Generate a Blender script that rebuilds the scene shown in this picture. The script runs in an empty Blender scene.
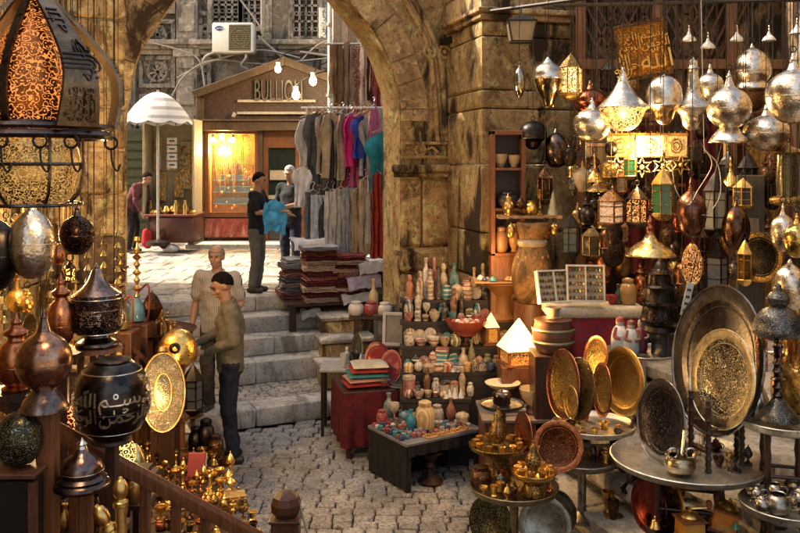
SKY_S=.15; SUN_S=2.0; EXPO=2.1
import bpy, math, random
from mathutils import Vector, Matrix, Euler, noise
from math import sin, cos, pi, sqrt, radians, atan2
R = random.Random(7)
sc = bpy.context.scene
COL = sc.collection
F, YH, H = 850., 165., 2.7          # focal length in photo pixels, horizon row, eye height
def P(px, py, Y): return Vector(((px-400)*Y/F, Y, H-(py-YH)*Y/F))
def V(*a): return Vector(a)
def lerp(a, b, t): return a+(b-a)*t
def smooth_pts(pts, k=4, closed=False):
    pts = [Vector(p) for p in pts]; n = len(pts); out = []
    rng = range(n) if closed else range(n-1)
    for i in rng:
        p1, p2 = pts[i], pts[(i+1) % n]
        p0 = pts[(i-1) % n] if (closed or i > 0) else p1
        p3 = pts[(i+2) % n] if (closed or i+2 < n) else p2
        for j in range(k):
            t = j/k
            out.append(0.5*((2*p1)+(p2-p0)*t+(2*p0-5*p1+4*p2-p3)*t*t+(3*p1-p0-3*p2+p3)*t**3))
    if not closed: out.append(pts[-1])
    return out

class MB:
    def __init__(s): s.v=[]; s.f=[]; s.mi=[]; s.M=Matrix(); s.m=0
    def at(s, loc=(0,0,0), rx=0, ry=0, rz=0, sc=(1,1,1)):
        if not hasattr(sc, '__len__'): sc = (sc,)*3
        s.M = Matrix.LocRotScale(Vector(loc), Euler((rx,ry,rz)), Vector(sc)); return s
    def mat(s, i): s.m = i; return s
    def add(s, vs, fs):
        b = len(s.v); s.v += [s.M@Vector(v) for v in vs]
        s.f += [[b+i for i in f] for f in fs]; s.mi += [s.m]*len(fs); return s
    def box(s, c, d, top=1., topy=None):
        x,y,z = c; a,b,e = d[0]/2, d[1]/2, d[2]/2; ty = top if topy is None else topy
        vs = [(x-a,y-b,z-e),(x+a,y-b,z-e),(x+a,y+b,z-e),(x-a,y+b,z-e),
              (x-a*top,y-b*ty,z+e),(x+a*top,y-b*ty,z+e),(x+a*top,y+b*ty,z+e),(x-a*top,y+b*ty,z+e)]
        return s.add(vs, [(3,2,1,0),(4,5,6,7),(0,1,5,4),(1,2,6,5),(2,3,7,6),(3,0,4,7)])
    def bb(s, x0,x1,y0,y1,z0,z1): return s.box(((x0+x1)/2,(y0+y1)/2,(z0+z1)/2),(abs(x1-x0),abs(y1-y0),abs(z1-z0)))
    def blk(s, c, d, b=.012, j=0):          # chamfered block
        x,y,z = c; a,e,h = d[0]/2, d[1]/2, d[2]/2; b = min(b, a*.45, e*.45, h*.45)
        vs=[]; fs=[]
        for sx in (-1,1):
            for sy in (-1,1):
                for sz in (-1,1):
                    J = [R.uniform(-j,j) for _ in range(3)] if j else (0,0,0)
                    q = (x+sx*a+J[0], y+sy*e+J[1], z+sz*h+J[2])
                    vs += [(q[0],q[1]-sy*b,q[2]-sz*b),(q[0]-sx*b,q[1],q[2]-sz*b),(q[0]-sx*b,q[1]-sy*b,q[2])]
        I = lambda sx,sy,sz,k: ((sx>0)*4+(sy>0)*2+(sz>0))*3+k
        fs += [[I(1,-1,-1,0),I(1,1,-1,0),I(1,1,1,0),I(1,-1,1,0)],[I(-1,1,-1,0),I(-1,-1,-1,0),I(-1,-1,1,0),I(-1,1,1,0)],
               [I(1,1,-1,1),I(-1,1,-1,1),I(-1,1,1,1),I(1,1,1,1)],[I(-1,-1,-1,1),I(1,-1,-1,1),I(1,-1,1,1),I(-1,-1,1,1)],
               [I(-1,-1,1,2),I(1,-1,1,2),I(1,1,1,2),I(-1,1,1,2)],[I(-1,1,-1,2),I(1,1,-1,2),I(1,-1,-1,2),I(-1,-1,-1,2)]]
        for p in (-1,1):
            for q in (-1,1):
                fs += [[I(p,q,-1,0),I(p,q,-1,1),I(p,q,1,1),I(p,q,1,0)][::p*q], [I(p,-1,q,0),I(p,-1,q,2),I(p,1,q,2),I(p,1,q,0)][::-p*q],
                       [I(-1,p,q,1),I(-1,p,q,2),I(1,p,q,2),I(1,p,q,1)][::p*q]]
                for r in (-1,1): fs.append([I(p,q,r,0),I(p,q,r,1),I(p,q,r,2)][::-p*q*r])
        return s.add(vs, fs)
    def lathe(s, prof, n=24, c=(0,0,0), flute=0, nf=8, arc=2*pi, a0=0):
        vs=[]; fs=[]; full = arc > 6.28; m = n if full else n+1
        for r,z in prof:
            for k in range(m):
                a = a0+arc*k/n; q = r*(1+flute*abs(sin(nf*a/2))) if flute else r
                vs.append((c[0]+q*cos(a), c[1]+q*sin(a), c[2]+z))
        for i in range(len(prof)-1):
            for k in range(n):
                k2 = (k+1) % m if full else k+1
                A,B,C,D = i*m+k, i*m+k2, (i+1)*m+k2, (i+1)*m+k
                if prof[i][0] < 1e-5: fs.append((A,C,D))
                elif prof[i+1][0] < 1e-5: fs.append((A,B,C))
                else: fs.append((A,B,C,D))
        return s.add(vs, fs)
    def ball(s, c, r, n=12, m=7, sc=(1,1,1)):
        pr = [(max(0,sin(pi*i/m)), -cos(pi*i/m)) for i in range(m+1)]
        vs=[];fs=[]
        if not hasattr(r,'__len__'): r=(r,r,r)
        for a,z in pr:
            for k in range(n): vs.append((c[0]+r[0]*a*cos(2*pi*k/n), c[1]+r[1]*a*sin(2*pi*k/n), c[2]+r[2]*z))
        for i in range(m):
            for k in range(n): 
                A,B,C,D=i*n+k,i*n+(k+1)%n,(i+1)*n+(k+1)%n,(i+1)*n+k
                fs.append((A,C,D) if i==0 else (A,B,C) if i==m-1 else (A,B,C,D))
        return s.add(vs,fs)
    def tube(s, pts, r, n=6, closed=False, flat=1., up=None):
        pts = [Vector(p) for p in pts]; N = len(pts)
        rs = r if hasattr(r,'__len__') else [r]*N
        vs=[]; fs=[]; ref=None
        for i,p in enumerate(pts):
            a = pts[(i-1) % N] if (closed or i) else p; b = pts[(i+1) % N] if (closed or i<N-1) else p
            t = (b-a).normalized() if (b-a).length>1e-9 else Vector((0,0,1))
            if up is not None: u = Vector(up)
            elif ref is None: u = Vector((0,0,1)) if abs(t.z)<.9 else Vector((0,1,0))
            else: u = ref
            x = (u-t*u.dot(t))
            if x.length<1e-6: x = t.orthogonal()
            x.normalize(); y = t.cross(x); ref = x
            for k in range(n):
                an = 2*pi*k/n+pi/n
                vs.append(p+x*(cos(an)*rs[i]*flat)+y*(sin(an)*rs[i]))
        for i in range(N if closed else N-1):
            i2=(i+1)%N
            for k in range(n): fs.append((i*n+k,i*n+(k+1)%n,i2*n+(k+1)%n,i2*n+k))
        if not closed: fs += [list(range(n))[::-1],[ (N-1)*n+k for k in range(n)]]
        return s.add(vs,fs)
    def cap(s, a, b, ra, rb, n=10, flat=1., up=None):       # rounded tapered limb
        a=Vector(a); b=Vector(b); t=(b-a); L=t.length; t=t.normalized() if L>1e-9 else Vector((0,0,1))
        pts=[a-t*ra*.98,a-t*ra*.8,a-t*ra*.45,a,b,b+t*rb*.45,b+t*rb*.8,b+t*rb*.98]
        rs=[ra*.12,ra*.6,ra*.89,ra,rb,rb*.89,rb*.6,rb*.12]
        return s.tube(pts,rs,n,flat=flat,up=up)
    def prism(s, o, d, y0=0):               # outline in xz, extruded from y0 to y0+d
        n=len(o); ar=sum(o[i][0]*o[(i+1)%n][1]-o[(i+1)%n][0]*o[i][1] for i in range(n))
        if ar<0: o=o[::-1]
        vs=[(x,y0,z) for x,z in o]+[(x,y0+d,z) for x,z in o]
        return s.add(vs,[list(range(n)),[n+i for i in range(n)][::-1]]+[((i+1)%n,i,n+i,n+(i+1)%n) for i in range(n)])
    def ring(s, o, inn, d, y0=0):           # closed band between two outlines with the same number of points
        n=len(o); vs=[(x,y0,z) for x,z in o]+[(x,y0,z) for x,z in inn]+[(x,y0+d,z) for x,z in o]+[(x,y0+d,z) for x,z in inn]; fs=[]
        for i in range(n):
            j=(i+1)%n; fs += [(i,j,n+j,n+i),(2*n+j,2*n+i,3*n+i,3*n+j),(j,i,2*n+i,2*n+j),(n+i,n+j,3*n+j,3*n+i)]
        return s.add(vs,fs)
    def sheet(s, fn, nu, nv, th=0):
        vs=[Vector(fn(i/nu,j/nv)) for j in range(nv+1) for i in range(nu+1)]; W=nu+1
        fs=[(j*W+i,j*W+i+1,(j+1)*W+i+1,(j+1)*W+i) for j in range(nv) for i in range(nu)]
        if th:
            nn=[Vector() for _ in vs]
            for f in fs:
                q=(vs[f[1]]-vs[f[0]]).cross(vs[f[3]]-vs[f[0]])
                for i in f: nn[i]+=q
            b=len(vs); vs2=[v-n.normalized()*th if n.length>1e-12 else v for v,n in zip(vs,nn)]
            per=[i for i in range(nu)]+[nu+j*W for j in range(nv)]+[nv*W+nu-i for i in range(nu)]+[(nv-j)*W for j in range(nv)]
            fs2=[tuple(b+i for i in f[::-1]) for f in fs]
            sd=[(per[(k+1)%len(per)],per[k],b+per[k],b+per[(k+1)%len(per)]) for k in range(len(per))]
            vs+=vs2; fs=fs+fs2+sd
        return s.add(vs,fs)
    def textm(s, body, size, ext=.004):     # lettering in the xz plane facing -y, centred
        cu=bpy.data.curves.new('t','FONT'); cu.body=body; cu.size=size; cu.extrude=ext; cu.align_x='CENTER'; cu.align_y='CENTER'
        o=bpy.data.objects.new('t',cu); COL.objects.link(o)
        dg=bpy.context.evaluated_depsgraph_get(); me=bpy.data.meshes.new_from_object(o.evaluated_get(dg))
        s.add([(v.co.x,-v.co.z,v.co.y) for v in me.vertices],[list(p.vertices) for p in me.polygons])
        bpy.data.objects.remove(o); bpy.data.curves.remove(cu); bpy.data.meshes.remove(me); return s
    def parts(s, name, mats, parent=None, **k):     # one object for every loose piece
        fa=list(range(len(s.v)))
        def fd(i):
            while fa[i]!=i: fa[i]=fa[fa[i]]; i=fa[i]
            return i
        for f in s.f:
            for i in f[1:]: fa[fd(i)]=fd(f[0])
        gr={}
        for n,f in enumerate(s.f): gr.setdefault(fd(f[0]),[]).append(n)
        out=[]
        for fs in gr.values():
            q=MB(); ix={}
            for n in fs:
                q.f.append([ix.setdefault(i,len(ix)) for i in s.f[n]]); q.mi.append(s.mi[n])
            q.v=[s.v[i] for i in ix]; out.append(q.build(name,mats,parent,**k))
        return out
    def build(s, name, mats, parent=None, smooth=38, bevel=0, seg=2, loc=None, rz=0):
        me=bpy.data.meshes.new(name); me.from_pydata(s.v,[],s.f)
        if not isinstance(mats,(list,tuple)): mats=[mats]
        for m in mats: me.materials.append(m)
        if len(mats)>1: me.polygons.foreach_set('material_index',s.mi)
        if smooth:
            me.shade_smooth()
            me.set_sharp_from_angle(angle=radians(smooth))
        me.update()
        o=bpy.data.objects.new(name,me); COL.objects.link(o)
        if parent is not None: o.parent=parent
        if loc is not None: o.location=loc
        if rz: o.rotation_euler.z=rz
        if bevel:
            b=o.modifiers.new('b','BEVEL'); b.width=bevel; b.segments=seg; b.limit_method='ANGLE'; b.angle_limit=radians(35)
        return o
def wrap(mb, text, size, on, x0, z0, ext=.004):      # lettering laid over a curved surface: on(x, z, out) -> point
    q=MB(); q.textm(text,size,ext); mb.add([on(v.x+x0,v.z+z0,-v.y) for v in q.v],q.f); return mb
def remesh(o, vox, sm=4, fac=.5):
    m=o.modifiers.new('r','REMESH'); m.mode='VOXEL'; m.voxel_size=vox; m.use_smooth_shade=True
    if sm: q=o.modifiers.new('s','SMOOTH'); q.iterations=sm; q.factor=fac
    return o

USED={}
def tag(o, label, cat, group=None):
    o['label']=label; o['category']=cat
    if group: o['group']=group
    USED.setdefault(label,[]).append(o.name); return o
def thing(name, label, cat, loc=(0,0,0), rz=0, group=None):
    o=bpy.data.objects.new(name,None); o.empty_display_size=.05; COL.objects.link(o)
    o.location=loc; o.rotation_euler.z=rz
    return tag(o,label,cat,group)
def struct(o, kind='structure'): o['kind']=kind; return o

# ---------------------------------------------------------------- materials
class N:
    def __init__(s, name):
        s.m=bpy.data.materials.new(name); s.m.use_nodes=True; s.t=s.m.node_tree; s.b=s.t.nodes['Principled BSDF']
        s.co=s.new('ShaderNodeTexCoord').outputs['Object']
        oi=s.new('ShaderNodeObjectInfo'); vm=s.new('ShaderNodeVectorMath'); vm.operation='MULTIPLY_ADD'
        cb=s.new('ShaderNodeCombineXYZ')
        for i in range(3): s.t.links.new(oi.outputs['Random'],cb.inputs[i])
        s.t.links.new(cb.outputs[0],vm.inputs[0]); vm.inputs[1].default_value=(7,11,5); s.t.links.new(s.co,vm.inputs[2]); s.co=vm.outputs[0]; s.rnd=oi.outputs['Random']
    def new(s, k, **a):
        n=s.t.nodes.new(k)
        for p,v in a.items(): setattr(n,p,v)
        return n
    def ln(s,a,b): s.t.links.new(a,b)
    def set(s, sock, v):
        if hasattr(v,'is_output') or isinstance(v,bpy.types.NodeSocket): s.ln(v,sock)
        elif hasattr(v,'__len__') and len(v)==3 and len(sock.default_value)==4: sock.default_value=(*v,1)
        else: sock.default_value=v
    def noise(s, scale, detail=5, rough=.6, dist=0, stretch=None, co=None):
        n=s.new('ShaderNodeTexNoise'); n.inputs['Scale'].default_value=scale; n.inputs['Detail'].default_value=detail
        n.inputs['Roughness'].default_value=rough; n.inputs['Distortion'].default_value=dist
        c=co or s.co
        if stretch:
            v=s.new('ShaderNodeVectorMath',operation='MULTIPLY'); s.ln(c,v.inputs[0]); v.inputs[1].default_value=stretch; c=v.outputs[0]
        s.ln(c,n.inputs['Vector']); return n.outputs['Fac']
    def voro(s, scale, feature='F1', warp=0, wscale=None, stretch=None):
        n=s.new('ShaderNodeTexVoronoi',feature=feature); n.inputs['Scale'].default_value=scale; c=s.co
        if stretch:
            v=s.new('ShaderNodeVectorMath',operation='MULTIPLY'); s.ln(c,v.inputs[0]); v.inputs[1].default_value=stretch; c=v.outputs[0]
        if warp:
            nn=s.new('ShaderNodeTexNoise'); nn.inputs['Scale'].default_value=wscale or scale*.7; s.ln(c,nn.inputs['Vector'])
            v=s.new('ShaderNodeVectorMath',operation='MULTIPLY_ADD'); s.ln(nn.outputs['Color'],v.inputs[0]); v.inputs[1].default_value=(warp,)*3; s.ln(c,v.inputs[2]); c=v.outputs[0]
        s.ln(c,n.inputs['Vector']); return n.outputs['Distance']
    def ramp(s, fac, stops):
        r=s.new('ShaderNodeValToRGB'); e=r.color_ramp.elements
        while len(e)<len(stops): e.new(.5)
        for x,(p,c) in zip(e,stops):
            x.position=p; x.color=(c,c,c,1) if not hasattr(c,'__len__') else (*c,1)
        s.ln(fac,r.inputs[0]); return r.outputs[0]
    def mix(s, fac, a, b, mode='MIX'):
        n=s.new('ShaderNodeMix',data_type='RGBA',blend_type=mode)
        s.set(n.inputs[0],fac); s.set(n.inputs[6],a); s.set(n.inputs[7],b); return n.outputs[2]
    def math(s, op, a, b=0):
        n=s.new('ShaderNodeMath',operation=op); s.set(n.inputs[0],a); s.set(n.inputs[1],b); return n.outputs[0]
    def bump(s, h, strength=.3, dist=.01):
        n=s.new('ShaderNodeBump'); n.inputs['Strength'].default_value=strength; n.inputs['Distance'].default_value=dist
        s.ln(h,n.inputs['Height']); s.ln(n.outputs[0],s.b.inputs['Normal']); return n
    def fin(s, col=None, rough=None, metal=None, spec=None, **kw):
        if col is not None: s.set(s.b.inputs['Base Color'],col)
        if rough is not None: s.set(s.b.inputs['Roughness'],rough)
        if metal is not None: s.set(s.b.inputs['Metallic'],metal)
        if spec is not None: s.b.inputs['Specular IOR Level'].default_value=spec
        return s.m
MATS={}
def memo(f):
    def g(*a,**k):
        key=(f.__name__,)+a+tuple(sorted(k.items()))
        if key not in MATS: MATS[key]=f(*a,**k)
        return MATS[key]
    return g
@memo
def metal(c, c2, rough=.28, pat='patina', scale=60., b=.25):
    n=N('metal_'+pat); w=n.noise(11,9,.75,.4); gr=n.noise(34,8,.8)
    col=n.mix(n.ramp(w,[(.38,0.),(.62,1.)]),c2,c); col=n.mix(n.ramp(gr,[(.36,.8),(.46,0.)]),col,[x*.3 for x in c2])
    ro=n.math('ADD',n.math('MULTIPLY',n.noise(23,4),.25),rough-.1)
    if pat=='hammer':
        n.bump(n.math('ADD',n.voro(scale,'SMOOTH_F1'),n.math('MULTIPLY',w,.6)),b,.01)
    elif pat=='engrave':
        d=n.voro(scale,'DISTANCE_TO_EDGE',.03,scale*.6); e=n.ramp(d,[(.03,0.),(.12,1.)])
        col=n.mix(e,[x*.12 for x in c2],col); n.bump(e,min(1,b*2),.006)
    elif pat=='chase':
        scale*=1.9; d=n.voro(scale,'F1',.03,scale*.45); e=n.math('MULTIPLY',n.ramp(n.math('SINE',n.math('MULTIPLY',d,17.)),[(.25,0.),(.6,1.)]),n.ramp(n.noise(scale*1.5,3),[(.36,.35),(.5,1.)]))
        col=n.mix(e,[x*.35 for x in c2],col); n.bump(e,min(1,b*2),.005)
    else: n.bump(n.noise(45,5,.7),b,.004)
    return n.fin(col,ro,1.)
@memo
def filigree(c, glow, strength, scale=45., hole=.5, warp=.03, metallic=1.):
    n=N('pierced_metal'); d=n.voro(scale,'F1',warp,scale*.6)
    k=n.ramp(n.math('SINE',n.math('MULTIPLY',d,14.)),[(hole,0.),(hole+.14,1.)])
    w=n.noise(7,5); col=n.mix(n.ramp(w,[(.35,0.),(.65,1.)]),[x*.5 for x in c],c)
    col=n.mix(k,col,[g*.5 for g in glow])
    inv=n.math('SUBTRACT',1.,k)
    n.bump(inv,.6,.006); n.set(n.b.inputs['Emission Color'],glow)
    n.set(n.b.inputs['Emission Strength'],n.math('MULTIPLY',k,strength))
    return n.fin(col,.34,n.math('MULTIPLY',inv,metallic))
@memo
def stone(c1, c2, c3, scale=3., b=.5, rough=.85, dirt=.5):
    n=N('stone'); a=n.noise(scale,9,.72,.5); f=n.noise(scale*9,8,.8); v=n.noise(scale*.55,6,.68,1.2,(1,1,.4)); l=n.noise(scale*2.2,8,.75,.8)
    col=n.mix(n.ramp(a,[(.36,0.),(.62,1.)]),c1,c2)
    col=n.mix(n.ramp(l,[(.52,0.),(.60,.75)]),col,[min(.62,x*1.5) for x in c2])
    col=n.mix(n.math('MULTIPLY',n.ramp(v,[(.50,0.),(.60,1.)]),dirt),col,c3)
    col=n.mix(n.ramp(f,[(.37,.85),(.47,0.)]),col,[x*.25 for x in c1])
    br=n.math('ADD',.78,n.math('MULTIPLY',n.rnd,.4)); 
    n.bump(n.math('ADD',n.math('MULTIPLY',l,.7),n.math('MULTIPLY',f,.6)),min(1,b*1.5),.03)
    return n.fin(n.mix(1.,col,br,'MULTIPLY'),rough,0.,.25)
@memo
def wood(c1, c2, rough=.45, scale=6., axis=2, b=.2):
    n=N('wood'); st=[1,1,1]; st=[9,9,9]; st[axis]=.8
    a=n.noise(scale,6,.65,.6,tuple(st)); g=n.noise(scale*.5,3)
    col=n.mix(n.ramp(a,[(.35,0.),(.65,1.)]),c1,c2); col=n.mix(n.ramp(g,[(.4,0.),(.7,.45)]),col,[x*.45 for x in c1])
    n.bump(a,b,.006); return n.fin(col,rough,0.,.4)
@memo
def cloth(c, c2=None, pat='plain', scale=30., rough=.9):
    n=N('fabric'); a=n.noise(scale*.4,5); c2=c2 or [x*.65 for x in c]
    if pat=='stripe':
        w=n.new('ShaderNodeTexWave',wave_type='BANDS',bands_direction='X'); w.inputs['Scale'].default_value=scale; w.inputs['Distortion'].default_value=.3
        n.ln(n.new('ShaderNodeTexCoord').outputs['Object'],w.inputs['Vector']); f=n.ramp(w.outputs['Fac'],[(.45,0.),(.6,1.)])
    elif pat=='kilim':
        f=n.ramp(n.voro(scale,'F1',.02,20,(1,1,2.2)),[(.32,0.),(.38,1.)])
    else: f=n.ramp(a,[(.35,0.),(.65,1.)])
    n.bump(n.noise(scale*3,4,.7),.25,.004)
    return n.fin(n.mix(f,c,c2),rough,0.,.2)
@memo
def plain(c, rough=.5, metal_=0., var=.35, b=.1, scale=12.):
    n=N('surface'); a=n.noise(scale,6,.65)
    if b: n.bump(n.noise(scale*5,5,.7),b,.004)
    return n.fin(n.mix(n.ramp(a,[(.3,0.),(.7,1.)]),[x*(1-var) for x in c],c),rough,metal_)
@memo
def glass(c, rough=.05, alpha=.35):
    n=N('glass'); n.set(n.b.inputs['Alpha'],alpha); return n.fin(c,rough,0.)
@memo
def lit(c, s, base=(.6,.4,.2)):
    n=N('lit'); n.set(n.b.inputs['Emission Color'],c); n.b.inputs['Emission Strength'].default_value=s; return n.fin(base,.4,0.)

SILVER=metal((.82,.75,.63),(.36,.29,.21),.25,'hammer',95.,.16)
SILVER2=metal((.78,.72,.63),(.48,.41,.33),.23,'patina')
PEWTER=metal((.34,.31,.27),(.14,.12,.10),.3,'chase',26.,.25)
DARKM=metal((.16,.12,.10),(.05,.035,.03),.22,'patina')
BLACKM=metal((.05,.042,.038),(.02,.016,.014),.35,'patina')
BRASS=metal((.80,.54,.18),(.46,.26,.07),.3,'patina')
BRASSE=metal((.74,.50,.17),(.38,.22,.07),.32,'chase',24.,.25)
GOLD=metal((.92,.64,.20),(.66,.38,.09),.27,'hammer',50.,.3)
COPPER=metal((.62,.24,.10),(.26,.08,.035),.26,'patina')
COPPERE=metal((.55,.22,.10),(.20,.07,.03),.3,'chase',30.,.3)
BRONZE=metal((.34,.19,.08),(.12,.06,.03),.28,'chase',30.,.3)
IRON=plain((.035,.028,.022),.5,.7)
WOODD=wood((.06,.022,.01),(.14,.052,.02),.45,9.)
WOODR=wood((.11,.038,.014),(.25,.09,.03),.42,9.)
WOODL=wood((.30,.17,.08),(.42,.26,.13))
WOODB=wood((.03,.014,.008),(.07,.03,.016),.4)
STONE=stone((.24,.14,.06),(.58,.395,.18),(.04,.026,.014),3.2,.8,.85,1.)
STONED=stone((.19,.115,.055),(.47,.33,.165),(.035,.02,.01),2.4,.65,.85,1.)
STONER=stone((.24,.12,.05),(.40,.23,.11),(.06,.035,.02),3.,.5,.85,.8)
STEPS_=stone((.42,.38,.31),(.62,.57,.48),(.13,.105,.08),3.,.3,.8,.7)
GREYST=stone((.17,.15,.125),(.30,.27,.225),(.05,.043,.036),3.,.6,.9,.8)
@memo
def painted(c,c2,fin):
    n=N('painted'); g=n.new('ShaderNodeSeparateXYZ'); n.ln(n.new('ShaderNodeTexCoord').outputs['Object'],g.inputs[0]); z=g.outputs[2]
    if fin=='banded': f=n.ramp(n.math('SINE',n.math('MULTIPLY',z,150.)),[(.55,0.),(.65,1.)])
    elif fin=='striped': f=n.ramp(n.math('SINE',n.math('MULTIPLY',g.outputs[0],190.)),[(.2,0.),(.4,1.)])
    elif fin=='speckled': f=n.ramp(n.voro(95.,'F1'),[(.2,1.),(.28,0.)])
    elif fin=='flowered': f=n.ramp(n.math('SINE',n.math('MULTIPLY',n.voro(42.,'F1',.02,60.),16.)),[(.55,0.),(.7,1.)])
    else: f=n.ramp(n.noise(18.,5),[(.45,0.),(.7,.35)])
    col=n.mix(f,c,c2); col=n.mix(n.ramp(n.noise(26.,7,.75),[(.34,.85),(.52,0.)]),col,(.035,.025,.016)); n.bump(n.noise(60.,5),.15,.003)
    return n.fin(col,.22 if fin=='glossy' else .5,0.)
def pal(c): return plain(tuple(c),.45)
# ---------------------------------------------------------------- camera, light
cam=bpy.data.cameras.new('camera'); co=bpy.data.objects.new('camera',cam); COL.objects.link(co)
co.location=(0,0,H); co.rotation_euler=(pi/2,0,0); cam.sensor_width=36; cam.lens=36*F/800; cam.shift_y=-(266.5-YH)/800
cam.clip_start=.05; cam.clip_end=2000; sc.camera=co
EL,AZ=radians(42),(1.,-.10)           # direction the sunlight travels on the ground
w=bpy.data.worlds.new('World'); sc.world=w; w.use_nodes=True; nt=w.node_tree
sky=nt.nodes.new('ShaderNodeTexSky'); sky.sky_type='NISHITA'; sky.sun_disc=False; sky.sun_elevation=EL
sky.sun_rotation=atan2(-AZ[0],-AZ[1]); sky.dust_density=8; sky.ozone_density=0.1; sky.air_density=.8
bg=nt.nodes['Background']; bg.inputs[1].default_value=SKY_S
wm=nt.nodes.new('ShaderNodeMix'); wm.data_type='RGBA'; wm.blend_type='MULTIPLY'; wm.inputs[0].default_value=1; wm.inputs[7].default_value=(1,.92,.79,1)
nt.links.new(sky.outputs[0],wm.inputs[6]); nt.links.new(wm.outputs[2],bg.inputs[0])
sun=bpy.data.lights.new('sun','SUN'); so=bpy.data.objects.new('sun',sun); COL.objects.link(so)
sun.energy=SUN_S; sun.angle=radians(.5); sun.color=(1,.93,.82)
so.rotation_euler=Vector((AZ[0]*cos(EL),AZ[1]*cos(EL),-sin(EL))).to_track_quat('-Z','Y').to_euler()
so.location=(-8,0,14)
vs_=sc.view_settings; sc.display_settings.display_device='sRGB'; vs_.view_transform='Standard'; vs_.look='None'; vs_.gamma=1; vs_.exposure=EXPO; vs_.use_curve_mapping=False
sc.cycles.use_denoising=True; sc.cycles.max_bounces=6; sc.cycles.diffuse_bounces=3; sc.cycles.glossy_bounces=3; sc.cycles.transparent_max_bounces=6
sc.cycles.sample_clamp_indirect=6; sc.cycles.caustics_reflective=False; sc.cycles.caustics_refractive=False
def lamp(name, loc, e, c=(1,.62,.26), r=.04):
    l=bpy.data.lights.new(name,'POINT'); l.energy=e; l.color=c; l.shadow_soft_size=r
    o=bpy.data.objects.new(name,l); COL.objects.link(o); o.location=loc; return o

# ---------------------------------------------------------------- frame of the arch: u along it, v behind it
TH=radians(25); C0=Vector((-.01,9.4)); UC,US=cos(TH),sin(TH)
def UV(u,v,z=0): return Vector((C0.x+u*UC-v*US, C0.y+u*US+v*UC, z))
def toUV(px,py):
    a=(px-400)/F; u=(a*C0.y-C0.x)/(UC-a*US); Y=C0.y+u*US; return (u, H-(py-YH)*Y/F)
ARCH=Matrix.Translation((C0.x,C0.y,0))@Matrix.Rotation(TH,4,'Z')

# ---------------------------------------------------------------- ground, street, plaza
g=MB(); g.add([(-300,-300,-.2),(300,-300,-.2),(300,300,-.2),(-300,300,-.2)],[(0,1,2,3)])
struct(g.build('ground',plain((.30,.25,.18),.9),smooth=0))
def cobbles(mb, x0,x1,y0,y1, z, rowh, w0,w1, keep=None, gap=.012, hh=.05):
    y=y0; k=0
    while y<y1:
        h=rowh*R.uniform(.93,1.07); x=x0-R.uniform(0,w1)
        while x<x1:
            w=R.uniform(w0,w1); cx,cy=x+w/2,y+h/2+.05*sin(x*1.3+k*.2)
            if keep is None or keep(cx,cy):
                a,b=w/2-gap,h/2-gap; j=lambda s:R.uniform(-s,s); top=z+j(.006); vs=[]
                t1,t2=j(.006),j(.006)
                for q,(e,zz) in enumerate(((0,z-hh),(0,top-.012),(.011,top))):
                    for n_,(sx,sy) in enumerate(((-1,-1),(0,-1.04),(1,-1),(1.05,0),(1,1),(0,1.03),(-1,1),(-1.04,0))):
                        vs.append((cx+sx*(a-e)+j(.0035),cy+sy*(b-e)+j(.003),zz+(sx*t1+sy*t2 if q else 0)))
                vs.append((cx,cy,top+.002))
                fs=[(r*8+i,r*8+(i+1)%8,r*8+8+(i+1)%8,r*8+8+i) for r in (0,1) for i in range(8)]+[(16+i,16+(i+1)%8,24) for i in range(8)]
                mb.add(vs,fs)
            x+=w
        y+=h; k+=1
def _st(n1,n2,n3,sc_):
    n=N('cobble'); a=n.noise(2.2,6,.6); f=n.noise(38,6,.75); v=n.voro(5.5,'F1')
    col=n.mix(n.ramp(a,[(.35,0.),(.65,1.)]),n1,n2); col=n.mix(n.ramp(f,[(.38,.85),(.56,0.)]),col,n3)
    n.bump(n.math('ADD',a,f),.6,.02); return n.fin(n.mix(.5,col,n.ramp(v,[(0.,.55),(.8,1.)]),'MULTIPLY'),n.math('ADD',.45,n.math('MULTIPLY',f,.4)),0.,.4)
COB=_st((.27,.25,.22),(.50,.47,.42),(.06,.052,.043),1); COBL=_st((.42,.38,.31),(.56,.52,.44),(.16,.13,.1),1)
sb=MB(); sb.bb(-6,6,-3,12,-.19,-.035); struct(sb.build('street_bed',plain((.045,.036,.028),.95),smooth=0))
def kf(x,y):
    d=Vector((x,y))-C0; return -d.x*US+d.y*UC < .02 and x>-2.9
cm=MB(); cobbles(cm,-2.9,2.6,4.6,9.6,0,.13,.15,.23,kf,.008); struct(cm.build('street',COB,smooth=30))
# landing paved with small stones behind the kerb, and its kerb
def lf(x,y): return True
lm=MB(); cobbles(lm,-3.2,-.05,.38,1.1,.18,.1,.08,.17,None,.007,.06)
lm.bb(-3.2,0,.3,1.1,0,.15)
lo=lm.build('landing',COBL,smooth=30); lo.matrix_world=ARCH; struct(lo)
t=thing('stone_staircase','worn stone steps climbing through the archway to the sunlit square','steps',(C0.x,C0.y,0),TH)
k=MB()
for i in range(4): k.blk((-3.2+.8*i+.4,.22,.09),(.79,.36,.19),.014,.006)
k.build('kerb',STEPS_,t,smooth=50)
zz=[.18,.43,.635,.83,1.02]; vv=[1.05,1.36,1.72,2.1]
for i in range(4):
    m=MB(); u=-3.4
    while u<.3:
        L=R.uniform(.65,1.1); m.blk((u+L/2,vv[i]+.3+R.uniform(-.012,.012),(zz[i]+zz[i+1])/2+R.uniform(-.006,.006)),(L-.006,.62,zz[i+1]-zz[i]),.010,.003); u+=L
    m.build('step',STEPS_,t,smooth=50)
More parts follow.
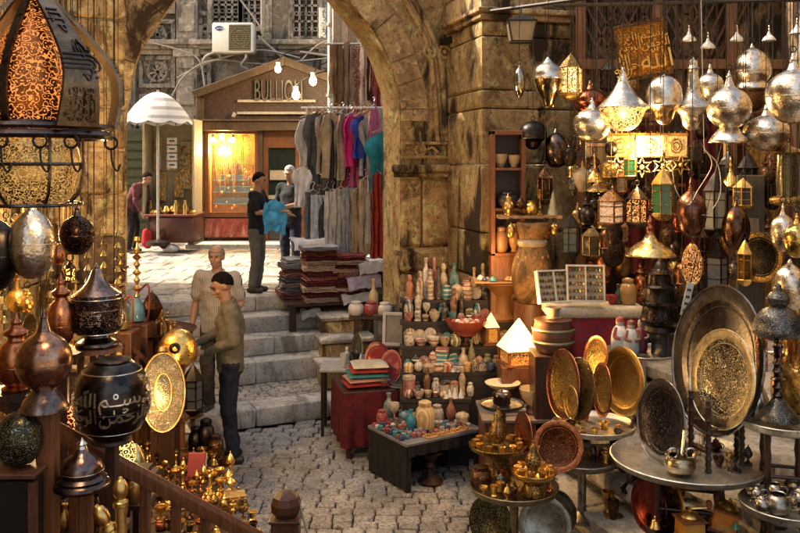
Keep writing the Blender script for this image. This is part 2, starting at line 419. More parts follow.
for i in range(3):
    s_=thing('side_step_block',['lowest stone block beside the main steps','middle stone block beside the main steps','highest stone block beside the main steps, under the cloth stall'][i],'stone block',UV(-.40+.13*i,.55+.34*i,.18),TH+radians(-8),'stone blocks at the side of the steps')
    m=MB(); h=.25+.2*i; m.blk((0,0,h/2),(.62,.36,h),.03,.01); m.build('riser_block',STONED,s_,smooth=50)
    m=MB(); m.blk((-.02,-.02,h+.028),(.68,.42,.05),.02,.006); m.build('tread_slab',STEPS_,s_,smooth=50)
# plaza sheet
def uvp(l): return [tuple(UV(u,v,z)) for u,v,z in l]
m=MB(); m.add(uvp([(-14,2.5,1.0),(2,2.5,1.0)])+[(14,12,1.0),(14,40,1.0),(-30,40,1.0),(-30,5,1.0)],[(0,1,2,3,4,5)])
struct(m.build('plaza_bed',plain((.2,.17,.13),.9),smooth=0))
m=MB(); 
y=10.6
while y<19:
    x=-9+R.uniform(0,.3)
    while x<5:
        wd=R.uniform(.45,.8); d=Vector((x+wd/2,y+.2))-C0
        if -d.x*US+d.y*UC>2.72: m.blk((x+wd/2,y+.22,.99),(wd-.012,.43,.07),.01,.004)
        x+=wd
    y+=.44
struct(m.build('plaza_paving',stone((.22,.20,.17),(.33,.305,.27),(.10,.085,.07),3.,.4,.7,.8),smooth=40))

# ---------------------------------------------------------------- the arch
front=[(127,420),(127,300),(127,200),(127,125),(130,98),(137,64),(149,40),(177,0),(205,-32),(235,-58),(264,-75),(292,-58),(322,-30),(346,0),(378,40),(393,78),(399,101),(400,150),(400,250),(400,430)]
inn=[toUV(*p) for p in front]; inn[0]=(inn[0][0],0); inn[-1]=(0,0)
crv=smooth_pts([(a,0,b) for a,b in inn[2:-2]],5); crv=[(p.x,p.z) for p in crv]
inn2=[inn[0]]+crv+[inn[-1]]
WH=5.7
arch=thing('arch_wall','tall golden stone wall pierced by the big pointed archway','arch',(C0.x,C0.y,0),TH)
m=MB(); m.prism([(-9,0)]+inn2+[(.74,0),(.74,WH),(-9,WH)],.45); m.build('wall',STONE,arch,smooth=0)
m=MB(); q0=ARCH.inverted()@V(-12,12.3,0); m.M=ARCH.inverted(); m.bb(-12,-5.1,6.,12.3,0,8.4); m.build('unseen_sun_blocker',STONE,arch,smooth=0)  # out-of-view block added to keep direct sun off the steps and jamb
# voussoir ring, 12 mm proud of the wall, each stone a wedge
m=MB(); n_=len(inn2); c_=[Vector(p) for p in inn2]
def off(i,d):
    a=c_[max(0,i-1)]; b=c_[min(n_-1,i+1)]; t_=(b-a).normalized(); return c_[i]+Vector((-t_.y,t_.x))*d
step=4
for i in range(4,n_-5,step):
    j=min(i+step,n_-5); idx=list(range(i,j+1)); jt=R.uniform(.0,.006)
    o=[tuple(off(q,.012)) for q in idx]+[tuple(off(q,.34)) for q in idx[::-1]]
    cx=sum(p[0] for p in o)/len(o); cz=sum(p[1] for p in o)/len(o)
    o=[(cx+(a-cx)*.965,cz+(b-cz)*.965) for a,b in o]
    m.prism(o,.03+jt,-.018-jt)
m.build('voussoir_ring',STONED,arch,smooth=30)
# carved rib in the spandrel with its two rosettes, plaque and impost ledge
m=MB()
for pts,r in (([(402,-4),(415,18),(425,38),(431,60),(434,90),(437,124),(438,141)],.035),([(411,-4),(424,18),(434,40),(441,64),(444,95),(446,141)],.035),([(406,-4),(419,18),(429,38),(436,62),(439,92),(441,124)],.02),([(449,-10),(449,60),(449,141)],.025)):
    m.tube([(u,-.0,z) for u,z in (toUV(*p) for p in pts)],r,6)
for q in ((429,52),(444,52)):
    u,z=toUV(*q); m.tube([(u+.07*cos(a*pi/6),-.02,z+.07*sin(a*pi/6)) for a in range(12)],.022,6,True); m.ball((u,-.02,z),.03,8,5)
u0,z0=toUV(401,158); u1,z1=toUV(449,142); 
m.ring([(u0,z0),(u1,z0),(u1,z1),(u0,z1)],[(u0+.04,z0+.03),(u1-.04,z0+.03),(u1-.04,z1-.03),(u0+.04,z1-.03)],.05,-.035)
um=(u0+u1)/2-.07; m.tube([(um+.06*cos(a*pi/6),-.02,(z0+z1)/2+.06*sin(a*pi/6)) for a in range(12)],.016,6,True)
for k in (-1,1): m.tube([(um+k*.07,-.015,(z0+z1)/2),(um+k*.15,-.015,(z0+z1)/2+.03),(um+k*.22,-.015,(z0+z1)/2-.02)],.014,5)
m.build('carved_moulding',STONE,arch)
m=MB(); m.blk((.33,-.06,2.66),(.84,.16,.09),.02); m.blk((.33,-.04,2.59),(.79,.12,.05),.015); m.build('impost_ledge',STONED,arch,smooth=50)
m=MB(); ys=[(-.02,.55),(.56,1.08),(1.09,1.5),(1.51,1.78),(1.79,2.55)]
for i,(a,b) in enumerate(ys):
    pr=[.11,.09,.05,.075,.05][i]; x=.0
    for wd in ([.74] if i in (3,) else [.42,.31] if i%2 else [.27,.46]):
        m.mat([1,1,0,0,0][i]).blk((x+wd/2+.002,-pr/2+.1,(a+b)/2),(wd-.014,pr+.2,b-a-.014),.026,.006); x+=wd
    x=-.012
m.mat(0).ring([(.04,1.56),(.70,1.56),(.70,1.74),(.04,1.74)],[(.07,1.585),(.67,1.585),(.67,1.715),(.07,1.715)],.03,-.095)
for k in range(9): m.tube([(.1+.065*k+.02*cos(a),-.08,1.65+.045*sin(a)) for a in (0,1.05,2.1,3.14,4.2,5.24)],.008,5,True)
m.build('pier_masonry',[STONE,STONER],arch,smooth=40)
m=MB(); z=.0; wl=inn[1][0]
hs=[.5,.42,.4,.25,.45,.4,.42,.4,.45,.4,.5,.5]
for i,h in enumerate(hs):
    x=wl-.86
    for wd in ([.5,.35] if i%2 else [.3,.55]):
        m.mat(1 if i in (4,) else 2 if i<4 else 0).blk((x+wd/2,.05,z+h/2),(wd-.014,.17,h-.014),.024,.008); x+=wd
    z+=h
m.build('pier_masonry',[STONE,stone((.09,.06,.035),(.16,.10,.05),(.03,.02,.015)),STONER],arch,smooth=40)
m=MB(); z=3.4
while z<WH:
    h=R.uniform(.38,.5); x=inn[-1][0]+.02 if z<3.5 else .36
    z+=h
# iron stub and dark stain block at the head of the corner
m.bb(.5,.7,-.25,-.02,4.05,4.12); m.ball((.6,-.25,4.085),.05,8,6); m.build('iron_bracket',IRON,arch)

# ---------------------------------------------------------------- the big square pier right of the arch
pier=thing('stone_pier','square golden ashlar pier with a moulded cornice beside the arch','pier')
pc=[(.54,9.55),(.82,8.5),(1.78,8.78),(1.78,9.55)]
m=MB(); zs=[0,.55,1.05,1.5,2.0,2.68,3.24,3.43,3.98,4.2]
def prismz(mb,poly,z0,z1,b=.012):
    cx=sum(p[0] for p in poly)/len(poly); cy=sum(p[1] for p in poly)/len(poly)
    sh=lambda d:[(x+(cx-x)*d*2,y+(cy-y)*d*2) for x,y in poly]
    n=len(poly); rings=[(sh(b),z0),(poly,z0+b),(poly,z1-b),(sh(b),z1)]
    vs=[(x,y,z) for pl,z in rings for x,y in pl]
    fs=[(r*n+i,r*n+(i+1)%n,r*n+n+(i+1)%n,r*n+n+i) for r in range(3) for i in range(n)]+[list(range(n))[::-1],[3*n+i for i in range(n)]]
    mb.add(vs,fs)
def split_lr(poly,t):
    A,B,Cc,D=poly; L=lambda p,q,s:(p[0]+(q[0]-p[0])*s,p[1]+(q[1]-p[1])*s)
    return [A,B,L(B,Cc,t),L(A,D,t)],[L(A,D,t+.006),L(B,Cc,t+.006),Cc,D]
zs=[0,.5,1.02,1.55,2.02,2.70,3.27,3.46,4.0,4.16]
for i in range(len(zs)-1):
    a_,b_=split_lr(pc,[.45,.7,.55,.8,.35,.62,.5,.7,.4][i])
    for q in (a_,b_): m.mat(1 if i<3 else 0); prismz(m,q,zs[i]+.006,zs[i+1]-.006,.022)
m.build('masonry',[STONE,STONER],pier,smooth=35)
m=MB()
for d,z0,z1 in ((.05,4.16,4.22),(.1,4.22,4.27),(.03,4.27,4.5)):
    prismz(m,[(.54-d,9.55),(.82-d*.4,8.5-d),(1.78+d,8.78-d),(1.78+d,9.55)],z0,z1,.01)
m.build('cornice',STONED,pier,smooth=35)
m=MB(); prismz(m,[(.5,9.55),(.8,8.6),(1.8,8.85),(1.8,9.55)],4.5,WH); m.build('upper_wall',STONED,pier,smooth=35)

# ---------------------------------------------------------------- right shop: wall with a dark opening, room behind, upper timber
shop=thing('lantern_shop','old stone shop front whose dark room is hung with lanterns','shop')
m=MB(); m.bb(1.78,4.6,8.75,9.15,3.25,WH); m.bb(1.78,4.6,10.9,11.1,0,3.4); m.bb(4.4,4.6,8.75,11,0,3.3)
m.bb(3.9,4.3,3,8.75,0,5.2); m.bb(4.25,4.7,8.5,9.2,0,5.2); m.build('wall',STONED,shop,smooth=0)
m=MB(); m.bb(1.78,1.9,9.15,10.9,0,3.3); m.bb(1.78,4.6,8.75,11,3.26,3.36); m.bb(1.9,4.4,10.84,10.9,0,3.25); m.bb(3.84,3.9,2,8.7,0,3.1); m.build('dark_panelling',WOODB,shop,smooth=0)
m=MB()
for x in (1.84,2.62,3.38,4.14): m.bb(x-.05,x+.05,8.64,8.76,.9,4.5)
for z in (3.28,3.72,4.45): m.bb(1.8,4.2,8.60,8.74,z-.05,z+.05)
for x in (2.05,2.3,2.85,3.1,3.6,3.85): m.bb(x-.03,x+.03,8.66,8.74,3.33,3.67)
m.parts('timber_frame',wood((.12,.05,.022),(.24,.11,.045)),shop,smooth=0,bevel=.006)
m=MB()
for x0 in (1.95,2.72):
    for k in range(6):
        for s_ in (-1,1): m.box((0,0,0),(.0,.0,.0)) if 0 else m.tube([(x0+.11*k,8.70,3.80),(x0+.11*k+s_*.3,8.70,4.4)],.016,4)
m.build('lattice',WOODD,shop,smooth=0)
m=MB()
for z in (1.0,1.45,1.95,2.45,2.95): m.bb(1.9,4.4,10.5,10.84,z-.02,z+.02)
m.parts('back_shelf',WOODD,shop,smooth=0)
# hanging rods: long iron rails carried by the walls
rail=thing('hanging_rail','long dark iron rails overhead that the silver lanterns hang from','rail')
m=MB(); m.tube([(.9,8.4,4.22),(4.2,5.0,4.10)],.018,6); m.tube([(1.0,8.2,4.3),(3.95,7.4,4.26)],.016,6); m.parts('rod',IRON,rail)
m=MB(); m.tube([(1.2,6.4,3.98),(4.0,5.6,3.94)],.016,6);m.tube([(1.3,7.2,4.05),(4.0,6.6,4.0)],.016,6);m.parts('rod',IRON,rail)
# left wall
lw=thing('side_wall','high golden stone wall behind the copper lanterns on the stair side','wall')
m=MB(); m.bb(-3.75,-3.15,-4,8.1,0,9.2); m.build('wall',STONE,lw,smooth=0)
m=MB(); z=.0
while z<5:
    h=R.uniform(.36,.46); y=1.5-R.uniform(0,.4)
    while y<7.9:
        L=R.uniform(.5,.9); m.blk((-3.14,y+L/2,z+h/2),(.06,L-.016,h-.016),.02,.008); y+=L
    z+=h
m.build('ashlar_facing',STONE,lw,smooth=35)
# ---------------------------------------------------------------- far facade across the square
YB=18.7
def X(px,Y): return (px-400)*Y/F
def Z(py,Y): return H-(py-YH)*Y/F
fac=thing('old_mansion','grey carved stone mansion with latticed windows behind the jewellery shop','building',(0,YB,0))
m=MB(); m.bb(-22,8,0,1,0,13); m.build('wall',GREYST,fac,smooth=0)
carv=stone((.20,.18,.15),(.36,.33,.28),(.05,.043,.036),9.,1.,.9,.9)
m=MB()
for a,b in ((88,104),(128,137),(178,199),(262,273),(322,334),(372,386)):
    x0,x1=X(a,YB),X(b,YB); m.bb(x0,x1,-.16,.05,1,9); m.bb(x0-.06,x1+.06,-.22,.05,Z(58,YB),Z(48,YB)); m.bb(x0-.05,x1+.05,-.2,.05,Z(150,YB),Z(140,YB))
    for k in range(9): m.bb(x0+.05,x1-.05,-.19,-.15,1.6+.8*k,2.2+.8*k)
m.build('pilaster',GREYST,fac,smooth=0,bevel=.02)
m=MB()
for z,d in ((Z(53,YB),.14),(Z(48,YB),.22),(Z(44,YB),.30)): m.bb(-22,8,-d,.05,z-.05,z+.06)
for z,d in ((Z(-60,YB),.2),(Z(-66,YB),.32)): m.bb(-22,8,-d,.05,z-.06,z+.07)
m.build('cornice',GREYST,fac,smooth=0,bevel=.015)
for (a,b,y0,y1) in ((140,176,20,50),(140,176,56,88),(140,176,94,135),(140,176,-30,14),(199,212,12,46),(199,212,58,90),(334,372,58,100)):
    m=MB(); x0,x1,z0,z1=X(a,YB),X(b,YB),Z(y1,YB),Z(y0,YB)
    o=[(x0,z0),(x1,z0),(x1,z1),(x0,z1)]; i_=[(x0+.09,z0+.09),(x1-.09,z0+.09),(x1-.09,z1-.09),(x0+.09,z1-.09)]
    m.ring(o,i_,.1,-.08); cx,cz=(x0+x1)/2,(z0+z1)/2; r=min(x1-x0,z1-z0)*.3
    m.tube([(cx+r*cos(q*pi/8),-.03,cz+r*sin(q*pi/8)) for q in range(16)],.035,5,True)
    for q in range(8): m.tube([(cx,-.02,cz),(cx+r*1.5*cos(q*pi/4+.2),-.02,cz+r*1.5*sin(q*pi/4+.2))],.028,4)
    for q in range(4): m.tube([(cx+r*.5+r*.5*cos(p*pi/4),-.02,cz+(q-1.5)*r*.4+r*.3*sin(p*pi/4)) for p in range(8)],.02,4,True)
    m.build('carved_panel',carv,fac)
def lattice_window(a,b,y0,y1,Y,par,nx=4,nz=5):
    x0,x1,z0,z1=X(a,Y),X(b,Y),Z(y1,Y),Z(y0,Y); m=MB()
    o=[(x0-.1,z0-.1),(x1+.1,z0-.1),(x1+.1,z1+.1),(x0-.1,z1+.1)]; m.ring(o,[(x0,z0),(x1,z0),(x1,z1),(x0,z1)],.22,-.2)
    wd=m.build('window',GREYST,par,smooth=0)
    m=MB(); m.bb(x0,x1,-.02,.02,z0,z1); m.build('pane',plain((.03,.027,.024),.25),wd,smooth=0)
    m=MB()
    for i in range(nx+1): xx=lerp(x0,x1,i/nx); m.tube([(xx,-.12,z0),(xx,-.12,z1)],.03,4)
    for i in range(nz+1): z_=lerp(z0,z1,i/nz); m.tube([(x0,-.12,z_),(x1,-.12,z_)],.03,4)
    for i in range(nx):
        for j in range(nz):
            cx,cz=lerp(x0,x1,(i+.5)/nx),lerp(z0,z1,(j+.5)/nz); r=(x1-x0)/nx*.32
            m.tube([(cx+r*cos(q*pi/3),-.12,cz+r*sin(q*pi/3)) for q in range(6)],.014,4,True)
    m.build('lattice',carv,wd,smooth=0)
lattice_window(214,240,-30,30,YB,fac); lattice_window(294,319,-40,38,YB,fac); lattice_window(244,262,-40,28,YB,fac,3,5)
lattice_window(340,366,-40,36,YB,fac)
# cables and conduits on the mansion
cb=thing('cable_run','tangled grey pipes and cables slung across the carved mansion front','cable')
m=MB()
for pts,r in (([(258,36),(276,52),(290,62)],.035),([(236,-6),(262,30),(258,40)],.02),([(177,78),(200,66),(230,56),(262,50),(300,58)],.02),([(172,96),(186,74),(214,60),(262,64),(330,58)],.018),([(140,40),(180,50),(199,60),(205,85)],.018),([(300,52),(330,56)],.03),([(262,-5),(262,34)],.03),([(205,86),(203,60),(216,52)],.03),([(300,62),(316,46),(330,40)],.02)):
    m.tube(smooth_pts([P(x,y,18.25-.02*i) for i,(x,y) in enumerate(pts)],4),r,5)
m.build('cable',plain((.30,.28,.25),.6),cb)
# air conditioner
t=thing('air_conditioner','boxy white air conditioner with a dark grille on the mansion wall','air conditioner',P(234.5,39,18.2)); s=18.2/F
m=MB(); m.blk((0,0,0),(41*s,.42,30*s),.03); m.build('housing',plain((.62,.63,.60),.4,0.,.15),t,smooth=50)
m=MB(); m.bb(-3.5*s,18*s,-.225,-.212,-13*s,12.5*s); m.build('fan_opening',plain((.05,.047,.03),.5),t,smooth=0)
m=MB()
for k in range(12): zz_=lerp(-12*s,11.5*s,k/11); m.bb(-3.3*s,17.8*s,-.235,-.228,zz_-.008,zz_+.008)
for q in range(3): m.tube([(7.2*s+.07*(q+1)*cos(a*pi/10),-.24,.0+.07*(q+1)*sin(a*pi/10)) for a in range(20)],.008,4,True)
m.build('grille',plain((.20,.17,.09),.5),t,smooth=0)
m=MB(); m.at((-13*s,-.213,9*s),pi/2,sc=(1,.55,1)).lathe([(0,0),(4.4*s,0),(4.4*s,.008),(0,.01)],20); bd=m.build('badge',plain((.02,.06,.22),.4),t,smooth=0)
m=MB().at((-13*s,-.226,9*s)); m.textm('Carrier',.075,.003); m.build('lettering',plain((.8,.82,.85),.5),bd,smooth=0)
m=MB()
for x in (-14*s,13*s): m.tube([(x,.2,-15.5*s),(x,-.24,-15.5*s),(x,.25,-24*s)],.025,4)
m.tube(smooth_pts([(12*s,-.1,-14*s),(13*s,-.2,-20*s),(8*s,-.15,-27*s),(14*s,-.1,-31*s)],4),.03,5); m.parts('bracket',plain((.35,.33,.3),.5),t,smooth=0)
# white street sign
t=thing('wall_sign','small white upright sign with dark writing high on the mansion','sign',P(322.5,23,18.3)); s=18.3/F
m=MB(); m.blk((0,0,0),(7*s,.06,31*s),.01); m.build('board',plain((.70,.70,.66),.5),t)
m=MB().at((0,-.035,0),0,radians(-90),0); m.textm('\uFEF5\u0646\u0648\u062A \u0633\u0648\u0642',.13,.003); m.build('lettering',plain((.03,.03,.03),.6),t,smooth=0)
# ---------------------------------------------------------------- jewellery shop
YS=17.6; s=YS/F
js=thing('jewellery_shop','gabled jewellery shop with a glowing gold window and red marble base','shop',(0,YS,0))
GB=wood((.04,.021,.008),(.095,.054,.02),.5)
x0,x1=X(197,YS),X(205,YS); xr=X(372,YS); 
m=MB(); m.bb(x0,x1,-.1,.25,1.02,Z(98,YS)); m.bb(xr-.17,xr,-.1,.25,1.02,Z(98,YS)); m.bb(X(258,YS),X(263,YS),-.06,.2,1.02,Z(131,YS)); m.parts('post',GB,js,smooth=0,bevel=.015)
m=MB(); m.bb(x0-.06,xr+.06,-.2,.25,Z(131,YS),Z(122,YS)); m.bb(x0-.1,xr+.1,-.25,.25,Z(122,YS)+.002,Z(120,YS)); m.build('fascia_beam',GB,js,smooth=0,bevel=.012)
ap=(X(286,YS),Z(58,YS)); el=(X(198,YS),Z(97,YS)); er=(X(372,YS),Z(97,YS))
m=MB(); th=.17
m.prism([(el[0],el[1]-th*.2),(ap[0],ap[1]-th),(ap[0],ap[1]),(el[0]-.1,el[1]+.1)],.3,-.22); m.prism([(er[0],er[1]-th*.2),(ap[0],ap[1]-th),(ap[0],ap[1]),(er[0]+.1,er[1]+.1)],.302,-.221)
m.parts('gable_rafter',GB,js,smooth=0,bevel=.012)
m=MB(); m.prism([(x0+.05,Z(121,YS)),(xr-.05,Z(121,YS)),(xr-.05,el[1]-.02),(ap[0],ap[1]-.15),(x0+.05,el[1]-.02)],.1,.02)
n=N('sign_panel'); d=n.voro(9.,'F1',.25,6.); e=n.ramp(n.math('SINE',n.math('MULTIPLY',d,16.)),[(.3,0.),(.7,1.)]); n.bump(e,.8,.03)
sp=m.build('sign_panel',n.fin(n.mix(e,(.05,.024,.012),n.mix(n.noise(6),(.05,.022,.011),(.13,.065,.034))),.6,0.),js,smooth=0)
m=MB().at((X(279,YS),-.03,Z(92,YS)),sc=(.62,1,1.55)); m.textm('BULLION',.40,.05); m.build('lettering',plain((.15,.125,.095),.4,.5),sp,smooth=0,bevel=.012)
m=MB(); m.bb(X(238,YS),X(316,YS),-.1,.02,Z(114.5,YS),Z(112,YS)); m.bb(X(238,YS),X(316,YS),-.06,.02,Z(101,YS)-.03,Z(100,YS)); m.tube([(X(236,YS),-.1,Z(113,YS)),(X(234,YS),-.1,Z(117,YS))],.04,5); m.build('ledge',plain((.40,.33,.23),.5),sp,smooth=0)
# window
MARB=stone((.15,.03,.022),(.25,.06,.042),(.62,.42,.34),5.,.1,.3,.35)
m=MB(); m.bb(x1+.0,X(258,YS),-.02,.22,1.2,Z(218,YS)); m.bb(X(263,YS),xr-.17,.3,.4,1.05,Z(218,YS)); m.parts('marble_base',MARB,js,smooth=0,bevel=.01)
m=MB(); a,b,c,d=x1,X(258,YS),Z(217,YS),Z(131,YS)
o=[(a,c),(b,c),(b,d),(a,d)]; m.ring(o,[(a+.08,c+.1),(b-.06,c+.1),(b-.06,d-.06),(a+.08,d-.06)],.16,-.04); wf=m.build('display_window',WOODR,js,smooth=0)
m=MB(); m.bb(a,b,.75,.8,c,d); m.bb(a-.02,a,.1,.8,c,d); m.bb(b,b+.02,.1,.8,c,d); m.bb(a,b,.1,.8,c-.03,c); m.bb(a,b,.1,.8,d,d+.03); m.build('backing',plain((.55,.30,.07),.5),wf,smooth=0)
m=MB(); m.bb(a+.08,b-.06,.06,.066,c+.1,d-.06); m.build('pane',glass((.9,.85,.7),.03,.06),wf,smooth=0)
m=MB()
for k in range(26):
    xx=lerp(a+.1,b-.08,(k+.5)/26); L=R.uniform(.5,1.35); z1_=d-.05-R.uniform(0,.15)
    m.tube([(xx-.02,.55+R.uniform(-.1,.1),z1_),(xx,.5,z1_-L*.6),(xx+.015,.5,z1_-L),(xx+.03,.52,z1_-L*.6),(xx+.03,.55,z1_)],.011,4)
struct(m.build('gold_chain',GOLD,wf),'stuff')
m=MB()
for k in range(4):
    zc=c+.25+.25*k; m.bb(a+.05,b-.05,.55,.72,zc-.01,zc+.01)
    for q in range(9): m.at((lerp(a+.15,b-.15,q/8),.6,zc+.07),.3).bb(-.05,.05,-.02,.02,-.05,.05).at()
struct(m.build('ring_tray',plain((.10,.22,.38),.5),wf,smooth=0),'stuff')
m=MB()
for k in range(22): m.ball((R.uniform(a+.15,b-.15),R.uniform(.35,.6),c+R.uniform(.12,1.0)),R.uniform(.02,.05),8,5)
struct(m.build('trinket',BRASS,wf),'stuff')
for px,py in ((213,140),(233,140),(222,137)):
    t=thing('window_bulb',{213:'bright bulb at the top corner of the gold shop window',233:'bright bulb above the middle of the gold shop window',222:'small bulb between the two larger ones in the gold window'}[px],'bulb',P(px,py,YS+.3),0,'bulbs in the gold window')
    m=MB(); m.ball((0,0,0),.055,10,6); m.build('bulb',lit((1,.75,.35),25),t); m=MB(); m.tube([(0,0,.05),(0,0,.12)],.03,8); m.build('socket',BLACKM,t)
lamp('window_light',P(222,150,YS+.35),70,(1,.6,.2)); 
# door
a,b,c,d=X(263,YS),X(300,YS),1.04,Z(131,YS)
m=MB(); m.ring([(a,c),(b,c),(b,d),(a,d)],[(a+.1,c+.08),(b-.1,c+.08),(b-.1,d-.35),(a+.1,d-.35)],.14,.05); dr=m.build('door',WOODR,js,smooth=0,bevel=.01)
m=MB(); m.bb(a+.1,b-.1,.12,.135,c+.08,d-.35); m.build('pane',plain((.02,.03,.025),.08),dr,smooth=0)
m=MB(); m.bb(a+.1,b-.1,.07,.15,c+.95,c+1.03); m.bb((a+b)/2-.25,(a+b)/2+.25,.06,.1,c+1.35,c+1.55); m.parts('rail',plain((.45,.36,.24),.5),dr,smooth=0)
m=MB(); m.ring([(b,c),(xr-.17,c),(xr-.17,d),(b,d)],[(b+.12,c+.5),(xr-.3,c+.5),(xr-.3,d-.1),(b+.12,d-.1)],.14,.05); m.bb(b+.1,xr-.3,.14,.17,c+.5,d-.1); m.build('side_panel',WOODR,js,smooth=0,bevel=.01)
m=MB(); m.blk(((x0+xr)/2,-.25,1.07),(xr-x0+.2,.8,.12),.02); m.build('doorstep',STEPS_,js)
m=MB(); m.bb(x0,xr,.82,1.0,1,Z(97,YS)); m.build('back_wall',WOODB,js,smooth=0)
# hanging bulbs
for px,py,Y,r in ((278,69,16.9,.075),(313,81,16.5,.09),(296,95,16.3,.09)):
    t=thing('hanging_bulb',{278:'lit bare bulb under the peak of the shop gable',313:'lit bare bulb in front of the right gable slope',296:'lit bare bulb hanging across the shop lettering'}[px],'bulb',P(px,py,Y),0,'bare bulbs strung in front of the shop gable')
    m=MB(); m.ball((0,0,0),(r*.8,r*.8,r),12,8); m.build('bulb',lit((1,.78,.45),22),t)
    m=MB(); m.tube([(0,0,r*.8),(0,0,r*1.8)],.045,8); m.build('socket',plain((.6,.58,.5),.5),t)
    m=MB(); m.tube(smooth_pts([(0,0,r*1.7),(.1,.1,.3),(.3,.5,.45),(.6,1.2,.62)],4),.012,5); m.build('cable',IRON,t)
lamp('bulb_light',P(296,90,16.1),45,(1,.72,.38),.1)
# white downpipe
t=thing('downpipe','tall white pipe standing beside the hanging clothes','pipe',P(330.5,110,13.2))
m=MB(); m.tube([(0,0,-1.4),(0,0,4)],.045,10); m.build('pipe',plain((.66,.60,.48),.5),t); m=MB()
for z in (.2,1.3,2.4): m.lathe([(.06,z),(.065,z+.02),(.06,z+.05)],12)
m.parts('collar',plain((.4,.37,.3),.5),t)
# ---------------------------------------------------------------- left stall, chest, umbrella
YT=16.6; s=YT/F
st=thing('jewellery_stall','cream display booth crowded with brass trinkets under the umbrella','stall',P(172,215,YT))
CREAM=plain((.50,.42,.26),.6)
m=MB(); m.bb(-24*s,25*s,.3,.36,-.02,92*s); m.bb(-25*s,-23*s,-.3,.36,-.02,92*s); m.bb(24*s,26*s,-.3,.36,-.02,92*s); m.bb(-25*s,26*s,-.32,.36,92*s,95*s); m.build('booth',CREAM,st,smooth=0)
m=MB(); m.bb(-24.5*s,25.5*s,-.35,.3,-.04,0); m.build('counter',plain((.42,.38,.30),.5),st,smooth=0)
for (cx,cz,w_,h_) in ((-18,62,8,34),(-4,60,10,30),(14,50,18,48),(4,30,10,26),(-14,28,10,30)):
    m=MB().at((cx*s,.24,cz*s),-.08); m.blk((0,0,0),(w_*s,.03,h_*s),.01); bd=m.build('display_board',plain((.62,.55,.36),.6),st,smooth=0)
    m=MB().at((cx*s,.2,cz*s),-.08)
    for k in range(int(w_*h_/9)):
        a,b=R.uniform(-w_/2+1,w_/2-1)*s,R.uniform(-h_/2+1,h_/2-1)*s; m.ball((a,.0,b),(.025,.012,R.uniform(.02,.05)),6,4)
    struct(m.build('trinket',BRASS,bd),'stuff')
for i,py in enumerate((141,149,157,165)):
    q=thing('price_card',['topmost white card with a dark slot on the stall board','second white slotted card from the top','third white slotted card from the top','lowest white slotted card of the column'][i],'card',P(172,py,YT-.1),0,'white slotted cards on the stall board')
    m=MB(); m.bb(-5*s,5*s,0,.02,-3.3*s,3.3*s); m.build('card',plain((.72,.70,.62),.6),q,smooth=0); m=MB(); m.bb(-2.6*s,2.6*s,-.006,0,-.6*s,.7*s); m.build('slot',plain((.03,.03,.03),.6),q,smooth=0)
for k in range(14):
    c_=R.choice(['slim','squat','round']); pr={'slim':[(0,0),(.05,0),(.03,.06),(.05,.16),(.02,.24),(.03,.28),(0,.28)],'squat':[(0,0),(.08,0),(.09,.06),(.05,.1),(0,.11)],'round':[(0,0),(.04,0),(.07,.07),(.05,.13),(.03,.17),(0,.17)]}[c_]
    o=MB().lathe(pr,12).build('trinket_pot',BRASS if k%3 else BRASSE,None,loc=P(151+3.1*k,215,YT-.2-.1*(k%3)))
    tag(o,f'{c_} brass pot on the booth counter under the umbrella','pot',f'{c_} brass pots on the booth counter')
t=thing('wooden_chest','dark red wooden chest below the trinket booth','chest',P(174,243,YT-.1)); 
m=MB(); m.blk((2*s,0,14.5*s),(44*s,.8,25*s),.02); m.build('chest_body',plain((.10,.03,.02),.5,0.,.5),t,smooth=50)
m=MB(); m.blk((1*s,0,28.4*s),(48*s,.9,2.4*s),.015); m.build('top',plain((.15,.03,.02),.5),t); m=MB()
for x in (-18,22): m.bb(x*s-.06,x*s+.06,-.42,.4,0,2.2*s)
m.bb(-19.5*s,-18.3*s,-.42,-.4,2*s,27*s); m.parts('leg',WOODB,t,smooth=0)
t=thing('parasol','white striped market parasol open above the trinket booth','umbrella',P(158,245,15.8)); s=15.8/F
n_=10
def um(u,v):
    a=u*2*pi; r=v*34*s; dip=.07*abs(sin(a*n_/2))*v; z=(153-27*v*v-3*v)*s-dip*.0+.05*abs(cos(a*n_/2))*-v*v
    return (r*cos(a)*(1-dip*.3),r*sin(a)*(1-dip*.3),z)
n=N('parasol_cloth'); 
gx=n.new('ShaderNodeSeparateXYZ'); n.ln(n.new('ShaderNodeTexCoord').outputs['Object'],gx.inputs[0])
n.fin(n.mix(n.ramp(n.math('SINE',n.math('MULTIPLY',gx.outputs[2],38.)),[(.3,0.),(.5,1.)]),(.50,.49,.47),(.28,.265,.25)),.8,0.)
m=MB(); m.sheet(um,60,8,.006); cn=m.build('canopy',n.m,t,smooth=30)
m=MB()
for k in range(n_): m.tube([um(k/n_,v_)[:2]+(um(k/n_,v_)[2]-.02,) for v_ in (.02,.5,.98)],.008,4)
m.parts('rib',IRON,cn); m=MB(); m.tube([(0,0,0),(0,0,155*s)],.025,8); m.build('pole',plain((.5,.48,.42),.4,.5),t); m=MB(); m.lathe([(0,0),(.22,0),(.22,.06),(.05,.1),(0,.1)],16); m.build('base',IRON,t)
# dark green growth behind the stall
t=thing('shadowed_doorway','dark green shuttered doorway behind the booth','doorway',P(140,245,18.3))
m=MB(); m.bb(-.45,.35,0,.1,0,2.5); m.build('shutter',plain((.035,.045,.018),.6),t,smooth=0,bevel=.01); m=MB()
for k in range(12): m.bb(-.42,.32,-.02,0,.15+.19*k,.28+.19*k)
m.build('louvre',plain((.045,.055,.02),.6),t,smooth=0)
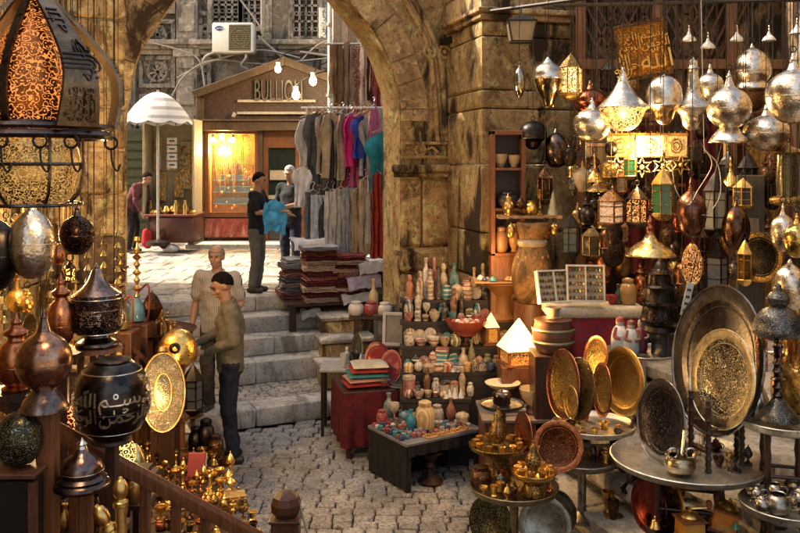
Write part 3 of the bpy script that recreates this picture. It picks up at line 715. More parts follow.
# ---------------------------------------------------------------- people
TX=bpy.data.textures.new('fold','CLOUDS'); TX.noise_scale=.10
TX2=bpy.data.textures.new('curl','CLOUDS'); TX2.noise_scale=.014
@memo
def HAIR(c):
    n=N('hair'); a=n.noise(70.,6,.8,.5,(1,1,.3)); n.bump(a,.9,.01); return n.fin(n.mix(n.ramp(a,[(.35,0.),(.65,1.)]),[x*.5 for x in c],c),.9,0.,.08)
def disp(o,s):
    d=o.modifiers.new('d','DISPLACE'); d.texture=TX; d.strength=s; d.mid_level=.5; d.texture_coords='LOCAL'; return o
def hand(mb, wr, d, up, side, curl=.5, s=1.):
    d=Vector(d).normalized(); up=Vector(up); up=(up-d*up.dot(d)).normalized(); sd=d.cross(up)*side
    wr=Vector(wr); pk=wr+d*.085*s
    for i in range(4): mb.cap(wr+sd*(i-1.5)*.012*s+d*.01,pk+sd*(i-1.5)*.02*s,.017*s,.0125*s,8)
    for i,L in enumerate((.068,.078,.072,.056)):
        p=pk+sd*(i-1.5)*.021*s; v=d; 
        for j,k in enumerate((.45,.32,.23)):
            v=(v-up*curl*.55).normalized(); q=p+v*L*k*s*1.1; mb.cap(p,q,(.0098-.0012*j)*s,(.0088-.0012*j)*s,7); p=q
    p=wr-sd*.028*s+d*.025*s; q=p-sd*.022*s+d*.035*s-up*.012*s; r=q+d*.034*s-up*.018*s*(1+curl)
    mb.cap(wr+d*.01-sd*.012*s,q,.014*s,.0115*s,8); mb.cap(q,r,.011*s,.008*s,8)
def person(label, loc, rz, hgt, J, skin, hairc, shirt, trous, shoe, sleeve='long', bald=False, curl=.5, vox=.011, group=None, stash=None, beard=None, collar=True):
    k=hgt/1.75; t=thing('person',label,'person',loc,rz,group)
    D=dict(hip=(0,0,.93),wai=(0,0,1.08),che=(0,0,1.28),nek=(0,.005,1.46),hed=(0,-.02,1.615),hd=(0,-1,0),
           sl=(.185,0,1.40),el=(.235,.03,1.12),wl=(.22,-.1,.88),sr=(-.185,0,1.40),er=(-.235,.03,1.12),wr=(-.22,-.1,.88),
           kl=(.10,-.02,.50),al=(.105,.03,.09),kr=(-.10,-.02,.50),ar=(-.105,.03,.09),tl=(.02,-1,0),tr=(-.02,-1,0),dl=None,dr=None,ul=None,ur=None)
    D.update(J); g={q:(Vector(v) if v is not None else None) for q,v in D.items()}
    hp=g['hip']; hl=hp+V(.09,0,-.03); hr=hp+V(-.09,0,-.03)
    # body
    b=MB(); hd=g['hd'].normalized(); h=g['hed']; Rm=hd.to_track_quat('-Y','Z').to_matrix().to_4x4()
    b.tube([hp-V(0,0,.08),hp,g['wai'],g['che'],g['che']+(g['nek']-g['che'])*.7],[.12,.14,.135,.155,.09],14,flat=.68,up=(0,1,0))
    b.cap(g['nek']-V(0,0,.06),h-V(0,0,.06)-hd*.02,.056,.052,12)
    b.M=Matrix.Translation(h)@Rm
    b.ball((0,.012,.022),(.074,.094,.094),16,10); b.ball((0,-.028,-.045),(.055,.062,.066),14,8); b.cap((0,-.055,-.086),(0,-.062,-.082),.026,.022,8)
    b.cap((0,-.088,.022),(0,-.106,-.018),.009,.015,8); b.ball((0,-.096,-.022),(.019,.013,.010),8,5)
    b.tube([(-.036,-.081,.032),(-.018,-.092,.035),(.018,-.092,.035),(.036,-.081,.032)],.0085,6)
    b.tube([(-.022,-.085,-.05),(0,-.094,-.048),(.022,-.085,-.05)],.007,6); b.tube([(-.018,-.084,-.062),(0,-.092,-.063),(.018,-.084,-.062)],.008,6)
    for sx in (-1,1): b.ball((sx*.076,.012,-.005),(.011,.022,.033),8,6); b.ball((sx*.035,-.055,-.02),(.026,.03,.025),8,6)
    b.M=Matrix()
    for s_,S_,E_,W_,dd,uu in ((1,'sl','el','wl','dl','ul'),(-1,'sr','er','wr','dr','ur')):
        b.cap(g['che'].lerp(g['nek'],.55),g[S_],.06,.05,10); b.cap(g[S_],g[E_],.05,.038,10); b.cap(g[E_],g[E_].lerp(g[W_],.3),.038,.041,10); b.cap(g[E_].lerp(g[W_],.3),g[W_],.041,.026,10)
        dv=g[dd] or (g[W_]-g[E_]); up=g[uu] or V(s_,0,.2); hand(b,g[W_],dv,up,1,curl)
    for hh,kk,aa,tt in ((hl,'kl','al','tl'),(hr,'kr','ar','tr')):
        b.cap(hh,g[kk],.075,.052,10); b.cap(g[kk],g[aa],.05,.036,10); b.cap(g[aa]-V(0,0,.03),g[aa]+g[tt]*.12-V(0,0,.055),.04,.03,10)
    b.v=[v*k for v in b.v]; remesh(b.build('body',skin,t),vox*.75,3)
    # face details
    e=MB(); e.M=Matrix.Scale(k,4)@Matrix.Translation(h)@Rm
    for sx in (-1,1): e.ball((sx*.031,-.084,.016),(.010,.006,.005),8,5)
    e.build('eye',plain((.03,.02,.015),.25),t)
    e=MB(); e.M=Matrix.Scale(k,4)@Matrix.Translation(h)@Rm
    for sx in (-1,1): e.tube([(sx*.014,-.094,.037),(sx*.034,-.090,.043),(sx*.052,-.073,.036)],.0055,5)
    if beard: e.tube([(-.026,-.09,-.042),(0,-.1,-.037),(.026,-.09,-.042)],.008,6)
    e.build('eyebrow',plain(hairc,.8),t)
    e=MB(); e.M=Matrix.Scale(k,4)@Matrix.Translation(h)@Rm
    zc=.02 if not bald else -.0
    def hr_(u,v):
        a=u*2*pi; f=(1-cos(a+pi/2*0))/2; fr=max(0,-sin(a)); lo=(.53+.21*max(0,sin(a))-.23*min(1,fr*1.6)+.035*noise.noise((cos(a)*5,sin(a)*5,1))) if not bald else (.5+.0*fr)
        th=v*pi*lo if not bald else (pi*.36+v*pi*.2*(1 if fr<.35 else .05))
        r=1.065-.035*v**5+.03*noise.noise((cos(a)*3,sin(a)*3,v*4))
        return (.074*r*sin(th)*cos(a),.012+.094*r*sin(th)*sin(a)+.004,.022+.096*r*cos(th))
    e.sheet(hr_,36,10,.004); ho=e.build('hair',HAIR(tuple(hairc)),t); dm=ho.modifiers.new('sub','SUBSURF'); dm.levels=dm.render_levels=1; disp(ho,.012*k).modifiers['d'].texture=TX2
    # shirt
    m=MB(); sp=[hp-V(0,0,.10),hp,g['wai'],g['che'],g['che'].lerp(g['nek'],.72),g['nek']-V(0,0,.015)]
    m.tube(sp,[.178,.178,.172,.188,.13,.07],18,flat=.70,up=(0,1,0))
    for S_,E_,W_ in (('sl','el','wl'),('sr','er','wr')):
        m.cap(g['che'].lerp(g['nek'],.5),g[S_],.085,.072,12)
        if sleeve=='long': m.cap(g[S_],g[E_],.072,.056,12); m.cap(g[E_],g[E_].lerp(g[W_],.9),.056,.04,12)
        else: m.cap(g[S_],g[S_].lerp(g[E_],.72),.074,.068,12)
    if collar: m.tube([g['nek']+V(.06*cos(a),.055*sin(a)+.003,-.0+.012*sin(a)) for a in [q*pi/6 for q in range(12)]],.017,6,True)
    m.v=[v*k for v in m.v]; disp(remesh(m.build('shirt',shirt,t),vox,3),.034*k)
    # trousers
    m=MB(); m.tube([hp+V(0,0,.07),hp-V(0,0,.02),hp-V(0,0,.12)],[.158,.168,.155],16,flat=.74,up=(0,1,0))
    for hh,kk,aa in ((hl,'kl','al'),(hr,'kr','ar')):
        m.cap(hh,g[kk],.094,.074,12); m.cap(g[kk],g[aa]+V(0,0,.02),.072,.064,12)
    m.v=[v*k for v in m.v]; disp(remesh(m.build('trousers',trous,t),vox,3),.036*k)
    m=MB()
    for aa,tt in (('al','tl'),('ar','tr')):
        d=g[tt].normalized(); m.cap(g[aa]-d*.05-V(0,0,.05),g[aa]+d*.13-V(0,0,.055),.043,.038,10); m.cap(g[aa]-V(0,0,.04),g[aa]+d*.06-V(0,0,.045),.047,.045,10)
    m.v=[v*k for v in m.v]; remesh(m.build('shoe',shoe,t),vox,2); return t
SK1=plain((.36,.19,.11),.5,0.,.15,0.); SK2=plain((.42,.23,.14),.5,0.,.15,0.)
JEAN=cloth((.025,.03,.045),(.012,.015,.024)); 
# near man in olive shirt, half turned to the brass goods, head bowed
person('man in an olive long sleeved shirt and dark jeans looking down over the brassware',P(230,462,7.75),radians(-76),1.76,
  dict(hed=(0,-.07,1.59),hd=(0.12,-1,-.55),nek=(0,-.02,1.455),che=(0,-.0,1.28),el=(.25,.02,1.13),wl=(.12,-.22,1.02),er=(-.24,-.06,1.14),wr=(-.13,-.29,1.05),dl=(-.3,-1,.1),dr=(.4,-1,.1),ul=(.2,0,1),ur=(-.2,0,1)),
  SK1,(.012,.01,.009),cloth((.165,.145,.10),(.11,.095,.065)),JEAN,plain((.03,.018,.014),.4),vox=.010)
for o in sc.objects:
    if o.get('category')=='person': o.location.z=0.0
a=P(218,0,8.75); person('balding man in a light striped shirt standing behind the olive shirted man',(a.x,8.72,0.16),radians(-10),1.74,
  dict(hd=(.1,-1,-.12),el=(.24,.05,1.13),wl=(.16,-.16,1.0),er=(-.25,.03,1.12),wr=(-.26,-.05,.87),hed=(0,-.03,1.61)),
  SK2,(.30,.28,.26),cloth((.52,.48,.42),(.20,.16,.14),'stripe',26.),cloth((.07,.06,.05)),plain((.05,.03,.02),.4),sleeve='short',bald=True,beard=True,curl=.3)
# young man on the square folding a blue cloth
a=P(257,0,11.25); yb=person('young man in a black tshirt and grey trousers unfolding a blue cloth',(a.x,11.25,1.02),radians(80),1.60,
  dict(hed=(0,-.04,1.61),hd=(0,-1,-.25),el=(.235,-.10,1.16),wl=(.14,-.40,1.13),er=(-.235,-.09,1.16),wr=(-.16,-.40,1.18),dl=(-.1,-1,-.1),dr=(.1,-1,.1),ul=(.2,0,1),ur=(-.2,0,1)),
  SK1,(.012,.01,.009),cloth((.018,.018,.02),(.01,.01,.011)),cloth((.17,.15,.125),(.10,.09,.075),scale=12.),plain((.03,.025,.02),.5),sleeve='short',vox=.013,collar=False)
a=P(291,0,12.5); person('white haired man in a dark tshirt behind the folded cloth table',(a.x,12.5,1.02),radians(-28),1.69,
  dict(hd=(.1,-1,-.3),hed=(0,-.04,1.61),el=(.23,-.06,1.15),wl=(.10,-.30,1.12),er=(-.24,.0,1.13),wr=(-.12,-.28,1.06)),
  SK2,(.62,.60,.56),cloth((.03,.033,.035)),cloth((.03,.03,.05)),plain((.03,.025,.02),.5),sleeve='short',vox=.014,collar=False)
a=P(133,0,16.4); person('person in a maroon jacket bending toward the trinket booth',(a.x,16.4,1.02),radians(75),1.66,
  dict(hip=(0,.06,.92),wai=(0,.02,1.07),che=(0,-.10,1.25),nek=(0,-.22,1.40),hed=(0,-.32,1.50),hd=(0,-1,-.6),sl=(.18,-.17,1.34),sr=(-.18,-.17,1.34),el=(.22,-.22,1.06),wl=(.16,-.34,.86),er=(-.22,-.2,1.06),wr=(-.18,-.3,.84)),
  SK1,(.02,.015,.014),cloth((.13,.045,.05),(.08,.03,.035)),cloth((.03,.028,.026)),plain((.02,.02,.02),.5),vox=.016)
def garment_sheet(w,h,wav=.03,nf=3,ph=0,slope=.0):
    def f(u,v):
        x=(u-.5)*w*(1-.12*sin(pi*v)*0+.10*v); z=-h*v-slope*abs(u-.5)*w
        return (x*(1+.10*noise.noise((v*4,ph,u))), wav*(.35+v)*sin(u*nf*2*pi+ph+v*1.3+1.2*noise.noise((v*3,u*2,ph)))+.03*noise.noise((u*5,v*4,ph)), z*(1+.04*noise.noise((u*4,ph,1))))
    return f
a=yb.location; t=MB(); t.sheet(lambda u,v:((u-.5)*(.24+.10*v+.05*sin(v*5)),.05*noise.noise((u*4,v*4,1))+.04*sin(u*9)*v,-.40*v-.10*abs(u-.4)+.05*noise.noise((u*5,v*5,7))),20,18,.006)
o=t.build('blue_cloth',cloth((.10,.42,.70),(.06,.30,.55)),None,smooth=60,loc=P(275,199,11.0),rz=radians(20)); tag(o,'bright blue shirt held up between the hands of the young man','shirt')
for i,(px,py,c,l) in enumerate(((150,236,(.42,.03,.03),'upright red bag beside the maroon jacketed person'),(166,239,(.10,.02,.02),'dark wine red bag leaning on the wooden chest'))):
    t=thing('cloth_bag',l,'bag',P(px-4,249,16.0+.1*i)); s=16/F
    m=MB(); m.cap((0,0,.12),(0,0,.32-.1*i),.09,.07,12,.7); m.cap((.03,0,.08),(.05,.02,.3-.1*i),.08,.05,10,.7); remesh(m.build('sack',cloth(c),t),.012,2); m=MB(); m.tube(smooth_pts([(-.04,0,.36-.1*i),(-.03,0,.46-.1*i),(.04,0,.46-.1*i),(.05,0,.36-.1*i)],4),.008,5); m.build('strap',cloth((.03,.02,.02)),t)
o=MB(); o.ball((0,0,.07),(.17,.12,.08),14,8); o=o.build('bundle',plain((.7,.68,.64),.7),None,loc=P(171,252,16.2)); disp(o,.05); tag(o,'white crumpled bundle lying on the paving before the chest','bundle')

# ---------------------------------------------------------------- clothes on the rails
def tee(w,h,ph):
    def f(u,v):
        x=(u-.5); sl=.5+.32*max(0,1-abs(v-.16)/.2)*(1 if v<.38 else 0); zz=-h*v-.12*w*abs(x)*4*(1-v)
        return (x*w*(1 if v<.02 else .9+.12*v)*(1.0 if v>.40 else 1.0+.75*sin(pi*min(1,v/.40))*.6), .028*sin(u*15+ph+v*1.5)*(.3+v)+.02*sin(u*5+v*6+ph)+.035*noise.noise((u*4,v*3,ph)), zz+.02*noise.noise((u*6,ph,2))*v)
    return f
def hanging(px,py,h,w,Y,rz,c,label,kind='shirt',c2=None,pat='plain',group='clothes hung on the rail by the arch'):
    h*=R.uniform(.84,1.2); rz+=R.uniform(-16,16); py+=R.uniform(-1.5,2.5)
    t=thing('hung_'+kind,label,{'shirt':'shirt','trousers':'trousers','scarf':'scarf','dress':'dress','belt':'belt'}[kind],P(px,py,Y),radians(rz),group)
    sY=Y/F; ph=R.uniform(0,6); m=MB(); w*=sY; h*=sY
    if kind in('shirt',): m.sheet(tee(w,h,ph),20,16,.012)
    elif kind=='trousers':
        for s_ in (-1,1): m.at((s_*w*.24,0,0)); m.sheet(garment_sheet(w*.46,h,.02,1.5,ph),10,14,.02)
        m.at()
    elif kind=='dress': m.sheet(garment_sheet(w,h,.05,2.5,ph,.3),20,16,.012)
    else: m.sheet(garment_sheet(w,h,.018,1.5,ph),10,18,.018)
    m.build('cloth',cloth(c,c2,pat,40. if pat!='plain' else 30.),t,smooth=60)
    m=MB(); m.tube([(-w*.42,0,-.025),(0,0,.035),(w*.42,0,-.025)],.009,5); m.tube(smooth_pts([(0,0,.03),(0,0,.08),(.025,0,.11),(.0,0,.135),(-.025,0,.115)],3),.005,4); m.build('hanger',WOODL if R.random()<.5 else plain((.5,.5,.5),.3,1.),t)
rk=thing('clothes_rack','steel rack with two rails carrying the hanging clothes beside the arch','rack',P(345,300,11.6))
m=MB(); zt=Z(108,11.6)-rk.location.z
for x in (-.52,.62):
    m.tube([(x,0,0),(x,0,zt)],.02,8)
m.tube([(-.6,0,zt),(.9,0,zt)],.018,8); m.tube([(-.5,-.1,zt-.9),(.6,-.1,zt-.9)],.016,8); m.tube([(-.3,.2,Z(42,11.6)-rk.location.z),(.75,.2,Z(42,11.6)-rk.location.z)],.018,8); m.tube([(.62,.02,zt),(.62,.2,Z(42,11.6)-rk.location.z)],.018,8)
m.parts('rail',plain((.5,.48,.45),.3,.9),rk)
m=MB()
for x in (-.52,.62): m.bb(x-.25,x+.25,-.03,.03,-.02,.02)
m.parts('foot',IRON,rk)
for a in [(312,113,100,26,11.55,25,(.66,.66,.66),'white long shirt at the outer end of the upper rail'),
 (317,113,92,24,11.5,40,(.10,.10,.11),'charcoal shirt just behind the white long shirt'),
 (324,112,70,26,11.45,50,(.32,.27,.20),'olive grey shirt hung second on the rail'),
 (331,112,62,24,11.4,55,(.42,.34,.24),'tan shirt between the olive grey and dark brown shirts'),
 (337,113,105,22,11.5,60,(.05,.045,.045),'dark brown shirt hung near the middle of the rail'),
 (343,113,60,20,11.4,55,(.36,.30,.23),'sand coloured shirt beside the pink shirts'),
 (351,115,50,22,11.35,50,(.62,.03,.20),'bright magenta shirt on the upper rail'),
 (356,114,62,18,11.45,55,(.55,.10,.22),'rose pink shirt next to the magenta one'),
 (361,113,50,24,11.3,52,(.04,.07,.38),'royal blue shirt on the upper rail'),
 (368,112,60,22,11.4,50,(.42,.44,.48),'pale grey shirt right of the royal blue shirt'),
 (374,108,100,20,11.35,55,(.48,.12,.20),'faded rose shirt close to the stone jamb')]: hanging(*a)
for a in [(309,115,82,16,11.6,48,(.55,.55,.56),'off white shirt tucked behind the white long shirt'),(327,113,84,15,11.5,62,(.16,.13,.10),'umber shirt between the olive grey and tan shirts'),(340,114,88,14,11.55,60,(.24,.2,.17),'taupe shirt behind the dark brown shirt'),(347,113,76,14,11.5,62,(.30,.05,.10),'plum shirt behind the sand coloured shirt'),(354,113,84,13,11.45,60,(.5,.04,.24),'long fuchsia shirt between magenta and rose ones'),(364,113,82,13,11.42,58,(.07,.09,.2),'navy shirt behind the royal blue one'),(371,112,84,13,11.4,58,(.5,.5,.5),'long white grey shirt near the faded rose shirt')]: hanging(*a)
hanging(384,132,52,30,11.0,20,(.02,.20,.28),'teal shirt hanging in front against the stone jamb')
for a in [(302,166,48,15,11.2,10,(.68,.68,.70),'white shirt on the lower rail beside the white haired man'),
 (313,190,62,16,11.2,30,(.12,.13,.15),'dark slate trousers on the lower rail','trousers'),
 (319,194,60,18,11.15,20,(.42,.48,.56),'pale denim trousers on the lower rail','trousers'),
 (327,190,66,17,11.2,35,(.05,.05,.055),'black trousers beside the pale denim pair','trousers'),
 (333,190,64,18,11.15,28,(.52,.50,.47),'light grey trousers on the lower rail','trousers'),
 (341,188,68,18,11.1,32,(.44,.42,.40),'ash grey trousers behind the light grey pair','trousers'),
 (349,186,70,15,11.1,35,(.30,.31,.33),'mid grey trousers near the khaki pair','trousers'),
 (358,188,68,17,11.05,25,(.34,.26,.16),'khaki trousers on the lower rail','trousers'),
 (366,180,72,16,11.05,38,(.40,.32,.22),'beige trousers between the khaki pair and red dress','trousers'),
 (371,176,66,9,10.98,45,(.36,.34,.34),'pale grey scarf just left of the red dress','scarf'),
 (377,172,82,12,10.95,35,(.30,.035,.02),'long rust red dress at the end of the lower rail','dress')]: hanging(*a)
cl=[((.10,.06,.04),(.30,.2,.1)),((.03,.025,.02),(.2,.13,.07)),((.22,.14,.08),(.05,.03,.02)),((.05,.04,.035),(.28,.22,.15)),((.14,.09,.06),(.3,.25,.2)),((.45,.40,.34),(.15,.06,.05)),((.30,.22,.17),(.5,.42,.36)),((.10,.02,.025),(.02,.015,.015)),((.06,.02,.02),(.25,.05,.05))]
nm=['brown','black and tan','tobacco brown','near black flecked','dark walnut','cream and maroon','pale woven','wine red','dark red banded']
for i,(c,c2) in enumerate(cl): hanging(333+5*i+(3 if i>5 else 0),44+(i%3)*2,(58,64,60,66,62,68,66,62,70)[i],(7,6,8,7,7,11,11,8,9)[i],11.8,12,c,f'{nm[i]} scarf on the high rail above the shirts','scarf',c2,'kilim' if i>4 else 'stripe','scarves on the high rail')
# boards stacked high above the scarves
for i in range(3):
    o=MB().blk((0,0,0),(.13,.06,.62),.012).build('framed_picture',plain([(.55,.48,.38),(.30,.2,.14),(.48,.4,.3)][i],.6),None,loc=P(337+8*i,24+4*i,12.1)); tag(o,['cream upright panel hung nearest the white pipe above the scarves','brown upright panel hung above the scarves','buff upright panel nearest the arch above the scarves'][i],'panel')
    m=MB().bb(-.045,.045,-.036,-.031,-.27,.27).build('inlay',plain([(.35,.28,.2),(.5,.4,.3),(.3,.22,.16)][i],.6),o,smooth=0)
# ---------------------------------------------------------------- table of folded cloths
FT=thing('cloth_table','low dark table stacked with folded cloths at the head of the steps','table',P(345,300,10.9),radians(16))
m=MB(); m.blk((0,.25,.0),(1.55,1.0,.05),.01); m.build('tabletop',WOODB,FT)
m=MB()
for x in (-.7,.7): m.bb(x-.04,x+.04,-.2,-.12,-.45,-.025); m.bb(x-.04,x+.04,.6,.68,-.1,-.025)
m.parts('leg',WOODB,FT,smooth=0)
cols=dict(red=((.36,.035,.035),(.06,.02,.02)),crimson=((.28,.02,.04),(.5,.40,.3)),maroon=((.16,.03,.035),(.38,.3,.22)),cream=((.52,.46,.36),(.25,.06,.05)),grey=((.36,.35,.35),(.2,.2,.2)),white=((.62,.61,.60),(.45,.44,.43)),charcoal=((.07,.065,.07),(.2,.19,.18)),lilac=((.30,.26,.34),(.16,.14,.18)),rust=((.34,.10,.04),(.1,.03,.02)),blush=((.50,.34,.30),(.25,.1,.1)))
ordw=['lowest','second','third','fourth','fifth','sixth','seventh','eighth','ninth','tenth','topmost']
def folded(loc,w,d,h,c,label,rz,grp,pat='plain'):
    n=9
    def ed(a,b):
        pass
    m=MB(); L=max(2,int(h/.014))
    for q in range(L):       # layers of the fold
        z=h*(q+.5)/L; hh=h/L*.46; jx,jy=R.uniform(-.012,.012),R.uniform(-.012,.012)
        m.at((jx,jy,z)); pr=[(-d/2,-hh*.2),(-d/2-.008,0),(-d/2,hh*.8),(d/2,hh),(d/2+.006,0),(d/2,-hh)]
        vs=[];fs=[]; nn=6
        for i in range(nn+1):
            x=lerp(-w/2,w/2,i/nn)
            for y,z2 in pr: vs.append((x+R.uniform(-.004,.004),y,z2*(.85 if i in(0,nn) else 1)+.006*sin(i*1.7+q)))
        k=len(pr)
        for i in range(nn):
            for j in range(k): fs.append((i*k+j,(i+1)*k+j,(i+1)*k+(j+1)%k,i*k+(j+1)%k))
        fs+=[list(range(k)),[nn*k+j for j in range(k)][::-1]]
        m.add(vs,fs)
    m.at(); o=m.build('folded_cloth',cloth(*cols[c],pat=pat,scale=55.),None,smooth=45,loc=loc,rz=rz); tag(o,label,'cloth',grp); return o
stacks=[('front','patterned',(-.34,-.1),.42,['maroon','red','crimson','red','cream','red','crimson','maroon','red','rust','grey'],'kilim'),
        ('middle','red',(.02,-.14),.40,['charcoal','red','crimson','rust','red','cream','crimson','red','maroon','red'],'kilim'),
        ('grey','grey and lilac',(.40,-.06),.40,['charcoal','grey','lilac','charcoal','maroon','lilac','charcoal','white'],'plain'),
        ('rear','pale',(-.62,.28),.36,['cream','blush','grey','crimson','charcoal','blush','cream','grey','white'],'kilim'),
        ('back','white topped',(-.1,.42),.46,['grey','maroon','cream','charcoal','grey','lilac','blush','white','white'],'plain'),
        ('inner','loose grey',(.46,.40),.40,['charcoal','grey','lilac','grey','charcoal','grey','lilac'],'plain')]
Mf=FT.matrix_basis if False else Matrix.Translation(FT.location)@Matrix.Rotation(radians(16),4,'Z')
for nm_,ds,(x,y),w_,cs,pt in stacks:
    z=.026
    for i,c in enumerate(cs):
        h=R.uniform(.045,.07); od='topmost' if i==len(cs)-1 else ordw[i]+(' up' if i else '')
        folded(Mf@V(x+R.uniform(-.035,.035),y+R.uniform(-.03,.03),z),w_*R.uniform(.86,1.08),.36,h,c,f'{c} folded cloth, {od} in the {ds} pile on the low cloth table',radians(16)+R.uniform(-.14,.14),'folded cloths piled on the low table',pt); z+=h+.002
    if nm_ in('grey','back'):
        pass
def drape(w,d,amp,ph):
    return lambda u,v:((u-.5)*w*(1+.12*noise.noise((v*5,ph,3))),(v-.5)*d*(1+.12*noise.noise((u*5,ph,5))),amp*1.3*noise.noise((u*3+ph,v*3,0))+amp*.35*noise.noise((u*9,v*9,ph))+.015*sin(u*3+ph)-(max(0,.22-v)*1.6)**1.3*d*1.6-.12*max(0,abs(u-.5)-.38))
for loc,w_,d_,c,l in ((P(362,275,10.65),.42,.34,'lilac','pale lilac plastic wrapped cloth slumped on the table corner'),(P(370,262,10.7),.34,.3,'grey','pale grey cloth spread over the grey pile'),(P(356,294,10.55),.36,.2,'grey','crumpled grey bag drooping off the table edge'),(P(310,309,10.75),.24,.2,'white','white plastic bag tucked under the cloth table'),(P(312,238,11.15),.55,.35,'white','light grey shawl spread flat on the pale piles')):
    m=MB(); m.sheet(drape(w_,d_,.03,R.random()*6),40,30,.008); o=m.build('draped_cloth',cloth(*cols[c]),None,smooth=60,loc=loc,rz=.3); tag(o,l,'cloth')
# ---------------------------------------------------------------- lantern kit
GLOBE=[('globe',[(0,0),(.34,.015),(.66,.09),(.9,.22),(1,.38),(.95,.52),(.76,.64),(.46,.71),(.25,.75)]),('neck',[(.25,.748),(.18,.80),(.12,.87),(.16,.885),(.10,.90),(.05,.97),(0,1)])]
SKIRT=[('skirt',[(.86,0),(.9,.015),(.74,.10),(.52,.17),(.40,.215)]),('globe',[(.40,.21),(.68,.26),(.93,.36),(1,.47),(.94,.58),(.72,.68),(.42,.735),(.26,.77)]),('neck',[(.26,.768),(.19,.83),(.12,.90),(.17,.91),(.08,.93),(.03,.99),(0,1)])]
CONE=[('bowl',[(0,0),(.3,.01),(.58,.08),(.76,.20),(.86,.30),(1,.345)]),('hood',[(1,.345),(1.02,.36),(.82,.44),(.55,.55),(.32,.68),(.18,.82),(.12,.92),(.15,.93),(.06,.95),(0,1)])]
DOME=[('bowl',[(0,0),(.25,.02),(.5,.12),(.58,.24),(.8,.33),(1.02,.37)]),('dome',[(1.02,.37),(.98,.39),(1,.5),(.97,.65),(.85,.79),(.6,.90),(.3,.955),(.1,.96),(.06,.99),(0,1)])]
LONG=[('bowl',[(0,0),(.3,.02),(.5,.1),(.58,.2),(.74,.26),(1,.30)]),('hood',[(1,.30),(1.01,.315),(.76,.37),(.48,.44),(.33,.54),(.27,.7),(.24,.82),(.3,.83),(.2,.86),(.2,.93),(.08,.95),(0,1)])]
DOUB=[('lower_bowl',[(0,0),(.4,.02),(.68,.12),(.74,.26),(.62,.30)]),('collar',[(.62,.29),(.9,.33),(.8,.40),(.7,.43)]),('dome',[(.7,.42),(.95,.5),(1,.58),(.92,.70),(.66,.82),(.32,.89),(.12,.91),(.15,.92),(.05,.95),(0,1)])]
URN=[('bowl',[(0,0),(.25,.01),(.34,.06),(.5,.18),(.82,.36),(1,.55)]),('hood',[(1,.55),(1.04,.57),(1,.60),(.93,.70),(.7,.80),(.36,.86),(.2,.92),(.08,.96),(0,1)])]
BELL=[('shade',[(1,0),(1.03,.02),(1,.05),(.85,.16),(.55,.28),(.3,.38),(.2,.5)]),('neck',[(.2,.49),(.13,.6),(.17,.66),(.09,.75),(.12,.82),(.05,.92),(0,1)])]
EGG=[('globe',[(0,0),(.4,.02),(.75,.12),(.96,.3),(1,.45),(.93,.6),(.72,.74),(.4,.84),(.2,.88)]),('neck',[(.2,.88),(.15,.92),(.1,.95),(.04,.99),(0,1)])]
HEXL=[('base',[(.3,0),(.62,.03),(.9,.1),(1,.13),(.92,.15)]),('cage',[(.86,.15),(.86,.66)]),('roof',[(.95,.66),(1,.68),(.9,.71),(.62,.80),(.36,.88),(.22,.92),(.08,.95),(0,1)])]
BOTTLE=[('foot',[(.7,0),(.74,.03),(.5,.07)]),('belly',[(.5,.07),(.85,.16),(1,.32),(.96,.46),(.7,.58),(.45,.64)]),('neck',[(.45,.638),(.4,.68),(.6,.71),(.62,.75),(.35,.79),(.25,.84),(.3,.87),(.14,.92),(.05,.98),(0,1)])]
def chain(mb,a,b,r=.011,w=.0028):
    a=Vector(a); b=Vector(b); L=(b-a).length; n=max(1,int(L/(r*2.5)))
    if n>60: r*=n/60; n=60; w*=1.3
    d=(b-a)/n; M0=(b-a).to_track_quat('Z','Y').to_matrix().to_4x4(); S_=mb.M.copy()
    for i in range(n):
        mb.M=S_@Matrix.Translation(a+d*(i+.5))@M0@Matrix.Rotation(pi/2*(i%2),4,'Z')
        mb.tube([(r*.62*cos(t),0,(d.length*.66)*sin(t)) for t in [q*pi/3 for q in range(6)]],w,4,True)
    mb.M=S_
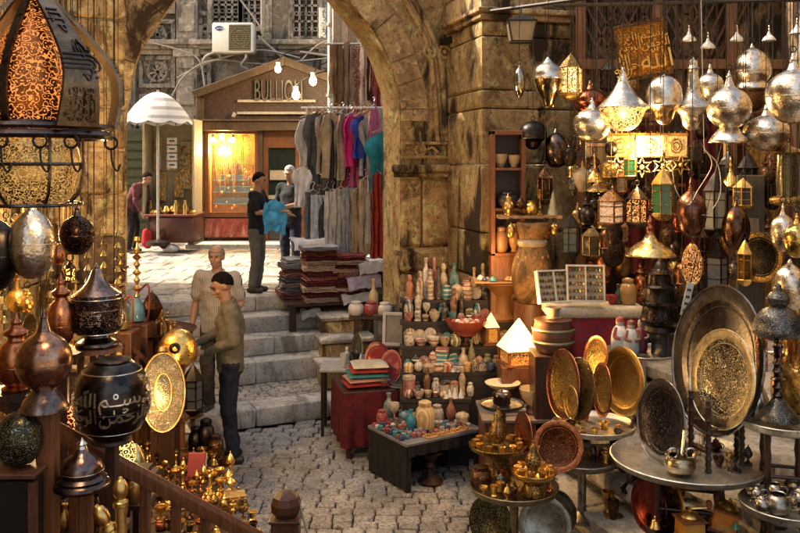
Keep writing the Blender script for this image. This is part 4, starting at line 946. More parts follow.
def lantern(label, px, y0, y1, hw, Y, prof, mats, top=None, name='lantern', cat='lantern', group=None, n=28, flute=0, nf=8, hexa=0, stroke=None, rz=0, wire=True):
    s=Y/F; h=(y1-y0)*s; r=hw*s; t=thing(name,label,cat,P(px,y1,Y),rz,group)
    if not isinstance(mats,(list,tuple)): mats=[mats]*len(prof)
    for i,(pn,pr) in enumerate(prof):
        mt=mats[min(i,len(mats)-1)]; nn=hexa or n
        m=MB(); pr2=[(a*r,b*h) for a,b in pr]
        if not hexa and len(pr2)>3:
            sm=smooth_pts([(a,0,b) for a,b in pr2],2); pr2=[(max(0,p.x),p.z) for p in sm]
        m.lathe(pr2,nn,flute=flute if i<2 else 0,nf=nf); o=m.build(pn,mt,t,smooth=30 if hexa else 50)
    if not hexa and n>=28:
        rmax=max(max(pr,key=lambda q:q[0]) for _,pr in prof); gl=[q for q in prof if q[0] in('globe','belly','ball','body','dome','hood','bowl')]
        m=MB()
        for pn,pr in gl[:2]:
            a,b=max(pr,key=lambda q:q[0]); m.tube([(a*r*1.005*cos(q*2*pi/28),a*r*1.005*sin(q*2*pi/28),b*h) for q in range(28)],max(.0016,r*.016),5,True)
        if gl: m.build('seam_band',mats[-1],t)
    if hexa:
        m=MB(); cg=[q for q in prof if q[0]=='cage'][0][1]; ra=cg[0][0]*r
        for k in range(hexa):
            a=2*pi*k/hexa; m.tube([(ra*1.02*cos(a),ra*1.02*sin(a),cg[0][1]*h),(ra*1.02*cos(a),ra*1.02*sin(a),cg[1][1]*h)],.05*r+.002,5)
            b=2*pi*(k+1)/hexa
            for f in (.3,.78): m.tube([(ra*1.01*cos(a),ra*1.01*sin(a),lerp(cg[0][1],cg[1][1],f)*h),(ra*1.01*cos(b),ra*1.01*sin(b),lerp(cg[0][1],cg[1][1],f)*h)],.03*r+.001,4)
        m.build('frame',mats[-1],t)
    if stroke is not None:
        pn,pr=prof[stroke[0]]; z0,z1=stroke[1]; m=MB(); tab=[(b,a) for a,b in pr]; 
        def rad(f):
            for (b0,a0),(b1,a1) in zip(tab,tab[1:]):
                if b0<=f<=b1: return lerp(a0,a1,(f-b0)/max(1e-6,b1-b0))
            return tab[-1][1]
        def on(u,v):
            f=lerp(z0,z1,v); q=rad(f)*r*1.012; return (q*cos(u),q*sin(u),f*h)
        for k in range(stroke[2]):
            if len(stroke)>4: wrap(m,stroke[4][k%len(stroke[4])],stroke[5],lambda x,z,o_:(lambda f:((rad(f)*r*1.004+o_)*cos(-pi/2+2*pi*k/stroke[2]+.1+x/r),(rad(f)*r*1.004+o_)*sin(-pi/2+2*pi*k/stroke[2]+.1+x/r),f*h))(max(0,min(1,(z0+z1)/2+z/h))),0,0,.006); continue
            c=-pi/2+2*pi*k/stroke[2]; wdt=2*pi/stroke[2]*.9
            for st_ in CALL[(k*3)%len(CALL)],CALL[(k*3+1)%len(CALL)],CALL[(k*3+2)%len(CALL)]:
                m.tube(smooth_pts([on(c+(a-.5)*wdt,b) for a,b in st_],4),[r*.032*(.6+.4*sin(q)) for q in range((len(st_)-1)*4+1)],5)
        for f in (z0-.03,z1+.03): m.tube([on(a*2*pi/28,(f-z0)/(z1-z0)) for a in range(28)],r*.022,5,True)
        m.build('silver_script',stroke[3] if len(stroke)>3 else SILVER2,t)
    if top is not None:
        m=MB(); tz=top-t.location.z
        m.tube([(.02*cos(q*pi/4),0,h+.016+.02*sin(q*pi/4)) for q in range(8)],.004,5,True)
        if wire: m.tube([(0,0,h+.03),(.004,0,lerp(h,tz,.5)),(0,0,tz)],.0028,5)
        else: chain(m,(0,0,h+.03),(0,0,tz))
        m.build('chain',IRON,t)
    return t
CALL=[[(.05,.3),(.15,.1),(.4,.12),(.5,.3),(.45,.7),(.55,.95)],[(.3,.9),(.35,.5),(.6,.35),(.8,.45),(.85,.2),(.7,.05)],[(.6,.6),(.7,.75),(.82,.7),(.8,.55),(.66,.5),(.6,.6)],
      [(.1,.8),(.2,.4),(.35,.2),(.55,.25),(.6,.9)],[(.15,.15),(.4,.05),(.75,.12),(.9,.4),(.88,.9)],[(.7,.55),(.75,.7),(.8,.55)],
      [(.08,.5),(.2,.7),(.3,.5),(.2,.3),(.08,.5)],[(.3,.4),(.5,.25),(.65,.5),(.62,.9)],[(.7,.2),(.9,.1),(.95,.5),(.9,.85)]]
BLKIN=metal((.07,.06,.055),(.025,.02,.02),.22,'patina')
# ---------------------------------------------------------------- big crown lamp at the upper left
Yb=2.35; s=Yb/F; t=thing('crown_lamp','huge pierced copper dome lamp with broad ribs and a hanging glowing globe','lamp',P(33,128,Yb))
AMB=filigree((.40,.12,.035),(1,.32,.06),.24,70.,.55,.02); AMBG=filigree((.55,.33,.1),(1,.54,.15),.11,95.,.15,.02)
RIBM=metal((.26,.18,.11),(.10,.065,.04),.36,'patina')
pr=[(40,4),(44,20),(45,40),(42,62),(34,82),(22,100),(10,118),(4,132),(0,134)]
m=MB(); m.lathe([(p.x,p.z) for p in smooth_pts([(a*s,0,b*s) for a,b in pr],3)],40); m.build('copper_dome',AMB,t,smooth=60)
rp=[(76,0),(80,22),(81,45),(73,66),(56,88),(38,108),(20,126),(8,142)]
angs=[-97,-36,30,90,150,214]
for i,a in enumerate(angs):
    A=radians(a); m=MB(); c_=smooth_pts([(p*s*cos(A),p*s*sin(A),q*s) for p,q in rp],4)
    wd=[lerp(.062,.016,j/len(c_)) for j in range(len(c_))] if i!=0 else [.010]*len(c_)
    if i==0: c_=smooth_pts([(p*.62*s*cos(A),p*.62*s*sin(A),q*s) for p,q in [(74,0)]+rp[1:]],4)
    side=Vector((-sin(A),cos(A),0)); vs=[];fs=[]
    for j,p in enumerate(c_):
        tt=(c_[min(j+1,len(c_)-1)]-c_[max(j-1,0)]).normalized(); nn=tt.cross(side).normalized()*.005
        for e in ((-1,-1),(1,-1),(1,1),(-1,1)): vs.append(p+side*wd[min(j,len(wd)-1)]*e[0]+nn*e[1])
    k=len(c_)
    for j in range(k-1):
        for e in range(4): fs.append((j*4+e,j*4+(e+1)%4,j*4+4+(e+1)%4,j*4+4+e))
    fs+=[(0,1,2,3),((k-1)*4+3,(k-1)*4+2,(k-1)*4+1,(k-1)*4)]
    m.add(vs,fs); rb=m.build('rib',RIBM if i!=0 else DARKM,t,smooth=50)
    if i in(1,2,5):
        m=MB()
        def onrib(x,z,o_):
            f=max(0,min(.999,.40+x*3.1)); j=f*(k-1); j0=int(j); p=c_[j0].lerp(c_[min(j0+1,k-1)],j-j0)
            tt=(c_[min(j0+1,k-1)]-c_[j0]).normalized(); nn=side.cross(tt).normalized()
            if nn.dot(Vector((cos(A),sin(A),.3)))<0: nn=-nn
            return p-side*z*1.5*(wd[j0]/.05)+nn*(.006+o_)
        wrap(m,'\uFDFB',.085,onrib,0,0,.003); wrap(m,'\uFDFA',.06,onrib,-.085,0,.003); wrap(m,'\uFDF2',.05,onrib,.09,0,.003)
        m.build('raised_script',DARKM,rb)
m=MB()
for z,r,w_ in ((0,74,.010),(-8,73,.012),(4,46,.008)): m.tube([(r*s*cos(a*pi/24),r*s*sin(a*pi/24),z*s) for a in range(48)],w_,6,True)
for a in range(6): m.tube([(45*s*cos(a*pi/3+.4),45*s*sin(a*pi/3+.4),2*s),(73*s*cos(a*pi/3+.4),73*s*sin(a*pi/3+.4),0)],.006,5)
m.build('crown_ring',DARKM,t)
m=MB(); m.lathe([(p.x,p.z) for p in smooth_pts([(a*s,0,b*s) for a,b in [(0,-80),(18,-79),(32,-74),(42,-58),(45,-40),(43,-22),(36,-8),(24,-4),(0,-3)]],3)],40); m.build('glowing_globe',AMBG,t,smooth=60)
m=MB()
for a in range(6):
    A=a*pi/3+.2; m.tube(smooth_pts([(q*s*cos(A),q*s*sin(A),z*s) for q,z in ((47,-4),(48,-25),(48,-45),(44,-64),(34,-76),(30,-78))],3),.0045,5)
for r,z in ((46,-76),(47.5,-36)): m.tube([(r*s*cos(a*pi/20),r*s*sin(a*pi/20),z*s) for a in range(40)],.005,5,True)
m.build('cage',DARKM,t)
for a in (-62,-88,-40,-115,20,80,150):
    A=radians(a); x,y=74*s*cos(A),74*s*sin(A); m=MB()
    m.tube([(x+.018*cos(q*pi/5),y,-.04+.018*sin(q*pi/5)) for q in range(10)],.0035,5,True); m.tube(smooth_pts([(x,y,-.055),(x+.004,y,-.10),(x+.018,y,-.12),(x+.026,y,-.10)],3),.003,5); m.parts('hook',IRON,t)
m=MB(); chain(m,(0,0,142*s),(0,0,3.65-t.location.z),.016,.004); m.build('chain',IRON,t)
lamp('dome_bulb',P(33,70,Yb-.0),.9); lamp('globe_glow',P(60,180,2.75),3.,(1,.66,.3),.05)
# iron rails over the stair, fixed to the side wall
t=thing('overhead_rail','iron rails above the stair that carry the copper lamps','rail')
m=MB()
for y in (2.35,2.9,3.3,3.6): m.tube([(-3.2,y,3.65),(-.4,y,3.65)],.015,6)
m.tube([(-.5,-1,3.67),(-.5,3.7,3.67)],.018,6); m.tube([(-3.1,3.7,3.67),(-.4,3.7,3.67)],.018,6); m.parts('rod',IRON,t)
# ---------------------------------------------------------------- lamps of the stair side
lantern('plain silver egg lamp hung left of the glowing globe',32,200,279,22,2.9,EGG,[SILVER,SILVER2],3.65)
lantern('small dark engraved globe lamp with red patches hung before the golden wall',77,203,255,17,3.3,GLOBE,[metal((.16,.07,.04),(.05,.025,.02),.25,'chase',28.,.4),DARKM],3.65)
lantern('black globe lamp cut by the edge of the picture beside the silver egg lamp',-6,196,292,24,2.9,GLOBE,[BLACKM],3.65)
lantern('dark bell necked lamp banded with silver script on a wooden stool',97,262,346,26,3.85,[('foot',[(.78,0),(.8,.04),(.5,.10),(.46,.13)]),('body',[(.46,.13),(.8,.17),(.98,.25),(1,.45),(.98,.58),(.9,.62)]),('hood',[(.9,.62),(.55,.70),(.32,.80),(.2,.90),(.1,.93),(.12,.94),(.04,.97),(0,1)])],[DARKM,metal((.34,.26,.2),(.07,.045,.035),.26,'chase',22.,.5),metal((.40,.29,.23),(.14,.09,.07),.22)],None,stroke=(1,(.20,.55),5,SILVER2,['\uFDFA','\uFDFB','\uFDFD'],.085))
t=thing('wooden_stool','red brown wooden stool under the script banded lamp','stool',P(97,346,3.85)); 
m=MB(); m.lathe([(0,-.001),(.11,-.001),(.115,-.02),(0,-.02)],20); m.build('seat',WOODR,t); m=MB()
for q in range(4): a=q*pi/2+.6; m.tube([(.07*cos(a),.07*sin(a),-.02),(.10*cos(a),.10*sin(a),-.95)],.016,6); 
m.parts('leg',WOODR,t)
lantern('slim bright copper bottle lamp standing behind the script banded lamp',61,272,350,14,3.75,BOTTLE,[COPPER])
lantern('red copper onion lamp cut by the picture edge, left of the bronze globe',16,312,390,19,3.2,BOTTLE,[COPPER])
lantern('polished bronze globe lamp with flared foot on the tall wooden post',44,308,410,27,3.0,SKIRT,[metal((.30,.22,.18),(.1,.07,.06),.2),metal((.46,.25,.15),(.14,.07,.045),.2,'patina'),metal((.30,.2,.15),(.1,.06,.05),.2)],None)
t=thing('wooden_post','square red brown post carrying the bronze globe lamp','post',P(48,410,3.0)); m=MB(); m.blk((0,0,-.49),(.066,.066,.98),.008); m.build('shaft',WOODR,t); m=MB(); m.blk((0,0,-.97),(.13,.13,.05),.008); m.build('foot',WOODR,t)
lantern('large black ball lamp inlaid with silver calligraphy on the stair rail',112,358,436,36,3.4,[('ball',[(.3,0),(.62,.04),(.86,.16),(1,.38),(1,.58),(.88,.8),(.62,.93),(.5,.96)]),('lid',[(.5,.96),(.52,.985),(.3,1),(0,1)])],[BLKIN,DARKM],None,stroke=(0,(.14,.82),3,metal((.85,.76,.6),(.6,.5,.36),.3),['\uFDFD','\uFDFA'],.20))
o=MB(); o.lathe([(0,-.001),(.075,-.001),(.08,-.02),(0,-.022)],20); tt=thing('ball_plinth','dark square plinth under the black calligraphy ball lamp','plinth',P(112,436.5,3.4)); o.build('slab',WOODB,tt,bevel=.004); o=MB(); o.bb(-.022,.022,-.022,.022,-.44,-.03); o.build('shaft',WOODB,tt,bevel=.004)
lantern('dark domed finial lamp with a wide stepped rim below the bronze globe',82,437,488,27,3.0,[('rim',[(.9,0),(1,.03),(1,.1),(.86,.16),(.9,.2),(.74,.27)]),('dome',[(.74,.26),(.78,.36),(.7,.5),(.5,.62),(.3,.7),(.2,.78)]),('tip',[(.2,.77),(.16,.84),(.2,.87),(.08,.93),(0,1)])],[DARKM,metal((.24,.16,.14),(.08,.05,.05),.18),SILVER2])
t=thing('short_post','short brown post holding the dark domed finial lamp','post',P(86,488.5,3.0)); m=MB(); m.blk((0,0,-.30),(.045,.045,.6),.008); m.build('shaft',WOODR,t)
lantern('pierced greenish silver ball lamp resting on the dark framed case',19,412,464,23,2.95,[('ball',[(.2,0),(.6,.05),(.92,.25),(1,.5),(.9,.75),(.6,.93),(.2,1),(0,1)])],[metal((.40,.38,.26),(.12,.11,.07),.3,'chase',34.,.5)])
t=thing('framed_case','dark glazed case with wooden corners under the pierced ball lamp','case',P(20,465,2.95)); m=MB(); m.blk((0,0,-.010),(.18,.18,.018),.005); m.blk((0,0,-.62),(.19,.19,.03),.005)
for a in (-1,1):
    for b in (-1,1): m.bb(a*.08-.012,a*.08+.012,b*.08-.012,b*.08+.012,-.6,-.03)
m.build('frame',WOODD,t); m=MB(); m.bb(-.075,.075,-.075,.075,-.6,-.03); m.build('pane',plain((.02,.018,.015),.12),t,smooth=0)
for (x0,y0,x1,y1,l) in ((120,478,122,560,'upright polished brass rod with a turned knob before the stair rail'),(96,506,128,560,'slanting polished brass rod leaning below the domed finial lamp')):
    a=P(x0,y0,2.9); b=P(x1,y1,2.9); t=thing('brass_rod',l,'rod',b,0,'brass rods by the stair rail'); d=a-b; Lr=d.length; M_=d.to_track_quat('Z','Y').to_matrix().to_4x4()
    m=MB(); m.M=M_; m.lathe([(0,0),(.019,0),(.019,Lr-.10),(.026,Lr-.095),(.026,Lr-.08),(.019,Lr-.075)],16); m.build('shaft',BRASS,t)
    m=MB(); m.M=M_; m.lathe([(.019,Lr-.076),(.015,Lr-.07),(.024,Lr-.055),(.026,Lr-.03),(.018,Lr-.01),(.01,Lr-.004),(.008,Lr+.004),(0,Lr+.006)],16); m.build('knob',BRASS,t)
# stair landing, handrail, balusters, newel
t=thing('stair_landing','wooden landing and flight of stairs that the handrail guards','stairs',(0,0,0))
m=MB(); m.bb(-3.1,.9,-2,3.72,.86,1.0); m.build('landing_floor',WOODD,t,smooth=0)
m=MB()
for k in range(5): m.bb(-2.9,-1.35+.17*k,3.72+.0*k,4.6,.80-.17*k-.04,.80-.17*k) if k<1 else m.bb(-1.35+.17*(k-1),-1.35+.17*k+.02,3.72,4.6,.80-.17*k-.04,.80-.17*k)
m.parts('tread',WOODB,t,smooth=0)
t=thing('handrail','thick sloping wooden handrail with square balusters in the lower left corner','handrail',P(60,432,3.4))
A_=V(0,0,0); B_=P(276,548,3.95)-P(60,432,3.4); A2=A_-(B_-A_)*.32
m=MB(); u=(B_-A2).normalized(); sd=u.cross(V(0,0,1)).normalized(); upv=sd.cross(u)
vs=[];ov=[(-.026,-.032),(.026,-.032),(.032,-.008),(.032,.012),(.02,.032),(-.02,.032),(-.032,.012),(-.032,-.008)]
for p in (A2,B_): vs+=[p+sd*a+upv*b for a,b in ov]
m.add(vs,[(i,(i+1)%8,8+(i+1)%8,8+i) for i in range(8)]+[tuple(range(8)),tuple(range(8,16))[::-1]]); m.build('rail',WOODR,t,smooth=30)
for f in (.06,.2,.36,.50,.64,.78,.92):
    p=A_+(B_-A_)*f; m=MB(); m.bb(p.x-.02,p.x+.02,p.y-.02,p.y+.02,p.z-.9,p.z-.02); m.build('baluster',WOODR,t,smooth=0,bevel=.006)
t=thing('newel_post','dark wooden newel post with a carved faceted head at the foot of the rail','post',P(286,490,4.0)); s=4/F
m=MB(); m.lathe([(0,0),(5*s,-.5*s),(8*s,-2*s),(13*s,-6*s),(15.5*s,-13*s),(15*s,-20*s),(10*s,-26*s),(11*s,-28*s)],8,a0=pi/8); m.build('head',WOODD,t,smooth=20)
m=MB(); m.blk((0,0,-.62),(27*s,27*s,1.0),.012); m.build('shaft',WOODD,t); m=MB(); m.blk((0,0,-.128),(31*s,31*s,.014),.004); m.build('collar',WOODD,t)
m=MB(); m.tube(smooth_pts([(.06,.0,-.05),(.12,.0,-.25),(.2,-.0,-.35)],4),.006,5); m.build('cord',plain((.5,.42,.28),.8),t)
# second small rail further back
t=thing('back_rail','short sloping wooden rail behind the oval mirror','handrail',P(116,334,6.55)); b=P(168,380,6.8)-P(116,334,6.55)
m=MB(); m.tube([(0,0,0),b],.024,4); m.build('rail',WOODD,t,smooth=20); m=MB()
for f in (.1,.4,.7,.97): p=b*f; m.bb(p.x-.015,p.x+.015,p.y-.015,p.y+.015,p.z-.75,p.z-.02)
m.parts('baluster',WOODD,t,smooth=0)
# ---------------------------------------------------------------- brass crowd
pl=thing('brass_platform','low dark platform spread with brass wares beside the olive shirted man','platform',(0,0,0))
m=MB(); m.add([(-2.6,4.7,.45),(-.86,4.7,.45),(-1.62,7.25,.45),(-2.9,7.25,.45),(-2.6,4.7,.4),(-.86,4.7,.4),(-1.62,7.25,.4),(-2.9,7.25,.4)],[(0,1,2,3),(7,6,5,4),(0,4,5,1),(1,5,6,2),(2,6,7,3),(3,7,4,0)]); m.build('top',cloth((.03,.02,.016)),pl,smooth=0)
m=MB(); m.add([(-2.6,4.75,.4),(-.9,4.75,.4),(-1.65,7.2,.4),(-2.85,7.2,.4),(-2.6,4.75,0),(-.9,4.75,0),(-1.65,7.2,0),(-2.85,7.2,0)],[(0,4,5,1),(1,5,6,2),(2,6,7,3),(3,7,4,0)]); m.build('skirt',cloth((.05,.03,.025)),pl,smooth=0)
p=P(163,430,6.35); m=MB(); m.bb(p.x-.09,p.x+.09,6.33,6.5,.452,p.z-.002); m.build('raised_block',WOODB,pl,smooth=0,bevel=.006)
KIND={'bell':[(1,0),(1,.05),(.75,.22),(.62,.45),(.5,.58),(.2,.64),(.12,.7),(.2,.78),(.22,.88),(.1,.98),(0,1)],
'goblet':[(.7,0),(.66,.05),(.2,.12),(.14,.4),(.3,.5),(.8,.62),(1,.85),(.95,1),(.85,.98),(.7,.7),(0,.6)],
'candlestick':[(1,0),(.95,.06),(.4,.12),(.22,.2),(.4,.28),(.2,.36),(.18,.6),(.4,.68),(.2,.75),(.5,.86),(.55,.9),(.25,.92),(.25,1),(0,1)],
'coffee pot':[(.7,0),(.75,.04),(.6,.08),(.95,.25),(1,.38),(.7,.56),(.45,.66),(.5,.76),(.3,.84),(.1,.9),(.16,.95),(0,1)],
'mortar':[(.75,0),(.8,.1),(.5,.2),(.65,.4),(.8,.75),(1,.95),(1,1),(.85,1),(.6,.4),(0,.35)],
'incense burner':[(.8,0),(.8,.06),(.25,.14),(.25,.28),(.7,.38),(.9,.5),(.85,.6),(.6,.72),(.3,.84),(.1,.9),(.14,.95),(0,1)],
'bowl':[(.5,0),(.52,.12),(.75,.35),(.95,.75),(1,1),(.94,1),(.7,.45),(0,.3)],
'jar':[(.75,0),(.95,.15),(1,.5),(.85,.72),(.6,.8),(.66,.84),(.66,.94),(.3,1),(0,1)],
'vase':[(.5,0),(.55,.03),(.45,.08),(.85,.28),(1,.45),(.75,.65),(.36,.78),(.3,.88),(.48,1),(.38,1),(.2,.85),(0,.8)],
'figurine':[(.7,0),(.75,.05),(.55,.1),(.6,.35),(.72,.55),(.5,.68),(.3,.74),(.42,.8),(.46,.88),(.34,.97),(0,1)],
'cone':[(1,0),(.95,.06),(.6,.4),(.3,.75),(.12,.95),(0,1)],
'lidded box':[(.95,0),(1,.06),(1,.55),(1.06,.57),(1.06,.68),(.95,.8),(.5,.92),(.14,.95),(.16,1),(0,1)],
'bottle':[(.7,0),(.8,.05),(.8,.5),(.6,.62),(.3,.7),(.26,.9),(.36,.93),(.3,1),(0,1)],
'cup':[(.5,0),(.55,.05),(.8,.3),(.95,.7),(1,1),(.92,1),(.7,.35),(0,.25)]}
def pot(kind,loc,r,h,mt,label,group=None,spout=False,name=None,n=16):
    key=kind.replace(' ','_'); o=MB().lathe([(a*r,b*h) for a,b in KIND[kind]],n).build(name or {'cone':'stone_cone','bell':'brass_bell'}.get(key,key),mt,None,smooth=42,loc=loc,rz=R.uniform(0,6)); tag(o,label,kind,group)
    if spout:
        m=MB(); m.tube(smooth_pts([(r*.85,0,h*.3),(r*1.4,0,h*.42),(r*1.6,0,h*.62),(r*1.8,0,h*.68)],3),[r*.16]*4+[r*.1]*6,6); m.build('spout',mt,o)
        m=MB(); m.tube(smooth_pts([(-r*.5,0,h*.68),(-r*1.4,0,h*.62),(-r*1.45,0,h*.35),(-r*.9,0,h*.25)],3),r*.08,5); m.build('handle',mt,o)
    return o
METS=[('golden',GOLD),('brass',BRASS),('engraved brass',BRASSE),('dull bronze',BRONZE),('coppery',COPPER)]
def on_z(px,py,z): Y=(H-z)*F/(py-YH); return V((px-400)*Y/F,Y,z)
rows=[(430,205,None),(440,140,205),(449,138,212),(458,138,218),(467,138,226),(476,128,232),(484,122,236),(492,120,240),(500,120,245),(509,128,250),(519,140,254),(531,160,258),(545,190,262)]
rn=['','in the back row','in the second row','in the third row','in the fourth row','in the fifth row','in the sixth row','in the seventh row','in the eighth row','beside the red book','near the stair rail','just above the stair rail','against the stair rail']
tall_spots=[]
for ri,(py,a,b) in enumerate(rows):
    if b is None: continue
    x=a+R.uniform(0,5); last=None
    while x<b:
        kind=R.choice(['bell','goblet','candlestick','coffee pot','mortar','incense burner','bell','goblet','candlestick','jar'])
        nm_,mt=R.choice(METS if R.random()<.6 else METS[:3]); p=on_z(x,py+R.uniform(-3,3),.452); sY=p.y/F
        r=R.uniform(3.8,6.2)*sY; h=r*R.choice([2.6,3.2,4.6]) if kind in('candlestick','coffee pot','incense burner') else r*R.uniform(1.5,2.2)
        near='' if last is None else f', beside the {last}'
        pot(kind,p,r,h,mt,f'small {nm_} {kind} {rn[ri]}{near.replace("engraved ","")}','small brass wares on the dark platform',kind=='coffee pot',n=14)
        last=f'{nm_} {kind}'; x+=r/sY*1.62+R.uniform(.3,1.8)
for (px,py,w_,h_,mt,l,kd) in ((206,452,9,34,BLACKM,'black iron jar with a lidded top behind the brass crowd','jar'),(196,452,8,26,BLACKM,'shorter black jar left of the lidded iron jar','jar'),(216,458,8,24,BRONZE,'dark bronze jug standing by the man\'s trouser leg','jar')):
    pot(kd,on_z(px,py,.452),w_*.0078,h_*.0078,mt,l)
o=MB().at((0,0,.085),radians(-12)).blk((0,0,0),(.13,.035,.17),.006).build('red_book',plain((.22,.02,.025),.5),None,loc=on_z(197,478,.452)+V(0,0,.01)); tag(o,'dark red book standing among the brass wares','book'); MB().at((0,0,.085),radians(-12)).bb(-.06,.067,-.012,.012,-.08,.08).build('page_block',plain((.6,.55,.42),.8),o,smooth=0)
o=MB().blk((0,0,.03),(.13,.10,.06),.008).build('brass_box',BRASS,None,loc=on_z(235,505,.452),rz=.3); tag(o,'flat topped brass box at the street side of the brass wares','box'); MB().blk((0,0,.069),(.138,.108,.016),.005).build('lid',BRASS,o)
# mirror, white marble caskets, gold dome on a turned pillar, dark lantern
t=thing('oval_mirror','oval hand mirror in a speckled mosaic frame leaning against the back rail','mirror',P(163,430,6.35),radians(18)); s=6.35/F
m=MB(); el=lambda a,b,n_=32:[(a*cos(q*2*pi/n_),b*sin(q*2*pi/n_)) for q in range(n_)]
MOS=metal((.90,.80,.58),(.36,.29,.17),.38,'chase',30.,.5)
m.at((0,0,38*s),radians(-12)); m.ring(el(21*s,38*s),el(8*s,18*s),.03,-.015); m.build('frame',MOS,t,smooth=30)
m=MB().at((0,0,38*s),radians(-12)); m.tube([(a,-.02,b) for a,b in el(21*s,38*s)],.010,6,True); m.tube([(a,-.02,b) for a,b in el(8*s,18*s)],.008,6,True); m.lathe([(0,40*s),(5*s,40*s),(4*s,44*s),(0,46*s)],10); m.build('rim',BRASS,t)
m=MB().at((0,0,38*s),radians(-12)); m.prism(el(9*s,19*s),.01,-.002); m.build('glass',metal((.25,.2,.12),(.12,.09,.05),.15),t,smooth=0)
for px,py,l in ((158,436,'white marble casket with a pale lid, nearer the oval mirror'),(180,443,'white marble casket with a pale lid, nearer the black jars')):
    t=thing('marble_casket',l,'casket',on_z(px,py,.452),.2,'white caskets behind the brass wares'); s=t.location.y/F
    m=MB(); m.blk((0,0,6*s),(20*s,16*s,12*s),.006); m.build('body',glass((.6,.55,.42),.2,.8),t); m=MB(); m.box((0,0,14.5*s),(22*s,18*s,5*s),.75); m.build('lid',plain((.72,.68,.58),.35),t,bevel=.006)
t=thing('gilded_dome','hammered golden dome with a dark socket on a turned wooden pillar','lamp',P(178,420,6.55)); s=6.55/F
m=MB(); m.lathe([(p.x,p.z) for p in smooth_pts([(a*s,0,b*s) for a,b in [(17,58),(19,62),(19,72),(15,83),(8,89),(0,91)]],3)],30); m.build('dome',GOLD,t); m=MB(); m.at((2*s,-18*s,76*s),pi/2).lathe([(0,-.01),(5*s,-.01),(5.5*s,.02),(4*s,.025),(3*s,0),(0,-.005)],16); m.build('socket',BLACKM,t)
m=MB(); m.lathe([(12*s,.452-t.location.z),(12*s,.48-t.location.z),(7*s,.5-t.location.z),(7*s,-.01),(10*s,-.0),(10*s,4*s),(6*s,8*s),(7*s,26*s),(5*s,40*s),(8*s,52*s),(15*s,58*s),(0,58*s)],14); m.build('pillar',WOODR,t)
lantern('tall black lantern with white panes at the olive shirted man\'s hip',193,362,415,11,6.9,HEXL,[BLACKM,plain((.10,.10,.09),.2),BLACKM,BLACKM],None,hexa=6)
o=MB(); o.lathe([(0,0),(.10,0),(.08,.03),(.02,.05),(.02,.28),(.09,.31),(0,.31)],12); tag(o.build('small_pedestal',WOODD,None,loc=P(193,415.2,6.9)-V(0,0,.312)),'slim dark pedestal under the black lantern beside the man','pedestal')
# gold pieces on a copper tray further back
t=thing('copper_tray_table','tall round table topped by a copper tray near the left arch pier','table',P(152,333,7.25)); s=7.25/F
m=MB(); m.lathe([(0,0),(40*s,0),(43*s,.03),(44*s,.035),(41*s,.02),(0,.012)],40); m.build('tray',COPPERE,t); m=MB()
for q in range(4): a=q*pi/2+.5; m.tube([(22*s*cos(a),22*s*sin(a),0),(30*s*cos(a),30*s*sin(a),-t.location.z)],.025,6)
m.parts('leg',WOODD,t)
pos=['near edge','near edge beside the hookah','left rim','centre','far rim','far rim beside the arch pier','right rim','middle front']
k=0
for i in range(26):
    a=R.uniform(0,2*pi); q=sqrt(R.random())*37*s; kind=['goblet','candlestick','bell','cup','incense burner','figurine'][i%6]; nm_,mt=METS[i%3]
    pot(kind,t.location+V(q*cos(a),q*sin(a),.02),R.uniform(.022,.04),R.uniform(.08,.15),mt,f'tiny {nm_} {kind} on the tall copper tray table','tiny gilt %s pieces on the copper tray'%kind,n=10)
def hookah(label,px,y0,y1,Y,mt,glassc,hw):
    s=Y/F; h=(y1-y0)*s; r=hw*s; t=thing('hookah',label,'hookah',P(px,y1,Y))
    m=MB(); m.lathe([(.5*r,0),(.9*r,.02*h),(r,.1*h),(.8*r,.2*h),(.35*r,.27*h),(.3*r,.29*h)],16); m.build('water_base',glassc,t)
    m=MB(); pr=[(.3*r,.285*h),(.4*r,.3*h),(.2*r,.33*h)]
    for q in range(6): z=.36+.09*q; pr+=[(.18*r,z*h),(.42*r if q%2 else .6*r,(z+.035)*h),(.16*r,(z+.07)*h)]
    pr+=[(.15*r,.93*h),(.5*r,.95*h),(.45*r,.99*h),(0,h)]
    m.lathe(pr,14); m.build('stem',mt,t); m=MB(); m.lathe([(0,.80*h),(.9*r,.80*h),(1.0*r,.815*h),(0,.81*h)],16); m.build('ash_tray',mt,t)
    m=MB(); m.tube(smooth_pts([(0,0,.33*h),(r*1.6,-.05,.45*h),(r*1.9,-.08,.2*h),(r*1.4,-.02,.03*h)],4),.009,5); m.build('hose',plain((.2,.04,.03),.6),t); return t
hk=hookah('tall brass hookah with a blue glass base against the left arch pier',137,236,322,7.0,BRASS,plain((.10,.22,.30),.1),8)
hookah('shorter brass hookah left of the tall one by the arch pier',121,252,330,6.7,BRASSE,plain((.25,.16,.05),.1),8)
for px,l in ((137,'tall hookah'),(121,'short hookah')):
    Y=7.0 if px==137 else 6.7; y1=322 if px==137 else 330; p=P(px,y1,Y); o=MB().bb(-.12,.12,-.12,.12,-p.z,-.001); tag(o.build('wooden_pedestal',WOODD,None,smooth=0,loc=p,bevel=.01),f'dark square wooden pedestal carrying the {l}','pedestal')
lantern('brown copper diamond shaped lantern standing beside the tall hookah',152,290,322,11,7.1,[('lower',[(.2,0),(.5,.1),(1,.45)]),('upper',[(1,.45),(.5,.8),(.12,.92),(.05,.98),(0,1)])],[metal((.20,.11,.07),(.08,.05,.03),.3),BRONZE],None,n=6)
p=P(152,322.3,7.1); tag(MB().bb(-.05,.05,-.05,.05,-.10,-.002).build('wooden_block',WOODD,None,loc=p,smooth=0),'small wooden block under the diamond shaped lantern','block')
